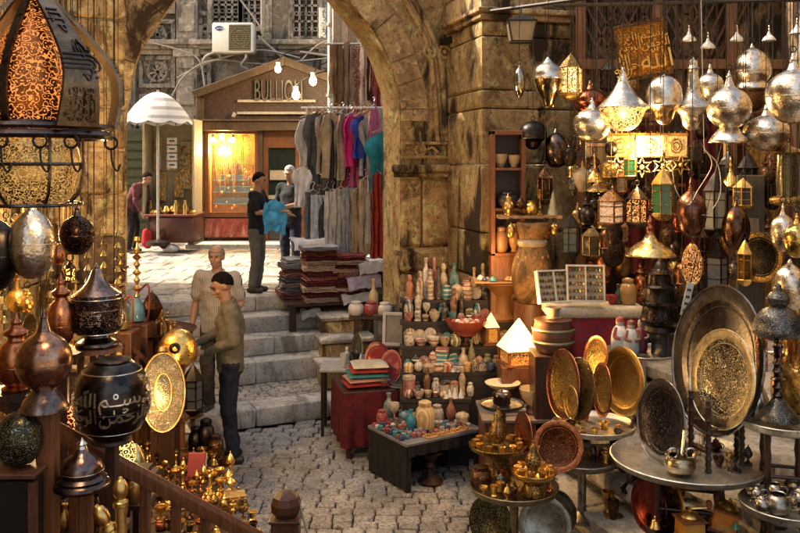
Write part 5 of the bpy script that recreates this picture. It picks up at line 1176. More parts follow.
# amber lamps and coloured glass low behind the rail, gold pieces on the wall
AMBL=[filigree((.4,.16,.05),(1,.45,.08),1.2,40.,.35),filigree((.5,.3,.08),(1,.6,.18),.9,50.,.4),filigree((.3,.08,.04),(.9,.2,.06),.9,44.,.4)]
for i,(px,y0,y1,hw,Y,l) in enumerate(((86,432,462,9,4.2,'small amber mosaic lamp glowing under the black calligraphy ball'),(127,430,468,9,4.0,'orange lit mosaic lamp beside the gold cone lamp'),(72,395,436,10,4.4,'reddish mosaic lamp glimmering behind the bronze globe'),(64,330,368,9,4.6,'amber mosaic lamp between the copper bottle and bronze globe'),(100,405,440,9,4.5,'small ruby mosaic lamp in the gap below the wooden stool'))):
    lantern(l,px,y0,y1,hw,Y,GLOBE,[AMBL[i%3],BRASS],3.67 if Y<3.7 else None,name='mosaic_lamp',cat='lamp')
lantern('smooth pale gold cone lamp beside the sloping handrail',136,443,472,9,4.2,[('cone',[(.8,0),(1,.2),(.95,.45),(.6,.75),(.3,.92),(0,1)])],[metal((.72,.60,.32),(.5,.36,.14),.3)])
sh=thing('lamp_shelf','dark stepped shelving hidden behind the stair rail that carries mosaic lamps','shelf',(0,0,0)); m=MB()
for px,y1,Y in ((86,462,4.2),(127,468,4.0),(72,436,4.4),(64,368,4.6),(100,440,4.5),(136,472,4.2),(61,350,3.75),(16,390,3.2)):
    p=P(px,y1,Y); m.bb(p.x-.1,p.x+.1,p.y-.08,p.y+.08,p.z-.025,p.z-.002); m.bb(p.x-.02,p.x+.02,p.y-.02,p.y+.02,0.2,p.z-.025)
m.build('board',WOODB,sh,smooth=0)
# wall of gilded things behind the hanging lamps
WG=[('round brass plate',0),('golden pierced sconce',1),('small gilt ball lamp',2)]
wl_=['beside the dark hanging globe','below the silver egg lamp','behind the copper bottle lamp','above the copper bottle lamp','close to the arch pier','low behind the black ball lamp','behind the script banded lamp','near the picture edge','under the glowing globe','over the mosaic lamps']
for i,(px,py) in enumerate(((58,232),(66,262),(12,300),(44,295),(86,240),(72,300),(28,330),(52,330),(10,262),(84,290),(36,366),(88,330),(76,365),(60,215),(18,225))):
    Y=(400-px)and 3.02*F/(400-px); Y=min(Y,7.8)
    nm_,kd=WG[i%3]; lab=f'{nm_} on the golden wall {wl_[i%10]}'; p=P(px,py,Y); p.x=-3.06
    if kd==0:
        t=thing('wall_plate',lab,'plate',p,0,'gilded wares on the side wall'); r=.13; m=MB().at((0,0,0),0,pi/2); m.lathe([(0,.02),(r*.6,.02),(r*.8,.04),(r,.05),(r*1.02,.045),(r*.8,.02),(0,0)],24); m.build('disc',BRASSE,t)
    else:
        t=thing('wall_lamp',lab,'lamp',p+V(.08,0,-.1),0,'gilded wares on the side wall'); m=MB(); m.lathe([(a*.08,b*.26) for a,b in (GLOBE[0][1] if kd==2 else HEXL[0][1]+HEXL[1][1])],16); m.build('body',AMBG if i%2 else GOLD,t); m=MB(); m.lathe([(.02,.19),(.015,.25),(.04,.26),(0,.3)],10); m.tube([(0,0,.29),(-.06,0,.33),(-.12,0,.31)],.006,5); m.build('bracket',BRASS,t)
lamp('mosaic_glow',P(150,420,5.3),9,(1,.62,.26),.06); lamp('wall_glow',(-2.5,6.0,2.6),40,(1,.62,.26),.1); lamp('wall_glow',(-2.2,4.7,2.3),14,(1,.6,.25),.08)
# ---------------------------------------------------------------- right: rods and hanging lanterns
t=thing('lantern_rack','grid of thin iron rods over the right hand stalls that the lanterns hang from','rods'); m=MB()
RT=4.6
for y in (5.2,5.8,6.4,7.0,7.6): m.tube([(.95,y,RT),(3.95,y,RT)],.011,6)
for x in (1.1,2.6): m.tube([(x,4.6,RT+.02),(x,8.8,RT+.02)],.014,6)
m.tube([(1.9,8.2,3.12),(3.9,8.2,3.12)],.010,5); m.tube([(1.9,8.2,3.12),(1.9,8.2,RT)],.008,5); m.tube([(1.1,8.2,RT),(3.9,8.2,RT)],.012,5); m.tube([(3.4,8.2,3.12),(3.4,8.2,RT)],.008,5)
m.parts('rod',IRON,t)
GLOWB=filigree((.60,.38,.14),(1,.60,.20),1.1,40.,.45)
CLEARG=metal((.42,.34,.2),(.22,.15,.07),.12,'patina')
REDC=metal((.50,.15,.08),(.22,.06,.03),.2,'patina')
L=lantern
L('urn shaped lantern with a silver hood and smoky bowl, hung nearest the stone pier',548,56,108,16,7.0,URN,[CLEARG,SILVER],RT)
L('narrow pierced brass lantern with a domed cap beside the urn shaped lantern',571,52,100,12,7.0,HEXL,[BRASS,GLOWB,BRASSE,BRASS],RT,hexa=6)
L('shiny red copper ball lantern behind the silver ball',590,80,116,17,7.6,GLOBE,[REDC,COPPER],RT)
L('smooth silver ball lantern in front of the red copper ball',592,97,142,18.5,6.4,GLOBE,[SILVER,SILVER2],RT)
L('wide silver cone hooded lantern with a glowing golden bowl',623,66,131,25,6.4,CONE,[filigree((.66,.48,.22),(1,.62,.18),.5,40.,.5),SILVER],RT)
L('silver lantern with a smooth rounded dome and copper bowl under the amber plaque',664,74,125,18,6.4,DOME,[metal((.66,.42,.2),(.4,.22,.1),.2),SILVER2],RT)
L('long necked silver lantern flaring to a wide rim above a small bowl',693,56,131,21,6.4,LONG,[SILVER2,SILVER],RT)
L('little silver ball lantern peeping out behind the long necked lantern',710,63,102,13.5,7.0,GLOBE,[SILVER],RT)
L('silver globe lantern standing out with a flared skirt, middle of the silver row',729,70,143,21.5,5.8,SKIRT,[SILVER2,SILVER,SILVER2],RT)
L('silver onion dome lantern stacked over a dark bowl behind the skirted globe',752,42,112,18,7.0,DOUB,[BRONZE,SILVER,SILVER],RT)
L('silver ball lantern hung low right of the skirted globe',766,104,151,22,5.8,GLOBE,[SILVER,SILVER2],RT)
L('largest hammered silver ball lantern, cut by the right picture edge',793,52,124,26,5.2,GLOBE,[SILVER,SILVER2],RT)
for i,(px,py,hw,l) in enumerate(((689,34,7,'small white bell lamp hung beside the amber plaque'),(708,41,7,'small white bell lamp above the little silver ball'),(737,34,6.5,'small white bell lamp above the skirted globe'),(769,34,6.5,'small white bell lamp right of the onion dome'),(797,27,7,'small white bell lamp at the right picture edge'))):
    L(l,px,py-10,py+7,hw,7.0,BELL,[plain((.62,.60,.55),.3),SILVER2],RT,name='bell_lamp',cat='lamp',wire=True,group='small white bell lamps')
L('clear glass bulb lamp dangling on a wire before the stone pier',519,64,98,6,7.6,EGG,[metal((.5,.46,.38),(.3,.26,.2),.08),SILVER2],RT,name='bulb_lamp',cat='lamp',wire=True)
# iron box lantern on bracket
t=thing('box_lantern','small iron framed box lantern hung from the pier cornice','lantern',P(521,42,8.0)); s=8/F
m=MB()
for a in(-1,1):
    for b in(-1,1): m.tube([(a*10*s,b*8*s,0),(a*14*s,b*11*s,20*s)],.010,4)
m.tube([(-10*s,-8*s,0),(10*s,-8*s,0),(10*s,8*s,0),(-10*s,8*s,0)],.010,4,True); m.tube([(-14*s,-11*s,20*s),(14*s,-11*s,20*s),(14*s,11*s,20*s),(-14*s,11*s,20*s)],.012,4,True)
m.build('frame',IRON,t); m=MB(); m.box((0,0,10*s),(22*s,17*s,18*s),1.25); m.build('glass',glass((.35,.27,.16),.1,.55),t,smooth=0)
m=MB(); m.box((0,0,24*s),(30*s,24*s,7*s),.2); m.tube([(0,0,27*s),(0,0,34*s),(6*s,.4,37*s)],.008,5); m.build('roof',IRON,t)
# amber plaque
t=thing('calligraphy_plaque','amber square plaque with raised golden calligraphy hung among the lanterns','plaque',P(643,50,6.7),radians(-12)); s=6.7/F
AMBP=metal((.66,.30,.06),(.48,.19,.03),.4,'chase',22.,.3)
m=MB().at((0,0,0),0,radians(-9)); m.blk((0,0,0),(50*s,.03,56*s),.006); m.build('panel',AMBP,t)
m=MB().at((0,0,0),0,radians(-9)); o_=[(-25*s,-28*s),(25*s,-28*s),(25*s,28*s),(-25*s,28*s)]; m.ring([(a*1.02,b*1.02) for a,b in o_],[(a*.9,b*.9) for a,b in o_],.05,-.025); m.build('border',BRONZE,t)
m=MB().at((0,-.021,10*s),0,radians(-9),sc=(1.05,1,1.15)); m.textm('\uFDFD',.20,.010); m.at((0,-.021,-13*s),0,radians(-9),sc=(1,1,1)); m.textm('\uFDFB\uFDF2',.2,.010); m.build('calligraphy',metal((.80,.42,.10),(.62,.30,.06),.35),t,smooth=0)
m=MB(); 
for x in(-20*s,20*s): m.tube([(x,0,28*s),(x,0,RT-t.location.z)],.005,5)
m.parts('wire',IRON,t)
# lit star lamp : three pierced panels, stars below
t=thing('star_lamp','large lit brass lamp of pierced square panels with stars hanging below','lamp',P(643,157,6.9)); s=6.9/F
PIER=filigree((.55,.36,.12),(1,.58,.18),.34,80.,.3); PIERH=filigree((.6,.4,.15),(1,.72,.34),1.3,80.,.25)
hw=44*s
for i,(x0,x1,y0,y1) in enumerate(((-.9,-.33,-.30,-.52),(-.31,.31,-.52,-.52),(.33,.9,-.52,-.30))):
    m=MB(); a=V(x0*hw,y0*hw,0); b=V(x1*hw,y1*hw,0); d=(b-a).normalized(); n_=V(d.y,-d.x,0)*.012
    z1=21*s; m.add([a,b,b+V(0,0,z1),a+V(0,0,z1),a-n_,b-n_,b-n_+V(0,0,z1),a-n_+V(0,0,z1)],[(0,1,2,3),(5,4,7,6),(0,4,5,1),(3,2,6,7),(0,3,7,4),(1,5,6,2)]); pn=m.build('pierced_panel',PIERH if i==1 else PIER,t,smooth=0)
    m=MB(); f=lambda z:[a+V(0,0,z),b+V(0,0,z)]
    m.tube([a,b,b+V(0,0,z1),a+V(0,0,z1)],.008,5,True); c_=(a+b)/2+V(0,0,z1/2)+n_*.3
    for r in (.055,.03): m.tube([c_+d*r*cos(q*pi/8)+V(0,0,r*sin(q*pi/8)) for q in range(16)],.006,4,True)
    m.build('rim',BRASS,pn)
m=MB(); m.add([(-.9*hw,-.3*hw,0),(-.32*hw,-.5*hw,0),(.32*hw,-.5*hw,0),(.9*hw,-.3*hw,0),(.9*hw,.3*hw,0),(-.9*hw,.3*hw,0),(0,0,.32)],[(0,1,6),(1,2,6),(2,3,6),(3,4,6),(4,5,6),(5,0,6)]) if 0 else m.tube([(-.9*hw,-.3*hw,22*s),(-.32*hw,-.5*hw,22*s),(.32*hw,-.5*hw,22*s),(.9*hw,-.3*hw,22*s),(.9*hw,.3*hw,22*s),(-.9*hw,.3*hw,22*s)],.012,5,True)
for q in range(14): a=q/13; m.tube([(lerp(-.85,.85,a)*hw,-.42*hw,22*s),(lerp(-.85,.85,a)*hw,-.42*hw,25*s)],.005,4)
m.build('crest',BRASS,t)
m=MB(); chain(m,(-.5*hw,0,22*s),(0,0,.5)); chain(m,(.5*hw,0,22*s),(0,0,.5)); chain(m,(0,0,.5),(0,.1,RT-t.location.z)); m.build('chain',IRON,t)
def star(mb,c,r,q=6):
    pts=[(c[0]+(r if k%2==0 else r*.45)*cos(k*pi/q+pi/2),c[1],c[2]+(r if k%2==0 else r*.45)*sin(k*pi/q+pi/2)) for k in range(2*q)]; mb.tube(pts,.008,5,True); mb.ball(c,r*.25,8,5)
for i,(dx,dz) in enumerate(((-31,-9),(-6,-10),(14,-9),(32,-8))):
    m=MB(); star(m,(dx*s,-.4*hw,dz*s),10*s); m.tube([(dx*s,-.4*hw,dz*s+9*s),(dx*s,-.4*hw,0)],.004,4); m.build('star',GLOWB if i<3 else BRASS,t)
lamp('star_bulb',P(643,150,6.55),13,(1,.66,.28),.05); lamp('bowl_bulb',P(623,122,6.1),5,(1,.66,.28),.04)
L('green glass lamp hung between the brass stars',630,150,180,7,6.6,HEXL,[BRASS,plain((.03,.20,.09),.1),BRASS,BRASS],RT,hexa=6,wire=True)
# dark upper trinkets & hanging lanterns in the shadow of the shop
L('brass six sided lantern with green glass panes under the star lamp',663,166,221,12,6.2,HEXL,[BRASSE,plain((.05,.16,.07),.1),BRASS,BRASSE],RT,hexa=6)
L('wide brass bell lampshade with a turned copper neck',650,214,256,24,6.0,BELL,[metal((.70,.52,.22),(.45,.30,.1),.25,'hammer',50.,.2),COPPER],RT,name='bell_lantern',cat='lantern')
L('dim copper globe lantern hung on a chain right of the green paned lantern',691,176,238,15,6.4,GLOBE,[metal((.26,.13,.09),(.10,.05,.04),.25),BRONZE],RT)
L('red and white glass panelled box lantern left of the cage lamp',611,188,228,14,6.6,HEXL,[BRONZE,cloth((.40,.06,.05),(.6,.5,.42),'kilim',45.,.2),BRONZE,BRONZE],RT,hexa=4)
L('dark wire cage lamp with amber glow below the brass stars',637,185,228,12,6.6,HEXL,[DARKM,filigree((.2,.1,.05),(.9,.35,.1),.5,40.,.5),DARKM,DARKM],RT,hexa=8)
L('slim black capsule lantern hung beside the brown jar',571,212,258,9.5,7.2,HEXL,[BLACKM,plain((.10,.11,.105),.12),BLACKM,BLACKM],RT,hexa=6,wire=True)
L('small greenish brass bell shade hung before the pale ball',597,172,192,12,7.2,BELL,[BRASSE,BRASS],RT,wire=True)
L('dull ivory ball lamp tucked behind the greenish bell shade',582,160,192,10,7.6,GLOBE,[plain((.42,.32,.2),.35),BRASS],RT,wire=True)
L('black tiered pagoda lantern above the dark box lantern',660,256,333,20,6.3,[('base',[(.7,0),(.85,.04),(.8,.1)]),('lower_tier',[(.8,.1),(1,.16),(.95,.24),(.85,.36),(.95,.38),(.85,.42)]),('middle_tier',[(.78,.42),(.72,.58),(.8,.60),(.7,.63)]),('upper_tier',[(.62,.63),(.55,.76),(.65,.78),(.4,.84)]),('cap',[(.4,.84),(.25,.92),(.1,.95),(0,1)])],[BLACKM,metal((.10,.08,.07),(.05,.035,.03),.25,'chase',20.,.4),BLACKM,metal((.10,.08,.07),(.05,.035,.03),.25,'chase',20.,.4),BLACKM],RT,n=8,wire=True)
L('black six sided lantern with a pale pane under the dark room lintel',716,168,238,13,7.0,HEXL,[BLACKM,plain((.16,.16,.15),.15),BLACKM,BLACKM],RT,hexa=6)
L('black lantern with one pale pane above the big dark plate',717,238,296,12,6.4,HEXL,[BLACKM,plain((.18,.18,.18),.15),BLACKM,BLACKM],RT,hexa=4)
L('dark copper lantern with ribbed body right of the black lanterns',736,200,250,12,6.6,EGG,[metal((.14,.08,.05),(.06,.03,.02),.25),BRONZE],RT,flute=.15,nf=10)
L('amber and dark mosaic drop lamp below the copper globe',692,238,285,10,6.2,EGG,[filigree((.3,.12,.05),(.9,.4,.12),.3,44.,.6),BRONZE],RT)
L('slender pierced brass lantern left of the dark oval plate',745,238,286,8,6.0,HEXL,[BRASS,metal((.45,.25,.08),(.2,.1,.03),.3,'chase',50.,.4),BRASS,BRASS],RT,hexa=6)
L('tall dark lantern in the gap above the dark oval plate',748,150,206,11,7.6,HEXL,[BLACKM,metal((.09,.07,.06),(.04,.03,.025),.3,'chase',30.,.4),BLACKM,BLACKM],RT,hexa=8)
L('silver ball lantern below the lacy brass lamp at the right picture edge',783,202,252,12,5.6,GLOBE,[SILVER,SILVER2],RT)
L('golden ball lantern overlapping the silver one at the right picture edge',797,212,258,13,5.4,GLOBE,[metal((.62,.46,.16),(.36,.24,.07),.2,'hammer',60.,.2),BRASS],RT)
L('lacy brass lamp with a glass column at the right picture edge',787,142,206,16,5.8,[('tray',[(.5,0),(.95,.03),(1,.12),(.7,.16)]),('column',[(.6,.16),(.66,.5),(.6,.8)]),('crown',[(.7,.8),(.9,.84),(.6,.9),(.1,.95),(0,1)])],[BRASSE,metal((.45,.42,.28),(.2,.17,.1),.2,'chase',40.,.4),BRASSE],RT)
L('silver onion lamp with a bright rim just above the hookah dome',790,258,310,17,5.6,EGG,[SILVER,SILVER2],RT)
for i,(px,y0,y1,hw,Y,pf,mt,hx,l) in enumerate([
 (556,128,168,13,8.2,EGG,DARKM,0,'dark ribbed globe lamp in the shadow right of the wooden cabinet'),
 (533,120,150,14,8.2,DOME,BLACKM,0,'blackened dome lamp over the wooden cabinet'),
 (545,165,205,8,8.0,HEXL,BRONZE,6,'bronze lantern above the trinket plank'),
 (603,236,282,9,8.0,BOTTLE,COPPER,0,'copper bottle lamp deep in the dark room'),
 (622,232,278,10,8.0,GLOBE,metal((.36,.2,.07),(.16,.08,.03),.3),0,'honey coloured globe lamp left of the brass bell shade'),
 (676,120,165,10,8.2,HEXL,BLACKM,6,'black lantern half hidden above the star lamp'),
 (700,140,180,9,8.2,HEXL,DARKM,6,'dark lantern under the long necked silver lantern'),
 (672,236,262,8,7.6,EGG,DARKM,0,'small dark egg lamp right of the brass bell shade'),
 (706,225,262,8,8.0,HEXL,BRONZE,6,'bronze lantern behind the black paned lanterns'),
 (728,150,196,10,8.2,HEXL,BLACKM,4,'black square lantern below the skirted silver globe'),
 (772,165,210,9,7.6,HEXL,BLACKM,6,'black lantern left of the lacy brass lamp'),
 (768,215,262,8,7.2,BOTTLE,BRONZE,0,'bronze bottle lamp behind the silver ball at the edge'),
 (590,205,236,9,8.2,HEXL,DARKM,6,'dim lantern under the ivory ball lamp'),
 (655,182,214,7,8.0,HEXL,COPPER,6,'copper lantern in the gap left of the green paned lantern'),
 (612,158,186,8,7.6,EGG,COPPER,0,'copper egg lamp left of the green glass lamp'),
 (678,200,232,6,7.2,BOTTLE,REDC,0,'red copper bottle lamp beside the dim copper globe'),
 (640,262,300,8,8.2,BOTTLE,COPPER,0,'copper bottle lamp left of the tiered pagoda lantern'),
 (700,262,300,9,7.6,HEXL,BLACKM,6,'black lantern directly above the big dark plate rim'),
 (577,268,300,9,8.4,GLOBE,BRONZE,0,'bronze globe lamp behind the jewellery cases'),
 (630,70,100,10,8.2,EGG,BRASSE,0,'dull brass egg lamp behind the glowing cone lantern'),
 (608,60,92,9,8.2,HEXL,DARKM,6,'dark lantern behind the amber plaque')]):
    L(l,px,y0,y1,hw,Y,pf,[mt] if not hx else [mt,plain((.05,.045,.04),.12) if i%2 else metal((.2,.14,.08),(.08,.05,.03),.2,'chase',30.,.4),mt,mt],RT if Y!=8.2 else (3.12 if y0>125 else RT),hexa=hx,wire=True)
# wires with light string in the dark
t=thing('white_cable','pale twisted cable looping between the dark lanterns','cable'); m=MB()
m.tube(smooth_pts([P(x,y,6.3) for x,y in ((704,148),(712,165),(698,190),(688,205),(676,190),(672,165))],5),.0035,5); m.tube(smooth_pts([P(x,y,6.3) for x,y in ((704,150),(718,165),(720,195),(706,215),(692,208))],5),.0035,5); m.tube([P(704,148,6.3),V(P(704,148,6.3).x,6.4,RT)],.003,5)
m.build('cable',plain((.5,.45,.38),.6),t)
# dark oval plate hung on a carved board
t=thing('carved_board','pale wooden board behind the dark oval plate','board',P(750,300,6.9)); s=6.9/F
m=MB(); m.blk((0,.0,40*s),(28*s,.04,170*s),.008); m.build('plank',wood((.04,.032,.018),(.08,.065,.04)),t); m=MB(); m.bb(-8*s,8*s,-.035,-.018,64*s,82*s); m.build('carving',wood((.12,.10,.06),(.2,.17,.11)),t,bevel=.006)
m=MB(); m.bb(-.03,.03,.02,.06,-t.location.z,-.3); m.build('leg',WOODB,t,smooth=0)
def plate(label,px,py,Y,rp,yaw,lean,mt,mt2=None,group=None,roll=0,squash=1.,rim=.93,name='plate',cat='plate',border=True):
    s=Y/F; r=rp*s; t=thing(name,label,cat,P(px,py,Y),radians(yaw),group)
    m=MB().at((0,0,0),pi/2-radians(lean),0,0,sc=(squash,1,1)); m.lathe([(0,.0),(r*.70,.0),(r*.78,r*.05),(r*.80,r*.055),(r*.80,r*.02),(r*.72,-r*.02),(0,-r*.02)],44); m.build('disc',mt,t,smooth=40)
    m=MB().at((0,0,0),pi/2-radians(lean),0,0,sc=(squash,1,1)); m.lathe([(r*.801,r*.055),(r*.985,r*.085),(r,r*.08),(r*.99,r*.065),(r*.801,r*.02)],44); m.build('border',mt2 if mt2 and border else mt,t,smooth=40)
    m=MB().at((0,0,0),pi/2-radians(lean),0,0,sc=(squash,1,1)); m.tube([(r*.99*cos(q*pi/24),r*.99*sin(q*pi/24),r*.078) for q in range(48)],r*.022,6,True); m.tube([(r*.72*cos(q*pi/24),r*.72*sin(q*pi/24),r*.01) for q in range(48)],r*.012,5,True); m.build('rim',mt2 or mt,t)
    return t
plate('dark patterned plate hung on the pale board among the lanterns',760,257,6.75,25,-55,2,metal((.10,.085,.06),(.05,.04,.03),.3,'chase',24.,.5),BRASSE)
# ---------------------------------------------------------------- stone ledges
t=thing('stone_ledges','broad worn stone ledges climbing away behind the brass trays','steps'); d=V(.353,-.936,0); nrm=V(.936,.353,0)
for i,(z,offs,wd) in enumerate(((.25,0,.30),(.45,.25,.32),(.65,.42,.36),(.85,.72,.5),(1.02,1.16,1.6))):
    p0=V(1.195,6.27,0)+nrm*offs-d*1.1; m=MB(); ang=atan2(d.y,d.x); L_=0; lens=[1.3,1.1,1.4,1.2]
    for ln in lens:
        c=p0+d*(L_+ln/2)+nrm*(wd/2+.05); m.at((c.x,c.y,z-.06),rz=ang); m.blk((0,0,0),(ln-.008,wd+.1,.12),.02,.005)
        c=p0+d*(L_+ln/2)+nrm*(wd/2+.12); m.at((c.x,c.y,(z-.12)/2),rz=ang); m.bb(-ln/2,ln/2,-wd/2,wd/2,-(z-.12)/2,(z-.12)/2); L_+=ln
    m.build('ledge',stone((.48,.42,.33),(.68,.61,.5),(.15,.12,.09),3.,.4,.8,.6),t,smooth=45)
TRAYM=metal((.62,.61,.54),(.40,.38,.32),.42,'patina')
def tray(label,px,py,Y,hw,mt=TRAYM,legs='table',base=0.,name='tray_table',cat='tray table',lip=.03):
    s=Y/F; r=hw*s; p=P(px,py,Y); t=thing(name,label,cat,(p.x,p.y,base)); h=p.z-base
    m=MB(); m.lathe([(0,h),(r*.86,h),(r*.93,h+.006),(r*.98,h+lip),(r,h+lip+.004),(r*1.015,h+lip),(r*.97,h-.005),(r*.9,h-.014),(0,h-.014)],56); m.build('tray',mt,t,smooth=45)
    m=MB(); 
    if legs=='table':
        for q in range(4):
            a=q*pi/2+.5; x,y=r*.55*cos(a),r*.55*sin(a); zs=[0,.06,.1,.16,.22,.3,.36,.44,.5,.56,.64,.7,.78,.84,.9,.95,1]
            m.tube([(x,y,(h-.014)*z) for z in zs],[.016,.02,.014,.022,.014,.024,.014,.022,.014,.024,.014,.022,.014,.022,.016,.02,.018],8)
            b=a+pi/2; m.tube([(x,y,h*.35),(r*.55*cos(b),r*.55*sin(b),h*.35)],.010,6); m.tube([(x,y,h*.72),(r*.55*cos(b),r*.55*sin(b),h*.72)],.010,6)
        m.parts('leg',WOODB,t)
    elif legs=='drum':
        m.lathe([(r*.55,0),(r*.58,.03),(r*.48,.06),(r*.46,h-.06),(r*.56,h-.03),(r*.56,h-.014)],24); m.build('drum',BRASSE,t)
    elif legs=='fold':
        for q in (-1,1):
            m.tube([(q*r*.6,-r*.3,0),(q*r*.5,r*.3,h-.014)],.018,4); m.tube([(q*r*.5,r*.3,0),(q*r*.6,-r*.3,h-.014)],.018,4)
        m.tube([(-r*.6,-r*.28,.08),(r*.6,-r*.28,.08)],.014,4); m.parts('leg',wood((.25,.2,.12),(.4,.33,.22)),t)
    else: m.lathe([(r*.5,0),(r*.5,.02),(.03,.06),(.03,h-.06),(r*.4,h-.014)],16); m.build('pedestal',mt,t)
    return t
def ring_(p): return p
tray('round steel tray on folding wooden legs holding the upright brass plates',594,427,6.2,41,legs='fold',base=.60)
tray('lower round tray beneath the brass plates with the red copper plate',582,461,6.05,35,metal((.40,.38,.33),(.2,.18,.15),.38),legs='pedestal',base=.18)
BP=metal((.88,.64,.22),(.62,.40,.11),.34,'chase',20.,.12)
for a in [('brass plate at the street end of the upright row',565,384,6.3,34,-73,6,BP),('engraved dark centred brass plate second in the upright row',581,389,6.15,31,-74,8,metal((.48,.34,.14),(.2,.13,.05),.28,'chase',22.,.35)),
          ('tilted copper rimmed brass plate highest at the back of the row',597,357,6.45,21,-70,10,BP,COPPER),('narrow seen brass plate with a copper rim before the broad one',604,390,6.1,27,-84,4,BP,COPPER),('broad shining brass plate facing out at the shop end of the row',624,381,6.25,34,-67,6,metal((.90,.66,.24),(.74,.50,.15),.3,'patina')),
          ('small brass plate low in front of the upright row',572,402,6.0,16,-76,4,GOLD)]: plate(*a[:8],mt2=a[8] if len(a)>8 else COPPER if 'street' in a[0] else None,group='upright brass plates on the steel tray')
plate('round red copper plate with engraved centre facing the street',558,446,5.85,25,-6,8,COPPERE,COPPER)
plate('narrow seen copper plate left of the red copper plate',525,433,5.95,21,-74,2,COPPER)
plate('greenish round plate leaning on the paving at the lowest tray',491,521,5.75,25,-40,12,metal((.20,.20,.14),(.09,.09,.06),.35,'chase',20.,.3))
plate('grey pewter plate with a raised centre leaning by the stone ledge',545,524,5.6,26,-12,14,metal((.36,.35,.29),(.17,.16,.13),.3))
plate('small pewter plate overlapping behind the grey one',556,512,5.8,22,-30,10,metal((.33,.33,.28),(.16,.15,.12),.3))
tray('broad shallow brass base tray of the tea set by the street',514,489,5.65,44,metal((.34,.27,.15),(.15,.12,.07),.3),legs='pedestal',base=0.)
tray('brass tray crowded with cups around the tall coffee urn',498,447,5.95,29,BRASSE,legs='drum',base=.50,lip=.02,name='brass_tray',cat='tray')
tray('small brass tray of tiny cups in front of the red copper plate',534,474,5.55,22,BRASS,legs='drum',base=.55,lip=.02,name='brass_tray',cat='tray')
tray('battered dark tray behind the coffee urn with an inkwell pot',502,405,6.3,22,PEWTER,legs='pedestal',base=0.,lip=.015)
for (px,py,Y,hw,h,l,k) in ((498,446,5.95,9,40,'tall brass coffee urn rising from the crowded tray','coffee pot'),(533,473,5.5,8,33,'brass coffee pot with a domed lid on the small cup tray','coffee pot'),(502,404,6.3,9,14,'squat dark pot on the battered tray','lidded box')):
    s=Y/F; pot(k,P(px,py,Y)+V(0,0,.004),hw*s,h*s,BRASSE if k!='lidded box' else DARKM,l,None,k=='coffee pot',n=22)
for (px,py,Y,R_,n_,nm) in ((498,447,5.95,22,11,'crowded coffee urn tray'),(534,474,5.55,16,9,'small cup tray')):
    s=Y/F; c=P(px,py,Y)
    for i in range(n_):
        a=2*pi*i/n_+.2; pot('cup',c+V(R_*s*cos(a),R_*s*sin(a),.004),.026,.045,BRASS if i%2 else GOLD,f'tiny {"golden" if i%2==0 else "brass"} cup circling the pot on the {nm}',f'tiny {"golden" if i%2==0 else "brass"} cups on the {nm}',n=12)
s=5.7/F; pot('jar',P(481,487,5.75),.075,.15,metal((.4,.2,.1),(.2,.1,.05),.3,'chase',30.,.4),'engraved bronze pail standing at the street edge of the base tray',None)
# big tray with carved plates
T6=tray('largest round steel tray on turned dark legs in front of the big plates',688,462,5.0,75,metal((.66,.65,.57),(.44,.42,.35),.42),legs='table',base=.15)
DP=metal((.11,.10,.10),(.05,.045,.045),.22,'patina')
plate('huge dark polished plate with a pale rim behind the carved plate',720,360,5.15,74,-76,10,DP,metal((.22,.20,.19),(.11,.10,.095),.2))
plate('carved pale plate with dense arabesques on the turned wooden stand',724,379,4.9,49,-73,10,metal((.95,.84,.58),(.20,.16,.08),.34,'chase',22.,.5),metal((.80,.73,.54),(.5,.43,.28),.27))
plate('dark engraved plate leaning left of the wooden stand',663,421,5.05,41,-74,8,metal((.13,.11,.10),(.06,.05,.05),.25,'chase',16.,.5),metal((.25,.23,.22),(.13,.12,.11),.22))
t=thing('plate_stand','dark turned wooden stand holding the carved pale plate','stand',P(722,468,4.85)); s=4.85/F; t.location.z=P(688,462,5.0).z+.006
def turned(mb,x,y,h,r=.017,n=8,z0=0):
    k=11; mb.tube([(x,y,z0+h*i/(k*2)) for i in range(k*2+1)],[r*(1.25 if i%4==0 else .75 if i%2 else 1.05) for i in range(k*2+1)],n)
m=MB()
for x,y,h in ((-15*s,-.02,70*s),(27*s,.10,74*s),(-24*s,.12,74*s),(30*s,.22,66*s)): turned(m,x,y,h)
m.parts('post',WOODB,t); m=MB(); m.tube([(-15*s,-.02,40*s),(27*s,.10,40*s)],.009,6); m.tube([(-15*s,-.02,18*s),(-24*s,.12,18*s)],.008,6); m.tube([(27*s,.1,22*s),(30*s,.22,22*s)],.008,6); m.tube([(-24*s,.12,44*s),(30*s,.22,44*s)],.008,6); m.parts('crossbar',WOODB,t)
t=thing('ringed_bowl','dull brass bowl with ring handles on the largest tray','bowl',P(680,470,4.8)); t.location.z=P(688,462,5.0).z+.006; s=4.8/F
m=MB(); m.lathe([(p.x,p.z) for p in smooth_pts([(a*s,0,b*s) for a,b in [(0,0),(8,0),(13,3),(15.5,9),(14,14),(12,17),(14.5,20)]],3)],28); m.build('bowl',metal((.46,.38,.24),(.26,.2,.12),.25),t)
m=MB()
for x in(-9,9): m.tube([((x+5*cos(q*pi/6))*s,-.03,(22+5*sin(q*pi/6))*s) for q in range(12)],.006,5,True)
m.tube(smooth_pts([(-14*s,0,19*s),(-10*s,-.02,24*s)],3),.006,5); m.parts('ring_handle',SILVER2,t); m=MB(); m.tube([(2*s,0,18*s),(6*s,.02,42*s)],[.008,.012],6); m.build('ladle',SILVER2,t)
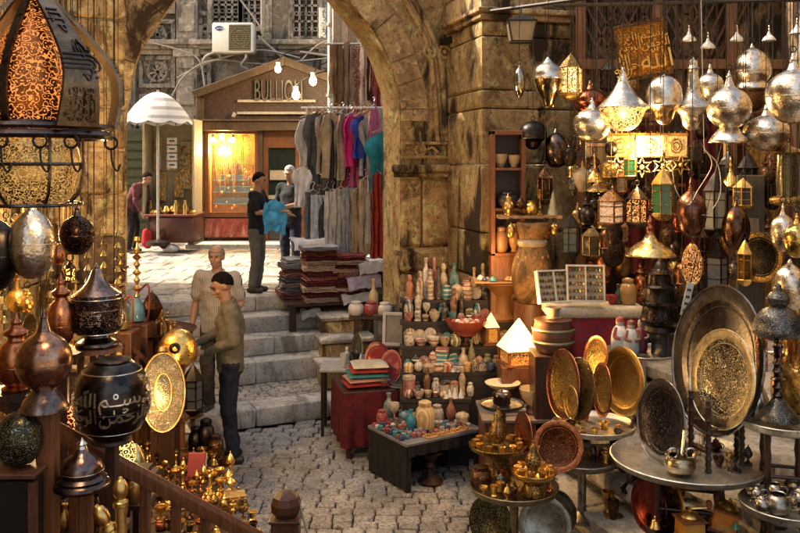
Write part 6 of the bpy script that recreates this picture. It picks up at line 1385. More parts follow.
# low tray with coffee grinders
tray('low dark tray with the amber coffee grinders under the largest tray',690,530,4.85,44,DARKM,legs='pedestal',base=.1)
def grinder(label,px,py,Y,w,rz,tilt,mt):
    s=Y/F; t=thing('coffee_grinder',label,'coffee grinder',P(px,py,Y),rz); t.rotation_euler.y=tilt; w*=s
    m=MB(); m.box((0,0,w*.45),(w,w,w*.9),.94); m.build('box',mt,t,bevel=.006); m=MB(); m.blk((0,0,w*.93),(w*1.12,w*1.12,w*.08),.004); m.blk((0,0,.01),(w*1.1,w*1.1,.02),.004); m.build('top_board',WOODR,t)
    m=MB(); m.lathe([(w*.4,w*.97),(w*.42,w*1.05),(w*.3,w*1.2),(.01,w*1.28),(.01,w*1.4),(0,w*1.4)],16); m.tube([(0,0,w*1.37),(w*.75,-.02,w*1.42)],.006,5); m.build('crank',BRASS,t); m=MB(); m.cap((w*.78,-.02,w*1.44),(w*.8,-.02,w*1.62),.014,.018,8); m.build('knob',WOODR,t)
    m=MB(); m.bb(-w*.3,w*.3,-w*.515,-w*.49,w*.12,w*.4); m.ball((0,-w*.54,w*.26),.008,8,5); m.build('drawer',plain((.50,.26,.05),.35),t); return t
AMB2=plain((.55,.24,.03),.3)
grinder('upright amber wooden coffee grinder with a flat lid on the low tray',690,540,4.7,23,.15,0,AMB2)
grinder('tilted orange coffee grinder with a crank on the low tray',722,530,4.75,24,-.35,.25,plain((.58,.19,.03),.3))
plate('dark red plate leaning at the left end of the low tray',650,505,5.0,27,-68,6,metal((.20,.04,.03),(.1,.02,.02),.25))
plate('copper engraved plate leaning right of the dark red plate',666,507,4.95,29,-64,5,metal((.50,.26,.10),(.22,.1,.04),.28,'chase',26.,.4),BRASS)
pot('bell',P(655,528,4.75),.03,.07,BRASS,'small brass bell in front of the leaning copper plate')
pot('cone',P(736,528,4.65),.03,.035,plain((.08,.24,.12),.3),'small green stone cone beside the tilted orange grinder')
# tray with white stones behind the dark plate
tray('small low tray of pale shells behind the dark engraved plate',630,446,6.0,20,DARKM,legs='pedestal',base=.4)
c=P(630,445,6.0)
for i in range(12):
    q=R.uniform(0,.11); a=R.uniform(0,6.28); o=MB(); o.ball((0,0,.018),(R.uniform(.02,.032),R.uniform(.016,.026),.02),9,6); tag(o.build('shell',plain(R.choice([(.7,.66,.58),(.6,.5,.4)]),.5),None,loc=c+V(q*cos(a),q*sin(a),.006)),'little pale shell on the small low tray','shell','little pale shells on the low tray')
# right edge: domed hookah, vessel, teapots
T7=tray('pale round tray that carries the tall domed burner, right of the big plates',783,424,4.75,42,TRAYM,legs='table',base=.3)
t=thing('domed_burner','tall engraved pewter burner with a domed lid on a ringed column','burner',P(778,420,4.65)); s=4.65/F
PW=metal((.34,.33,.30),(.15,.145,.13),.3,'chase',34.,.3)
m=MB(); m.lathe([(20*s,0),(20*s,3*s),(17*s,8*s),(10*s,15*s),(6*s,21*s)],28); m.build('base',PW,t)
m=MB(); pr=[(6*s,21*s)]
for q in range(8): z=21+8*q; pr+=[(4*s,(z+2)*s),(7*s if q in(2,5) else 5.5*s,(z+4)*s),(4*s,(z+6)*s)]
m.lathe(pr,16); m.build('column',DARKM,t)
m=MB(); m.lathe([(0,85*s),(22*s,85*s),(24*s,88*s),(24*s,92*s),(21*s,102*s),(15*s,110*s),(8*s,114*s),(10*s,117*s),(11*s,122*s),(8*s,127*s),(4*s,129*s),(3*s,135*s),(0,137*s)],32); m.build('dome_lid',PW,t)
m=MB()
for a in range(10):
    m=MB(); A=a*2*pi/10; chain(m,(21*s*cos(A),21*s*sin(A),84*s),(20*s*cos(A),20*s*sin(A),(55+6*sin(a*2))*s),.009,.0025); m.build('chain',COPPER,t)
t=thing('brass_vessel','great hammered brass vessel half hidden behind the domed burner','vessel',P(806,424,4.95)); s=4.95/F
m=MB(); m.lathe([(p.x,p.z) for p in smooth_pts([(a*s,0,b*s) for a,b in [(0,0),(16,0),(26,8),(33,28),(31,48),(24,62),(20,74),(24,88)]],3)],36); m.build('body',GOLD,t); m=MB(); m.lathe([(24*s,88*s),(26*s,90*s),(22*s,89*s)],30); m.build('rim',BRASS,t)
t=thing('silver_flask','small smooth silver flask left of the domed burner column','flask',P(758,416,4.85)); s=4.85/F
m=MB(); m.lathe([(0,0),(9*s,0),(11*s,6*s),(10*s,18*s),(5*s,30*s),(2.5*s,40*s),(3.5*s,44*s),(0,46*s)],20); m.build('body',SILVER2,t)
T8=tray('low pale tray of pewter teapots at the lower right corner',788,508,4.5,46,TRAYM,legs='table',base=.2)
def teapot(label,px,py,Y,r,mt,rz=0,cup=False):
    s=Y/F; r*=s; t=thing('teapot' if not cup else 'mug',label,'teapot' if not cup else 'mug',P(px,py,Y),rz)
    m=MB(); m.lathe([(p.x,p.z) for p in smooth_pts([(0,0,0),(r*.6,0,0),(r*.95,0,r*.35),(r,0,r*.8),(r*.8,0,r*1.25),(r*.55,0,r*1.5),(r*.6,0,r*1.6)],3)],24); m.build('body',mt,t)
    m=MB(); m.tube(smooth_pts([(-r*.6,0,r*1.4),(-r*1.5,0,r*1.5),(-r*1.6,0,r*.8),(-r*.95,0,r*.5)],4),r*.09,6); m.build('handle',mt,t)
    if not cup:
        m=MB(); m.tube(smooth_pts([(r*.9,0,r*.6),(r*1.35,0,r*.8),(r*1.5,0,r*1.3),(r*1.8,0,r*1.5)],4),[r*.22]*5+[r*.14]*8,8); m.build('spout',mt,t); m=MB(); m.lathe([(r*.56,r*1.55),(r*.45,r*1.75),(r*.15,r*1.9),(r*.12,r*2.0),(r*.16,r*2.1),(0,r*2.15)],16); m.build('lid',mt,t)
    return t
PT=metal((.40,.37,.32),(.22,.2,.16),.25)
teapot('round open pewter pot with a loop handle at the tray front',778,514,4.4,13,PT,2.6,True); teapot('small lidded pewter teapot left of the round open pot',762,510,4.4,7.5,PT,3.4); teapot('pewter mug with a scrolled handle behind the round pot',775,496,4.6,8,PT,2.2,True); teapot('pewter teapot at the right edge of the low tray',800,508,4.5,11,PT,.6); teapot('copper tinted bowl shaped mug farthest back on the low tray',793,492,4.7,9,metal((.4,.3,.2),(.2,.14,.09),.25),2.9,True); teapot('tiny pewter teapot at the back left of the tray',757,498,4.55,6,PT,2.9)
# ---------------------------------------------------------------- souvenir stall
st=thing('souvenir_steps','dark stepped stand crowded with souvenirs against the stone pier','stand',(0,0,0))
m=MB()
tiers=[(.60,7.62,7.78),(.80,7.78,7.95),(1.0,7.95,8.12),(1.20,8.12,8.3),(1.38,8.3,8.5)]
for z,y0,y1 in tiers:
    x1=.64 if z<.7 else 1.42; m.bb(.0,x1,y0,y1,z-.03,z); m.bb(.02,x1-.02,y0+.01,y0+.03,0,z-.03)
m.build('shelf_boards',plain((.022,.016,.013),.6),st,smooth=0)
tb=thing('black_table','black cloth covered table with blue grey edging at the front of the souvenir stall','table',(.08,6.98,0),radians(33))
m=MB(); m.blk((.36,.30,.40),(.80,.62,.03),.006); m.build('tabletop',plain((.16,.17,.19),.5),tb)
def skirt(w,y,z0,z1,x0):
    return lambda u,v:(x0+w*u,y-.015*sin(u*40)*v,lerp(z1,z0,v))
m=MB(); m.sheet(skirt(.76,.0,.30,.385,-.02),40,5,.008); m.sheet(skirt(.76,.36,.02,.385,-.02),40,5,.008); m.sheet(lambda u,v:(-.03-.012*sin(u*34)*v,.60*u,lerp(.385,.02,v)),30,8,.008); m.build('cloth_skirt',cloth((.02,.018,.018)),tb,smooth=60)  # front and left are the cloth; inner black sheet stands in for shade underneath
m=MB()
for x in (.0,.72):
    for y in (.03,.57): m.bb(x-.02,x+.02,y-.02,y+.02,0,.385)
m.parts('leg',plain((.012,.01,.009),.6),tb,smooth=0)
t=thing('carved_stool','small carved red brown stool in the shadow under the black table','stool',(.26,7.22,0)); m=MB(); m.lathe([(.10,0),(.11,.02),(.04,.06),(.03,.12),(.05,.15),(.03,.18),(.09,.26),(.12,.27),(0,.27)],14); m.build('pedestal',WOODB,t)
rt=thing('red_table','low table in a dark red cloth stacked with cushions at the left of the stall','table',(-.47,7.80,0),radians(14))
m=MB(); m.blk((.20,.30,.60),(.50,.62,.03),.006); m.build('tabletop',WOODB,rt); m=MB(); m.sheet(lambda u,v:(-.06+.52*u,-.02-.02*sin(u*22)*v,.61-.5*v),26,6,.008); m.sheet(lambda u,v:(-.06-.015*sin(u*20)*v,-.02+.62*u,.61-.5*v),26,6,.008); m.build('cloth_skirt',cloth((.11,.014,.017),(.06,.009,.011)),rt,smooth=60); m=MB()
for x in(0,.4):
    for y in (.04,.55): m.bb(x-.02,x+.02,y-.02,y+.02,0,.585)
m.parts('leg',WOODB,rt,smooth=0)
def cushion(loc,w,d,h,c,label,rz,c2=None):
    def f(sgn): return lambda u,v:((u-.5)*w,(v-.5)*d,h/2+sgn*h/2*min(1,(max(0,16*u*(1-u)*v*(1-v)))**.35))
    m=MB(); m.sheet(f(1),14,14); m.sheet(f(-1),14,14); o=m.build('cushion',cloth(c,c2,'stripe' if c2 else 'plain',30.),None,smooth=70,loc=loc,rz=rz); tag(o,label,'cushion','cushions stacked on the red table'); return o
rM=Matrix.Translation(rt.location)@Matrix.Rotation(radians(14),4,'Z')
z=.617
for i,(c,l,c2) in enumerate((((.30,.03,.03),'dark red cushion at the bottom of the stack on the red table',None),((.42,.30,.22),'faded pink cushion in the stack on the red table',(.3,.1,.1)),((.05,.22,.22),'teal cushion in the middle of the stack on the red table',None),((.34,.04,.03),'second red cushion high in the stack on the red table',None),((.50,.45,.33),'cream cushion on top of the stack on the red table',None))):
    cushion(rM@V(.20+.01*i,.22,z),.42-.02*i,.34,.05,c,l,radians(14)+R.uniform(-.1,.1),c2); z+=.042
# side table with curios at the street corner
t=thing('curio_table','small dark legged table of white curios beside the steps','table',(-.74,8.42,0)); m=MB(); m.blk((.15,.2,.66),(.42,.42,.03),.006); m.build('top',plain((.4,.37,.32),.6),t); m=MB()
for x in(-.03,.33):
    for y in(.03,.37): m.bb(x-.015,x+.015,y-.015,y+.015,0,.645)
m.parts('leg',IRON,t,smooth=0)
PALS=[('ivory',(.50,.43,.33)),('bone',(.44,.38,.28)),('chestnut',(.12,.04,.02)),('dusty white',(.48,.45,.40)),('blackish',(.03,.025,.02)),('white',(.56,.50,.42)),('cream',(.45,.37,.25)),('dark red',(.24,.025,.02)),('teal',(.03,.13,.15)),('turquoise',(.05,.22,.25)),('sand',(.34,.25,.15)),('brown',(.15,.07,.035)),('black',(.02,.02,.02)),('rose',(.33,.12,.11)),('olive',(.16,.15,.06)),('navy',(.02,.04,.14)),('ochre',(.45,.26,.07)),('grey',(.28,.27,.25)),('terracotta',(.38,.13,.06))]
DARKW=plain((.022,.016,.013),.6)
FIN=[('glossy',.15,0),('plain',.8,0),('speckled',.4,1),('striped',.4,4),('plain',.8,0),('flowered',.4,3),('speckled',.4,1),('banded',.4,2)]
def souvenir_mat(c,fin):
    nm,ro,pt=fin
    return painted(c,(.58,.50,.38) if sum(c)<1. else R.choice([(.28,.05,.04),(.05,.10,.16),(.2,.13,.06)]),nm)
    if pt==0 or pt==1 and False: return plain(c,ro)
    if nm=='matt': return plain(c,ro)
    c2=(.60,.52,.40) if sum(c)<.9 else (.30,.06,.05)
    return cloth(c,c2,'kilim' if nm=='speckled' else 'plain',60. if nm=='speckled' else 25.,.35)
def scatter_row(y,z,px0,px1,kinds,place,step=(9,15),hs=(14,24),ws=(5,8)):
    x=px0; s=y/F; prev=None
    while x<px1:
        k=R.choice(kinds); cn,c=R.choice(PALS); fn=R.choice(FIN); hw=.74*R.uniform(*ws)
        h=1.12*R.uniform(*hs)*(1 if k in('vase','figurine','bottle') else .6 if k in('jar','lidded box','goblet') else .42)
        if k in('bowl',): hw*=1.25
        lab=f'{fn[0]} {cn} {"upright plate" if k=="disc" else k} {place}'
        if lab in USED: lab+=f' by the {prev}'
        yy=y+R.uniform(-.025,.025)
        if k=='disc':
            rr=hw*s*1.35; m=MB().at((0,0,rr),pi/2-radians(R.uniform(8,24))); m.lathe([(0,0),(rr*.7,0),(rr,rr*.12),(rr*.97,rr*.04),(rr*.7,-rr*.08),(0,-rr*.08)],20); o=m.build('painted_plate',souvenir_mat(c,fn),None,smooth=45,loc=V((x+hw-400)*yy/F,yy,z),rz=R.uniform(-.8,.8)); tag(o,lab,'plate')
        elif k=='carved box':
            bh=h*s*R.uniform(1.,1.8); m=MB().blk((0,0,bh*.4),(hw*s*2,hw*s*1.5,bh*.8),.004); o=m.build('carved_box',souvenir_mat(c,fn),None,loc=V((x+hw-400)*yy/F,yy,z),rz=R.uniform(-.6,.6)); tag(o,lab,'box'); MB().blk((0,0,bh*.9),(hw*s*2.1,hw*s*1.6,bh*.2),.004).build('lid',souvenir_mat(R.choice(PALS)[1],fn),o)
        elif k=='stone egg':
            o=MB(); o.ball((0,0,hw*s*.9),(hw*s*.8,hw*s*.8,hw*s*.95),12,8); o=o.build('stone_egg',souvenir_mat(c,fn),None,smooth=60,loc=V((x+hw-400)*yy/F,yy,z),rz=R.uniform(0,3)); tag(o,lab,'egg')
        else: o=pot(k,V((x+hw-400)*yy/F,yy,z),hw*s,h*s,souvenir_mat(c,fn),lab,None,n=16)
        if k=='figurine':
            m=MB(); m.ball((0,-.0,h*s*.9),hw*s*.38,8,6); m.build('head',plain((.5,.36,.26),.5),o)
        prev=f'{cn} {k}'; x+=hw*1.75+R.uniform(*step)*.05
scatter_row(8.43,1.381,404,520,['vase','figurine','bottle','figurine','candlestick'],'at the back of the topmost step',hs=(26,40))
scatter_row(8.35,1.381,404,526,['figurine','lidded box','figurine','disc','jar'],'on the topmost step',hs=(18,30))
scatter_row(8.25,1.201,404,484,['figurine','disc','jar','disc','goblet'],'at the back of the fourth step',hs=(18,30))
scatter_row(8.17,1.201,404,480,['stone egg','bowl','carved box','cup','figurine'],'at the front of the fourth step',hs=(12,20),ws=(4,7))
scatter_row(8.07,1.001,404,500,['disc','figurine','jar','disc','vase','goblet'],'at the back of the middle step',hs=(18,30))
scatter_row(8.0,1.001,404,450,['bowl','carved box','stone egg','cup','jar'],'at the front of the middle step',hs=(14,20),ws=(5,8))
scatter_row(7.90,.801,404,500,['disc','carved box','jar','lidded box','disc','vase'],'at the back of the second step',hs=(18,28))
scatter_row(7.83,.801,404,490,['bowl','stone egg','carved box','cup','lidded box'],'at the front of the second step',hs=(12,20),ws=(5,8))
scatter_row(7.73,.601,404,468,['disc','carved box','jar','figurine','jar'],'at the back of the lowest step',hs=(18,28))
scatter_row(7.66,.601,404,440,['stone egg','carved box','bowl','cup'],'at the front of the lowest step',hs=(12,18),ws=(5,7))
# showpieces
def show(kind,px,py,Y,hw,h,mt,label,**k): s=Y/F; return pot(kind,P(px,py,Y),hw*s,h*s,mt,label,**k)
tw=cloth((.52,.42,.24),(.38,.24,.10),'stripe',14.,.3)
def zshow(kind,px,Y,z,hw,h,mt,label): s=Y/F; return pot(kind,V((px-400)*s,Y,z),hw*s,h*s,mt,label,n=24)
zshow('jar',425,7.32,.417,10,30,tw,'large ochre jar with spiral bands behind the black table boxes'); zshow('vase',411,7.28,.417,5,22,plain((.03,.22,.28),.2),'small turquoise vase left of the spiral jar')
zshow('bowl',466,8.02,1.001+.10,21,15,plain((.26,.05,.03),.25),'wide dark red bowl heaped with pale ornaments')
o=MB().lathe([(.05,0),(.06,.01),(.02,.03),(.02,.08),(.06,.1)],14); tag(o.build('bowl_stand',WOODD,None,loc=V((466-400)*8.02/F,8.02,1.002)),'turned foot under the wide dark red bowl','stand')
for i in range(12):
    a=i*2.4; q=.03*sqrt(i); p=V((466-400)*8.02/F+q*cos(a)*1.3,8.02+q*sin(a),1.001+.10+.11+.02*(12-i)/12)
    nm,c=[('white',(.65,.6,.55)),('red',(.4,.04,.03)),('cream',(.55,.45,.33)),('rose',(.5,.25,.22))][i%4]; o=MB(); o.ball((0,0,0),(.033,.033,.026),9,6); tag(o.build('egg_ornament',souvenir_mat(c,FIN[i%4]),None,loc=p),f'{nm} egg ornament heaped in the wide red bowl','ornament',f'{nm} egg ornaments in the red bowl')
plate('dark oval plate with a pale eye motif lying behind the cushions',398,374,8.15,22,10,62,plain((.08,.09,.07),.25),plain((.3,.27,.2),.3),border=False)
plate('deep red painted plate leaning behind the cushion stack',378,364,8.22,22,24,18,plain((.36,.045,.035),.3),plain((.22,.03,.03),.3),squash=.7)
plate('smaller red plate leaning right of the deep red plate',391,367,8.12,17,-20,16,plain((.30,.04,.05),.3),squash=.7)
plate('upright olive bronze plate on the curio table',358,350,8.62,17,-68,6,metal((.35,.3,.16),(.18,.15,.08),.3))
for px,Y,z,k,c,l in ((352,8.55,.678,'figurine',(.03,.03,.03),'black and white penguin like figurine on the curio table'),(344,8.5,.678,'cup',(.6,.57,.5),'white cup at the corner of the curio table'),(357,8.65,.678,'vase',(.45,.38,.25),'sand vase at the back of the curio table'),(347,8.7,.678,'figurine',(.6,.57,.52),'white figurine at the back of the curio table'),(361,8.5,.678,'lidded box',(.62,.6,.55),'white lidded box on the curio table'),(356,8.48,.678,'bowl',(.02,.02,.02),'tiny black bowl on the curio table')): zshow(k,px,Y,z,4,14 if k!='figurine' else 16,plain(c,.35),l)
# shelf board with painted pots left of the picture frames
t=thing('pot_shelf','dark narrow shelf of painted pots against the arch pier foot','shelf',(-.28,8.95,0)); m=MB(); m.bb(-.25,.3,-.14,.12,1.10,1.13); m.bb(-.2,-.16,-.1,.1,0,1.10); m.bb(.2,.24,-.1,.1,0,1.1); m.build('board',WOODB,t,smooth=0)
for dx,k,c,h,hw,l in ((-.18,'jar',(.6,.56,.5),14,8,'round white jar on the pot shelf'),(-.02,'jar',(.30,.06,.05),14,8,'round red painted jar on the pot shelf'),(.12,'jar',(.62,.57,.5),13,8,'second round white jar at the pot shelf end')): zshow(k,400+(-.28+dx)*F/8.9,8.9,1.132,hw,h,plain(c,.3),l)
zshow('bottle',400+(-.28-.0)*F/9.02,9.02,1.132,6,34,plain((.5,.38,.18),.4),'tall honey coloured bottle with a blue eye stopper on the pot shelf')
for px,py,yaw,c,l in ((386,321,14,(.10,.085,.06),'dark picture frame leaning against the pier foot'),(395,329,-8,(.55,.52,.45),'white painted picture frame leaning before the dark frame')):
    t=thing('picture_frame',l,'frame',P(px,py,8.85 if 'dark frame leaning' in l or l.startswith('dark') else 8.68),radians(yaw)); t.rotation_euler.x=radians(-12); w_,h_=.13,.17
    m=MB(); o_=[(-w_,-h_),(w_,-h_),(w_,h_),(-w_,h_)]; m.ring(o_,[(a*.75,b*.8) for a,b in o_],.03); m.build('frame',plain(c,.5),t,bevel=.004); m=MB(); m.prism([(a*.76,b*.81) for a,b in o_],.006,.018); m.build('picture',plain((.22,.19,.15),.4),t,smooth=0)
tag(MB().bb(-.22,-.01,8.6,8.95,0,.86).build('frame_block',WOODB,None,smooth=0,bevel=.006),'dark block under the two picture frames at the pier foot','block')
# rows of inlaid boxes on the black table
tM=Matrix.Translation(tb.location)@Matrix.Rotation(radians(33),4,'Z')
@memo
def dots(c,sc_):
    n=N('inlay'); f=n.ramp(n.voro(sc_,'F1'),[(.16,1.),(.22,0.)]); return n.fin(n.mix(f,c,(.58,.52,.42)),.3,0.)
BX=[('turquoise',(.04,.16,.18)),('dark red',(.20,.02,.02)),('white',(.5,.46,.4)),('navy',(.02,.03,.09)),('brown',(.11,.05,.025)),('grey',(.2,.2,.2)),('rose',(.25,.09,.09))]
rw=['front','second','third','fourth','fifth','sixth','seventh','eighth','ninth']
for j in range(9):
    prev=None
    for i in range(13):
        nm,c=BX[R.randrange(7)]; kind=['round','square','oval'][R.randrange(3)]; w_=.025
        p=tM@V(-.01+.058*i+R.uniform(-.008,.008),.10+.055*j+R.uniform(-.008,.008),.416)
        if p.x>-.03 and p.y>7.58: continue
        m=MB(); h=R.uniform(.03,.05)
        if kind=='square': m.blk((0,0,h/2),(w_*1.7,w_*1.5,h),.006)
        else: m.at((0,0,0),sc=(1,1.0 if kind=='round' else .7,1)).lathe([(w_*.95,0),(w_,.006),(w_,h*.7),(w_*.8,h*.95),(w_*.3,h*1.02),(0,h*1.03)],16)
        fn=R.choice(['pearl inlaid','plain','dotted']); lab=f'{fn} {nm} {kind} trinket box in the {rw[j]} row on the black table'
        if lab in USED: lab=f'{fn} {nm} {kind} trinket box, {rw[j]} row, right of the {prev} one'
        mt=dots(c,90. if fn=='dotted' else 60.) if fn!='plain' else plain(c,.25)
        o=m.build('trinket_box',mt,None,smooth=45,loc=p,rz=R.uniform(-.4,.4)); tag(o,lab,'box','small trinket boxes on the black table'); prev=f'{nm} {kind}'
t=thing('bead_tray','long shallow tray of amber beads at the table front edge','tray',tM@V(.42,.045,.417),radians(33)); m=MB(); m.bb(-.24,.24,-.05,.05,0,.008); m.build('tray',WOODL,t,smooth=0)
bd=MB()
for i in range(60): bd.ball((R.uniform(-.22,.22),R.uniform(-.035,.035),.016),.010,6,4)
struct(bd.build('beads',plain((.42,.22,.04),.3),t),'stuff')
for i in range(7): pot('cone',V(.40+.05*i+R.uniform(-.01,.01),7.66+R.uniform(-.02,.02),.601) if i<4 else V(.42+.06*(i-4),7.82,.801),.03,R.uniform(.06,.10),plain((.62,.62,.60),.5),'little white stone cone on the step behind the black table','little white stone cones')
# slabs at the foot of the pier lamp: book pile & bowl & pyramid lamp
t=thing('lamp_plinth','dark block table under the pyramid lamp, right end of the souvenir stall','plinth',(1.02,7.2,0)); m=MB(); m.bb(-.34,.46,-.35,.2,0,.62); m.build('block',WOODD,t,smooth=0,bevel=.01); m=MB(); m.bb(-.36,.48,-.37,.22,.622,.65); m.build('slab',plain((.16,.13,.10),.6),t,smooth=0,bevel=.006)
for i,(c,l) in enumerate((((.12,.05,.03),'brown book lowest in the pile by the cream bowl'),((.3,.26,.2),'grey book in the middle of the small pile'),((.2,.05,.03),'red brown book on top of the small pile'))):
    o=MB().blk((0,0,.014),(.2,.15,.028),.004).build('book',plain(c,.6),None,loc=(.92,7.02,.651+.030*i),rz=R.uniform(-.3,.3)); tag(o,l,'book'); MB().bb(-.095,.103,-.077,.07,.005,.023).build('page_block',plain((.5,.44,.32),.8),o,smooth=0)
pot('bowl',V(1.10,7.05,.72),.115,.13,plain((.56,.44,.26),.3),'cream round bowl on a pink foot below the pyramid lamp',n=28); tag(MB().lathe([(.07,0),(.075,.01),(.05,.03),(.06,.068)],18).build('bowl_stand',plain((.34,.14,.12),.4),None,loc=(1.10,7.05,.651)),'pink stone foot under the cream bowl','foot')
pot('bowl',V(.86,7.12,.83),.15,.05,plain((.5,.42,.32),.4),'shallow pale dish left of the cream bowl',n=26); tag(MB().lathe([(.05,0),(.03,.03),(.05,.088)],14).build('dish_stand',WOODD,None,loc=(.86,7.12,.741)),'dark turned foot under the shallow pale dish','stand')
def pyr(label,px,py,Y,hw,h,e,boxh,mts):
    s=Y/F; t=thing('pyramid_lamp',label,'lamp',P(px,py,Y),radians(12)); a=hw*s
    m=MB(); m.box((0,0,boxh*s+h*s/2),(2*a,2*a,h*s),.03); m.build('shade',lit((1,.66,.26),e,(.8,.6,.35)),t,smooth=0,bevel=.006)
    m=MB()
    for x in(-1,1):
        for y in(-1,1): m.bb(x*a*.86-.012,x*a*.86+.012,y*a*.86-.012,y*a*.86+.012,0,boxh*s)
    m.bb(-a,a,-a,a,boxh*s-.012,boxh*s-.002); m.bb(-a,a,-a,a,0,.012); m.build('frame',WOODR,t,smooth=0)
    m=MB(); b=a*.82; m.bb(-b,b,-b,b,.012,boxh*s-.012); m.build('mosaic_panel',mts,t,smooth=0); return t
MOSA=cloth((.42,.14,.03),(.6,.36,.10),'kilim',40.,.3)
pyr('brightly lit yellow pyramid lamp on a mosaic box beside the pier',519,363,7.35,18,30,.5,15,filigree((.35,.12,.03),(1,.4,.08),.22,50.,.4,.03,0.))
tag(MB().bb(-.17,.17,-.17,.17,.651,P(519,363,7.35).z-.001).build('lamp_riser',WOODD,None,smooth=0,loc=(P(519,363,7.35).x,7.35,0),bevel=.006),'dark square riser under the lit pyramid lamp','riser')
pyr('smaller lit pyramid lamp left of the bright one',491,342.5,8.02,7,14,.3,16,MOSA)
p=P(491,342.5,8.02); tag(MB().bb(-.08,.08,-.08,.08,1.002,p.z-.001).build('lamp_riser',WOODD,None,smooth=0,loc=(p.x,8.02,0),bevel=.006) ,'dark riser under the smaller pyramid lamp','riser')
lamp('pyramid_glow',P(519,318,6.95),9,(1,.55,.18),.05); lamp('stall_glow',P(486,255,7.9),2.5,(1,.5,.15),.05)
# lit orange stand of shells above the stall
t=thing('shell_stand','tiered stand of shells lit orange above the souvenir steps','stand',P(503,320,8.2)); s=8.05/F; OR=plain((.26,.11,.03),.55)
m=MB(); m.lathe([(14*s,0),(16*s,3*s),(10*s,8*s),(9*s,24*s),(13*s,30*s),(20*s,36*s),(22*s,38*s),(0,38*s)],20); m.build('pedestal',OR,t); m=MB(); m.bb(-30*s,28*s,-.13,.13,39*s,40.5*s); m.build('shelf',WOODL,t,smooth=0); m=MB(); m.bb(-12*s,-9*s,.06,.09,40.5*s,66*s); m.bb(18*s,21*s,.06,.09,40.5*s,66*s); m.parts('upright',WOODR,t,smooth=0)
for i in range(26):
    c=R.choice([('white',(.68,.62,.55)),('teal',(.08,.28,.32)),('pinkish',(.55,.33,.28)),('navy',(.05,.06,.14)),('amber',(.5,.28,.08))]); o=MB(); r=R.uniform(.018,.034); o.lathe([(0,0),(r,.008),(r*.9,r*.8),(r*.4,r*1.4),(0,r*1.7)],10,flute=.25,nf=7)
    tag(o.build('sea_shell',plain(c[1],.35),None,loc=t.location+V(R.uniform(-28,26)*s,R.uniform(-.11,.03),40.6*s),rz=R.uniform(0,6)),f'small {c[0]} shell ornament on the lit shell stand','shell',f'small {c[0]} shell ornaments on the stand')
tag(MB().bb(-.2,.2,-.15,.15,1.343,P(503,320,8.2).z-.001).build('stand_riser',WOODD,None,smooth=0,loc=(P(503,320,8.2).x,8.05+.3,0),bevel=.006),'dark block behind the lit shell stand','riser') if P(503,320,8.2).z>1.36 else None
# ---------------------------------------------------------------- wooden cabinet, plank, jar
YC=8.25; s=YC/F; t=thing('wall_cabinet','tall open red brown cabinet holding pale bowls against the pier','cabinet',P(507,255,YC)); 
x0,x1,z1=-17*s,17*s,124*s
m=MB(); 
for a,b in ((x0,x0+.04),(x1-.04,x1)): m.bb(a,b,-.12,.12,0,z1)
m.bb(x0,x1,-.12,.12,z1-.04,z1+.002); m.bb(x0,x1,-.12,.12,-.002,.03); m.build('frame',WOODR,t,smooth=0,bevel=.005); m=MB()
for z in (46,86): m.bb(x0+.04,x1-.04,-.11,.11,z*s-.012,z*s+.012)
m.parts('shelf',WOODR,t,smooth=0); m=MB(); m.bb(x0+.04,x1-.04,.09,.11,.03,z1-.04); m.build('back_panel',WOODB,t,smooth=0)
m=MB(); m.bb(x0,x1,-.1,.12,-t.location.z,-.004); m.build('lower_case',WOODR,t,smooth=0)
for dx,z,k,hw,h,c,l in ((-7,87.5,'bowl',7.5,13,(.45,.34,.2),'cream bowl at the left of the cabinet top shelf'),(7,87.5,'bowl',6.5,12,(.42,.3,.18),'cream bowl at the right of the cabinet top shelf'),(0,47.5,'jar',11,16,(.05,.045,.04),'dark inlaid jar on the cabinet middle shelf'),(-6,3,'jar',7,26,(.40,.2,.09),'terracotta jar at the cabinet bottom'),(7,3,'vase',6,28,(.45,.25,.1),'amber vase at the cabinet bottom')): zz=t.location+V(dx*s,-.02,z*s+.004); pot(k,zz,hw*s,h*s,plain(c,.4),l,n=20)
t=thing('trinket_plank','rough wooden plank shelf of little brass lamps below the dark dome lamp','shelf',P(530,217,7.9)); s=7.9/F; m=MB(); m.blk((0,.05,0),(64*s,.18,3.4*s),.006); m.build('plank',WOODL,t); m=MB(); m.tube([(-20*s,.1,-2*s),(-20*s,.5,-20*s)],.012,5); m.tube([(20*s,.1,-2*s),(20*s,.6,-20*s)],.012,5); m.parts('bracket',IRON,t)
for i,(dx,k,hw,h,mt,l) in enumerate(((-22,'coffee pot',6,22,BRASS,'brass pot at the pier end of the trinket plank'),(-9,'incense burner',6,20,BRONZE,'bronze incense burner on the trinket plank'),(1,'jar',6,15,GOLD,'golden jar in the middle of the trinket plank'),(10,'candlestick',5,26,BRASSE,'engraved candlestick on the trinket plank'),(23,'cone',6,24,plain((.34,.32,.22),.4),'pale cone ornament at the end of the trinket plank'))): pot(k,t.location+V(dx*s,0,1.8*s),hw*s,h*s,mt,l,n=16)
for i,(px,y0,y1,l) in enumerate(((511,222,238,'tiny brass lamp hung under the plank near the cabinet'),(545,222,240,'tiny copper lamp hung under the plank middle'),(554,222,236,'tiny brass lamp hung under the far plank end'))): lantern(l,px,y0,y1,4.5,7.85,EGG,[BRASS if i!=1 else COPPER],t.location.z-.015,wire=True,n=14)
t=thing('clay_jar','big mustard brown clay jar with a pale neck band behind the shell stand','jar',P(532,302,7.85)); s=7.85/F
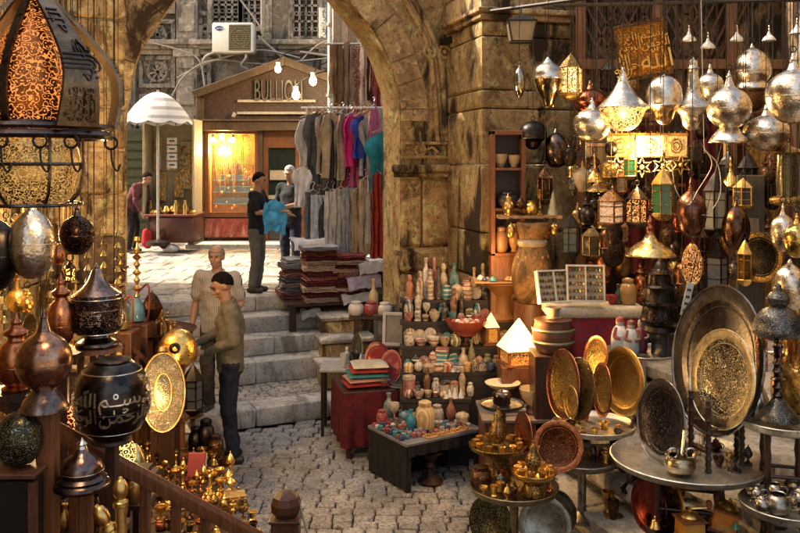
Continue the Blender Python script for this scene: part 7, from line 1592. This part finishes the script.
m=MB(); m.lathe([(p.x,p.z) for p in smooth_pts([(a*s,0,b*s) for a,b in [(0,0),(13,0),(19,14),(20.5,32),(16.5,48),(13,56),(13,66),(17,76),(14,80),(11,78)]],3)],32); m.build('body',stone((.11,.055,.018),(.22,.12,.04),(.03,.018,.01),7.,.3,.5,.8),t); m=MB(); m.lathe([(13.4*s,56*s),(14.5*s,58*s),(15*s,61*s),(13.4*s,63*s)],28); m.build('neck_band',plain((.34,.28,.2),.5),t); m=MB()
for q in range(5):
    a=-pi/2+(q-2)*.5; m.ball((17*s*cos(a),17*s*sin(a),46*s),.014,8,6)
m.build('stud',plain((.35,.2,.08),.4),t)
p=P(532,302,7.85); tag(MB().lathe([(.17,0),(.17,p.z-.001),(0,p.z-.001)],20).build('jar_plinth',WOODD,None,loc=(p.x,p.y,0)),'dark round plinth under the big clay jar','plinth')
# ---------------------------------------------------------------- stone counter with jewellery cases
t=thing('stone_counter','pale stone counter with rounded nose draped in patterned cloth','counter',P(596,306,7.1)); s=7.1/F
m=MB(); m.blk((0,.12,-6*s),(98*s,.36,11*s),.03); m.build('slab',stone((.5,.42,.3),(.62,.55,.42),(.3,.22,.14),5.,.3,.6,.4),t,smooth=50)
m=MB(); m.sheet(lambda u,v:((-40+80*u)*s,-.02-.02*sin(u*30)*v,-11.5*s-.42*v),36,8,.008); m.build('cloth_front',cloth((.05,.06,.11),(.30,.03,.035),'kilim',34.),t,smooth=60)
m=MB(); m.bb(-46*s,46*s,.02,.28,-t.location.z+.0,-11.6*s); m.build('plinth',WOODB,t,smooth=0)
def case(label,px,py,w,h,rz,tilt):
    s=7.05/F; t=thing('jewellery_case',label,'case',P(px,py,7.05),rz,'white jewellery cases'); t.rotation_euler.x=tilt
    W,Hh=w*s,h*s; o=[(-W/2,0),(W/2,0),(W/2,Hh),(-W/2,Hh)]
    m=MB(); m.ring(o,[(a*.92,lerp(Hh/2,b,.9)) for a,b in o],.05,-.025); m.bb(-W/2,W/2,.025,.035,0,Hh); m.bb(-.006,.006,-.024,.02,.03*Hh,.97*Hh); m.build('case_frame',plain((.66,.62,.52),.5),t,smooth=0)
    m=MB(); m.bb(-W*.46,W*.46,.012,.024,.05*Hh,.95*Hh); m.build('lining',plain((.50,.42,.28),.8),t,smooth=0)
    for col,q in (((.30,.08,.05),0),((.10,.12,.06),1),((.5,.34,.1),2)):
        m=MB()
        for i in range(10):
            for j in range(5):
                if (i+j*2)%3==q: m.ball(((i-4.5)/10*W*.88,.0,(.12+.19*j)*Hh),(W*.034,.012,Hh*.055),7,5)
        struct(m.build('jewel',plain(col,.25,.4),t,),'stuff')
    return t
case('white case of small jewels turned toward the pier',556,303,36,33,radians(16),radians(-16)); case('larger white case of jewels with three bands, beside the first',586,302,38,37,radians(-4),radians(-10))
pot('mortar',P(553,318,7.0)-V(0,0,.0),.07,.09,plain((.5,.4,.25),.4),'pale cup in front of the stone counter end'); 
t=thing('barrel_pot','squat brown barrel pot left of the draped counter','pot',P(553,352,7.0)); s=7/F; m=MB(); m.lathe([(0,0),(14*s,0),(20*s,8*s),(21*s,20*s),(18*s,30*s),(19*s,33*s),(0,33*s)],24); m.build('body',plain((.12,.05,.03),.35),t); m=MB(); 
for z in (10,22): m.lathe([(20.6*s,z*s),(21.6*s,(z+1.5)*s),(20.8*s,(z+3)*s)],24)
m.parts('band',plain((.25,.22,.12),.4),t)
p=P(553,352.2,7.0); tag(MB().bb(-.17,.17,-.15,.2,.0,p.z-.002).build('pot_plinth',WOODB,None,smooth=0,loc=(p.x,p.y,0),bevel=.006),'dark block under the squat barrel pot','plinth')
for px,k,hw,h,c,l in ((612,'bowl',6,9,(.36,.03,.03),'small red bowl on the stone counter'),(628,'jar',9,26,(.35,.2,.08),'brown glazed jar at the counter far end'),(618,'bottle',4,20,(.04,.06,.05),'dark green bottle behind the red bowl')): zshow(k,px,7.2,P(596,306,7.1).z+.001,hw,h,plain(c,.3),l)
# dolls and box lantern on a round shelf
tray('round steel shelf table with the pale dolls right of the draped counter',642,352,6.5,36,TRAYM,legs='pedestal',base=.85,lip=.012)
zt=P(642,352,6.5).z
def doll(label,px,Y,c,c2,h,hw):
    s=Y/F; t=thing('doll',label,'doll',V((px-400)*s,Y,zt+.003)); h*=s;r=hw*s
    m=MB(); m.lathe([(p.x,p.z) for p in smooth_pts([(0,0,0),(r*.8,0,0),(r,0,h*.3),(r*.85,0,h*.6),(r*.5,0,h*.75),(r*.3,0,h*.78)],3)],18); m.build('robe',plain(c,.35),t); m=MB(); m.ball((0,0,h*.86),(r*.48,r*.46,h*.15),12,8); m.build('head',plain((.62,.5,.42),.4),t)
    m=MB()
    for x in(-1,1): m.tube(smooth_pts([(x*r*.5,-r*.3,h*.72),(x*r*.85,-r*.75,h*.5),(x*r*.2,-r*1.0,h*.45)],3),r*.2,6)
    m.parts('arm',plain(c2,.4),t); m=MB(); m.lathe([(r*.5,h*.88),(r*.42,h*.98),(0,h*1.04)],12); m.build('cap',plain(c2,.5),t)
doll('white robed doll with red arms on the round shelf, nearest the counter',620,6.45,(.66,.66,.66),(.34,.06,.05),36,9); doll('white robed doll with brown arms in the middle of the round shelf',631,6.4,(.62,.62,.64),(.25,.10,.06),34,8.5); doll('maroon robed doll beside the dark box lantern',641,6.5,(.22,.03,.06),(.5,.4,.35),32,7)
t=thing('box_lantern','dark blue black box lantern on the round shelf under the pagoda lantern','lantern',V((665-400)*6.4/F,6.4,zt+.003),radians(18)); s=6.4/F
m=MB(); m.box((0,0,16*s),(20*s,20*s,32*s),.9); m.build('body',plain((.02,.03,.04),.2),t,bevel=.004); m=MB(); m.box((0,0,34*s),(23*s,23*s,4*s),.8); m.build('lid',plain((.22,.05,.04),.4),t,bevel=.003); m=MB()
for x in(-1,1): m.bb(x*4*s-.004,x*4*s+.004,-10.4*s,-9.2*s,2*s,28*s)
m.build('strip',plain((.12,.05,.05),.3),t,smooth=0)
t=thing('white_tag','long white price tag with small marks hanging left of the big plate','tag',P(687,300,6.1)); t.rotation_euler.y=.22; s=6.1/F; m=MB(); m.bb(-3.5*s,3.5*s,0,.006,-16*s,18*s); m.build('card',plain((.6,.58,.52),.7),t,smooth=0); m=MB()
for q in range(4): m.bb(-2*s,1.8*s,-.004,-.001,(-12+7*q)*s,(-9.5+7*q)*s)
m.build('mark',plain((.06,.05,.05),.7),t,smooth=0); m=MB(); m.tube([(0,.003,18*s),(.0,.003,RT-t.location.z)],.003,4); m.build('string',IRON,t)
# red brocade hangings inside
for px,w_,c,l in ((700,30,(.16,.02,.02),'dark red hanging cloth between the black lanterns inside the shop'),(645,34,(.13,.02,.02),'maroon hanging cloth behind the star lamp')):
    o=MB().sheet(lambda u,v:((u-.5)*w_*.0102,.03*sin(u*16),-1.5*v),20,6,.01).build('hanging_cloth',cloth(c),None,smooth=60,loc=P(px,140,8.6)); tag(o,l,'cloth')
    o.location.z=3.1; 
for z,n_ in ((1.45,7),(1.95,8),(2.45,6)):
    for i in range(n_):
        k=R.choice(['jar','vase','coffee pot','bottle','lidded box']); nm,mt=R.choice(METS); lab=f'{nm} {k} on the {"lower" if z<1.5 else "middle" if z<2 else "upper"} shelf inside the dark room'
        if lab in USED: lab+=f', {ordw[i]} from the pier'
        pot(k,V(2.1+2.0*i/n_+R.uniform(-.05,.05),10.62,z+.021),R.uniform(.06,.1),R.uniform(.2,.36),mt,lab,n=14)
lamp('room_glow',(2.5,9.6,2.9),22,(1,.55,.2),.1)
# ---------------------------------------------------------------- crowd of smaller lamps filling the gaps
KP=[('onion',GLOBE),('bottle',BOTTLE),('six sided',HEXL),('egg',EGG),('bell',BELL),('domed',DOME)]
def fill(spots,where,grp,mts,drop):
    for i,(px,py,h_,Y) in enumerate(spots):
        kn,pf=KP[(i*5+len(where))%6]; mn,mt=mts[(i*3+i//4)%len(mts)]; hx=6 if kn=='six sided' else 0
        lab=f'small {mn} {kn} lamp {where}'
        k=1
        if lab in USED: lab=f'{"thin" if i%2 else "short"} {mn} {kn} lamp {where}'
        if lab in USED: lab=f'{"thin" if i%2 else "short"} {mn} {kn} lamp {where}, {["higher","lower","nearer the wall","nearer the street","in the middle"][i%5]}'
        lantern(lab,px,py,py+h_,h_*R.uniform(.24,.34),Y,pf,[mt] if not hx else [mt,AMBL[i%3] if Y<6 else plain((.05,.045,.04),.12),mt,mt],drop(Y),hexa=hx,n=16,group=grp if len(USED.get(lab,[]))>0 else None)
LM=[('brass',BRASS),('golden',GOLD),('copper',COPPER),('engraved bronze',BRONZE),('pewter',PEWTER),('engraved brass',BRASSE)]
sp=[]
for k in range(24):
    sp.append((R.uniform(2,116),R.uniform(206,400),R.uniform(18,34),R.uniform(4.3,5.6)))
fill(sp[:13],'in the glowing clutter under the crown lamp','lamps in the glowing clutter',LM,lambda Y:4.5)
fill(sp[13:],'among the copper lamps by the stair','lamps among the copper lamps',LM,lambda Y:4.5)
t=thing('clutter_rail','iron rail over the stair clutter that carries its small lamps','rail'); m=MB()
for y in (3.95,4.3,4.6,4.9,5.2,5.6): m.tube([(-3.2,y,4.51),(-1.0,y,4.51)],.01,5)
m.tube([(-1.1,3.6,4.52),(-1.1,5.7,4.52)],.01,5); m.parts('rod',IRON,t)
# a low ledge of trinkets between the posts in the lower left corner
zl=P(60,531,3.5).z; a=P(-4,531,3.5).x; b=P(122,531,3.5).x
t=thing('trinket_ledge','dark low ledge of trinkets between the wooden posts in the lower left corner','shelf',(0,3.5,zl)); m=MB(); m.bb(a,b,-.10,.14,-.03,-.001); m.build('board',WOODB,t,smooth=0); m=MB(); m.bb(a+.02,a+.05,-.05,.1,1.0-zl,-.03); m.bb(b-.05,b-.02,-.05,.1,1.0-zl,-.03); m.parts('bracket',WOODB,t,smooth=0)
x=a+.03; k=0
while x<b-.02:
    for yy,f in ((3.58,1.25),(3.45,.85)):
        kd=['candlestick','incense burner','bell','jar','coffee pot','vase','goblet'][(k*3)%7]; nm,mt=LM[(k*5)%6]; lab=f'{nm} {kd} on the low ledge between the posts'
        if lab in USED: lab=f'{nm} {kd} on the low ledge, beside the {lastn}'
        pot(kd,V(x+R.uniform(-.01,.01),yy+R.uniform(-.015,.015),zl),R.uniform(.022,.032),R.uniform(.10,.16)*f,mt,lab,n=14); lastn=f'{nm} {kd}'; k+=1
    x+=.052
# more dim lamps in the right hand alcove
DM=[('blackened',BLACKM),('dark bronze',BRONZE),('dull copper',metal((.26,.12,.06),(.1,.045,.025),.28)),('smoky brass',metal((.40,.27,.1),(.16,.1,.035),.28)),('dark engraved',metal((.16,.11,.07),(.05,.035,.025),.28,'chase',30.,.4))]
sp=[]
for k in range(56): px=R.uniform(562,800); sp.append((px,R.uniform(118,292 if px>645 else 232),R.uniform(20,38),R.choice([6.8,7.3,7.6,7.9])))
fill(sp[:20],'hung deep behind the silver lanterns','lamps hung deep in the alcove',DM,lambda Y:RT)
fill(sp[40:],'between the paned lanterns of the alcove','lamps between the paned lanterns',LM,lambda Y:RT)
fill(sp[20:40],'in the dark of the lantern alcove','lamps in the dark alcove',DM,lambda Y:RT)
# iron and copper odds and ends on the pier beside the cabinet
for i,(px,py,kd,nm,mt,h_) in enumerate(((536,262,'coffee pot','blackened',BLACKM,26),(548,276,'jar','dark bronze',BRONZE,22),(560,300,'vase','smoky brass',DM[3][1],30))):
    pass
# strings of small brass bells at the left
for i,(px,y0,n_,Y) in enumerate(((88,214,9,4.2),(118,230,8,4.4),(50,212,9,4.0),(4,222,8,3.9),(104,216,7,4.6))):
    t=thing('bell_string',f'string of tiny brass bells {["left of the arch pier","nearest the arch pier","below the glowing globe","at the picture edge","beside the dark hanging globe"][i]}','bells',P(px,y0,Y),0,'strings of tiny brass bells'); m=MB(); m.tube([(0,0,4.5-t.location.z),(0,0,-.062*n_)],.0018,4); m.build('cord',IRON,t)
    for k in range(n_):
        m=MB(); m.lathe([(.016,-.062*k-.03),(.018,-.062*k-.028),(.010,-.062*k-.008),(.004,-.062*k),(0,-.062*k)],10); m.build('bell',[BRASS,GOLD,BRASSE][k%3],t)

# more wares on the bare trays and ledges
def litter(cx,cy,z,rx,ry,n,where,grp,mts,kinds,hr=(.04,.09),rr=(.022,.04),avoid=()):
    last=None
    for i in range(n):
        for _ in range(30):
            a=R.uniform(0,2*pi); q=sqrt(R.random()); x,y=cx+rx*q*cos(a),cy+ry*q*sin(a)
            if all((x-u)**2+(y-v)**2>d*d for u,v,d in avoid): break
        else: continue
        avoid=list(avoid)+[(x,y,.055)]
        kd=kinds[i%len(kinds)]; nm,mt=mts[(i*3+i//3)%len(mts)]; lab=f'little {nm} {kd} {where}'
        if lab in USED and last: lab=f'{nm} {kd} {where}, near the {last}'
        r=R.uniform(*rr); pot(kd,V(x,y,z),r,R.uniform(*hr)*(1.5 if kd in('candlestick','coffee pot','incense burner') else 1.),mt,lab,grp,kd=='coffee pot',n=14); last=f'{nm} {kd}'
KB=['cup','bowl','goblet','incense burner','mortar','jar','candlestick','coffee pot']
SM=[('pewter',PEWTER),('silver',SILVER2),('brass',BRASS),('bronze',BRONZE)]
p=P(688,462,5.0); zt6=p.z+.003
litter(p.x+.12,p.y+.02,zt6,.24,.30,12,'on the largest steel tray','little wares on the largest tray',SM,KB,avoid=[(p.x-.06,4.85,.12),(p.x+.16,4.83,.06)])
p=P(594,427,6.2); litter(p.x,p.y-.05,p.z+.003,.22,.2,9,'at the feet of the upright brass plates','little wares under the brass plates',LM,KB,hr=(.03,.06))
p=P(582,461,6.05); litter(p.x,p.y,p.z+.003,.17,.17,9,'on the lower round tray','little wares on the lower round tray',LM,KB)
p=P(783,424,4.75); litter(p.x,p.y,p.z+.003,.19,.19,7,'on the pale tray of the domed burner','little wares beside the domed burner',SM,KB,avoid=[(P(778,420,4.65).x,4.65,.13)])
p=P(514,489,5.65); litter(p.x,p.y,p.z+.003,.25,.25,12,'on the base tray of the tea set','little wares on the tea set base tray',LM,KB,avoid=[(P(498,447,5.95).x,5.95,.16),(P(534,474,5.55).x,5.55,.13),(P(481,487,5.75).x,5.75,.1)])
p=P(788,508,4.5); litter(p.x,p.y+.05,p.z+.003,.2,.15,7,'among the pewter teapots','little wares among the pewter teapots',SM,['cup','bowl','goblet','jar'],hr=(.03,.06),avoid=[(P(778,514,4.4).x,4.4,.09),(P(762,510,4.4).x,4.4,.06),(P(775,496,4.6).x,4.6,.06)])
p=P(690,530,4.85); litter(p.x,p.y,p.z+.003,.2,.2,8,'round the amber coffee grinders','little wares round the coffee grinders',LM,KB,hr=(.03,.06))
for k in range(14):
    i=k%3; z,offs=((.25,.08),(.45,.36),(.65,.56))[i]; dd=V(.353,-.936,0); nn=V(.936,.353,0); q=V(1.195,6.27,0)+nn*(offs+R.uniform(.02,.1))+dd*R.uniform(-.5,1.0)
    kd=KB[k%8]; nm,mt=LM[(k*5)%6]; lab=f'{nm} {kd} standing on the {["lowest","second","third"][i]} stone ledge'
    if lab in USED: lab=f'{nm} {kd} farther along the {["lowest","second","third"][i]} stone ledge'
    pot(kd,V(q.x,q.y,z+.001),R.uniform(.04,.07),R.uniform(.08,.18),mt,lab,n=16)
# extra goods packed in front of the steps and round the red table
for i,(x,y,z,kd,r,h,c,l) in enumerate(((-.10,7.62,.417,'vase',.05,.24,(.06,.16,.18),'blue green vase at the back corner of the black table'),(-.16,7.50,.417,'jar',.05,.13,(.26,.04,.03),'dark red jar at the back corner of the black table'),(-.05,7.55,.417,'goblet',.045,.17,(.45,.38,.28),'bone goblet between the black table and the steps'),(.05,7.50,.417,'lidded box',.06,.12,(.05,.14,.17),'dark teal lidded box on the black table'),(.16,7.52,.417,'bowl',.08,.08,(.12,.05,.03),'brown bowl at the back of the black table'),(.33,7.55,.417,'jar',.06,.16,(.30,.27,.22),'grey jar at the back of the black table'),(.45,7.53,.417,'vase',.045,.22,(.20,.05,.03),'chestnut vase at the back of the black table'),(.55,7.5,.417,'lidded box',.06,.11,(.4,.33,.22),'sand lidded box at the end of the black table'))):
    pot(kd,V(x,y,z),r,h,painted(c,(.5,.42,.3),['flowered','speckled','plain','glossy'][i%4]),l,n=22)
for i,(dx,dy,kd,r,h,c,l) in enumerate(((.36,.14,'jar',.05,.14,(.44,.36,.25),'cream jar beside the cushion stack on the red table'),(.38,.30,'vase',.045,.20,(.05,.13,.15),'dark teal vase beside the cushion stack'),(.40,.46,'bowl',.07,.07,(.25,.04,.03),'red bowl at the back of the red table'))):
    q=rM@V(dx,dy,.617); pot(kd,q,r,h,painted(c,(.5,.42,.3),['banded','flowered','speckled'][i%3]),l,n=20)
# small lamps and pots crowding the gaps beside the black calligraphy ball
gap=thing('gap_shelf','dark slim shelf of copper and brass pots between the posts behind the black calligraphy ball','shelf',(0,0,0)); m=MB(); sp=[]
for py,Y in ((500,3.95),(470,4.25),(428,4.5)):
    p0=P(0,py,Y); p1=P(150 if py>480 else 128,py,Y); m.bb(p0.x,p1.x,Y-.07,Y+.1,p0.z-.022,p0.z-.001)
    for x in (p0.x+.03,p1.x-.03): m.bb(x-.015,x+.015,Y+.04,Y+.07,.2,p0.z-.022)
    x=p0.x+.04
    while x<p1.x-.03: sp.append((x,Y,p0.z,py)); x+=R.uniform(.075,.10)
m.build('board',WOODB,gap,smooth=0)
lastn='post'
for i,(x,Y,z,py) in enumerate(sp):
    kd=KB[(i*3)%8]; nm,mt=LM[(i*5+i//6)%6]; lab=f'{nm} {kd} on the {"lower" if py>480 else "middle" if py>450 else "upper"} slim shelf behind the calligraphy ball'
    if lab in USED: lab=f'{nm} {kd} on the {"lower" if py>480 else "middle" if py>450 else "upper"} slim shelf by the {lastn}'
    pot(kd,V(x,Y+R.uniform(-.02,.03),z),R.uniform(.032,.045),R.uniform(.10,.17),mt,lab,None,kd=='coffee pot',n=16); lastn=f'{nm} {kd}'
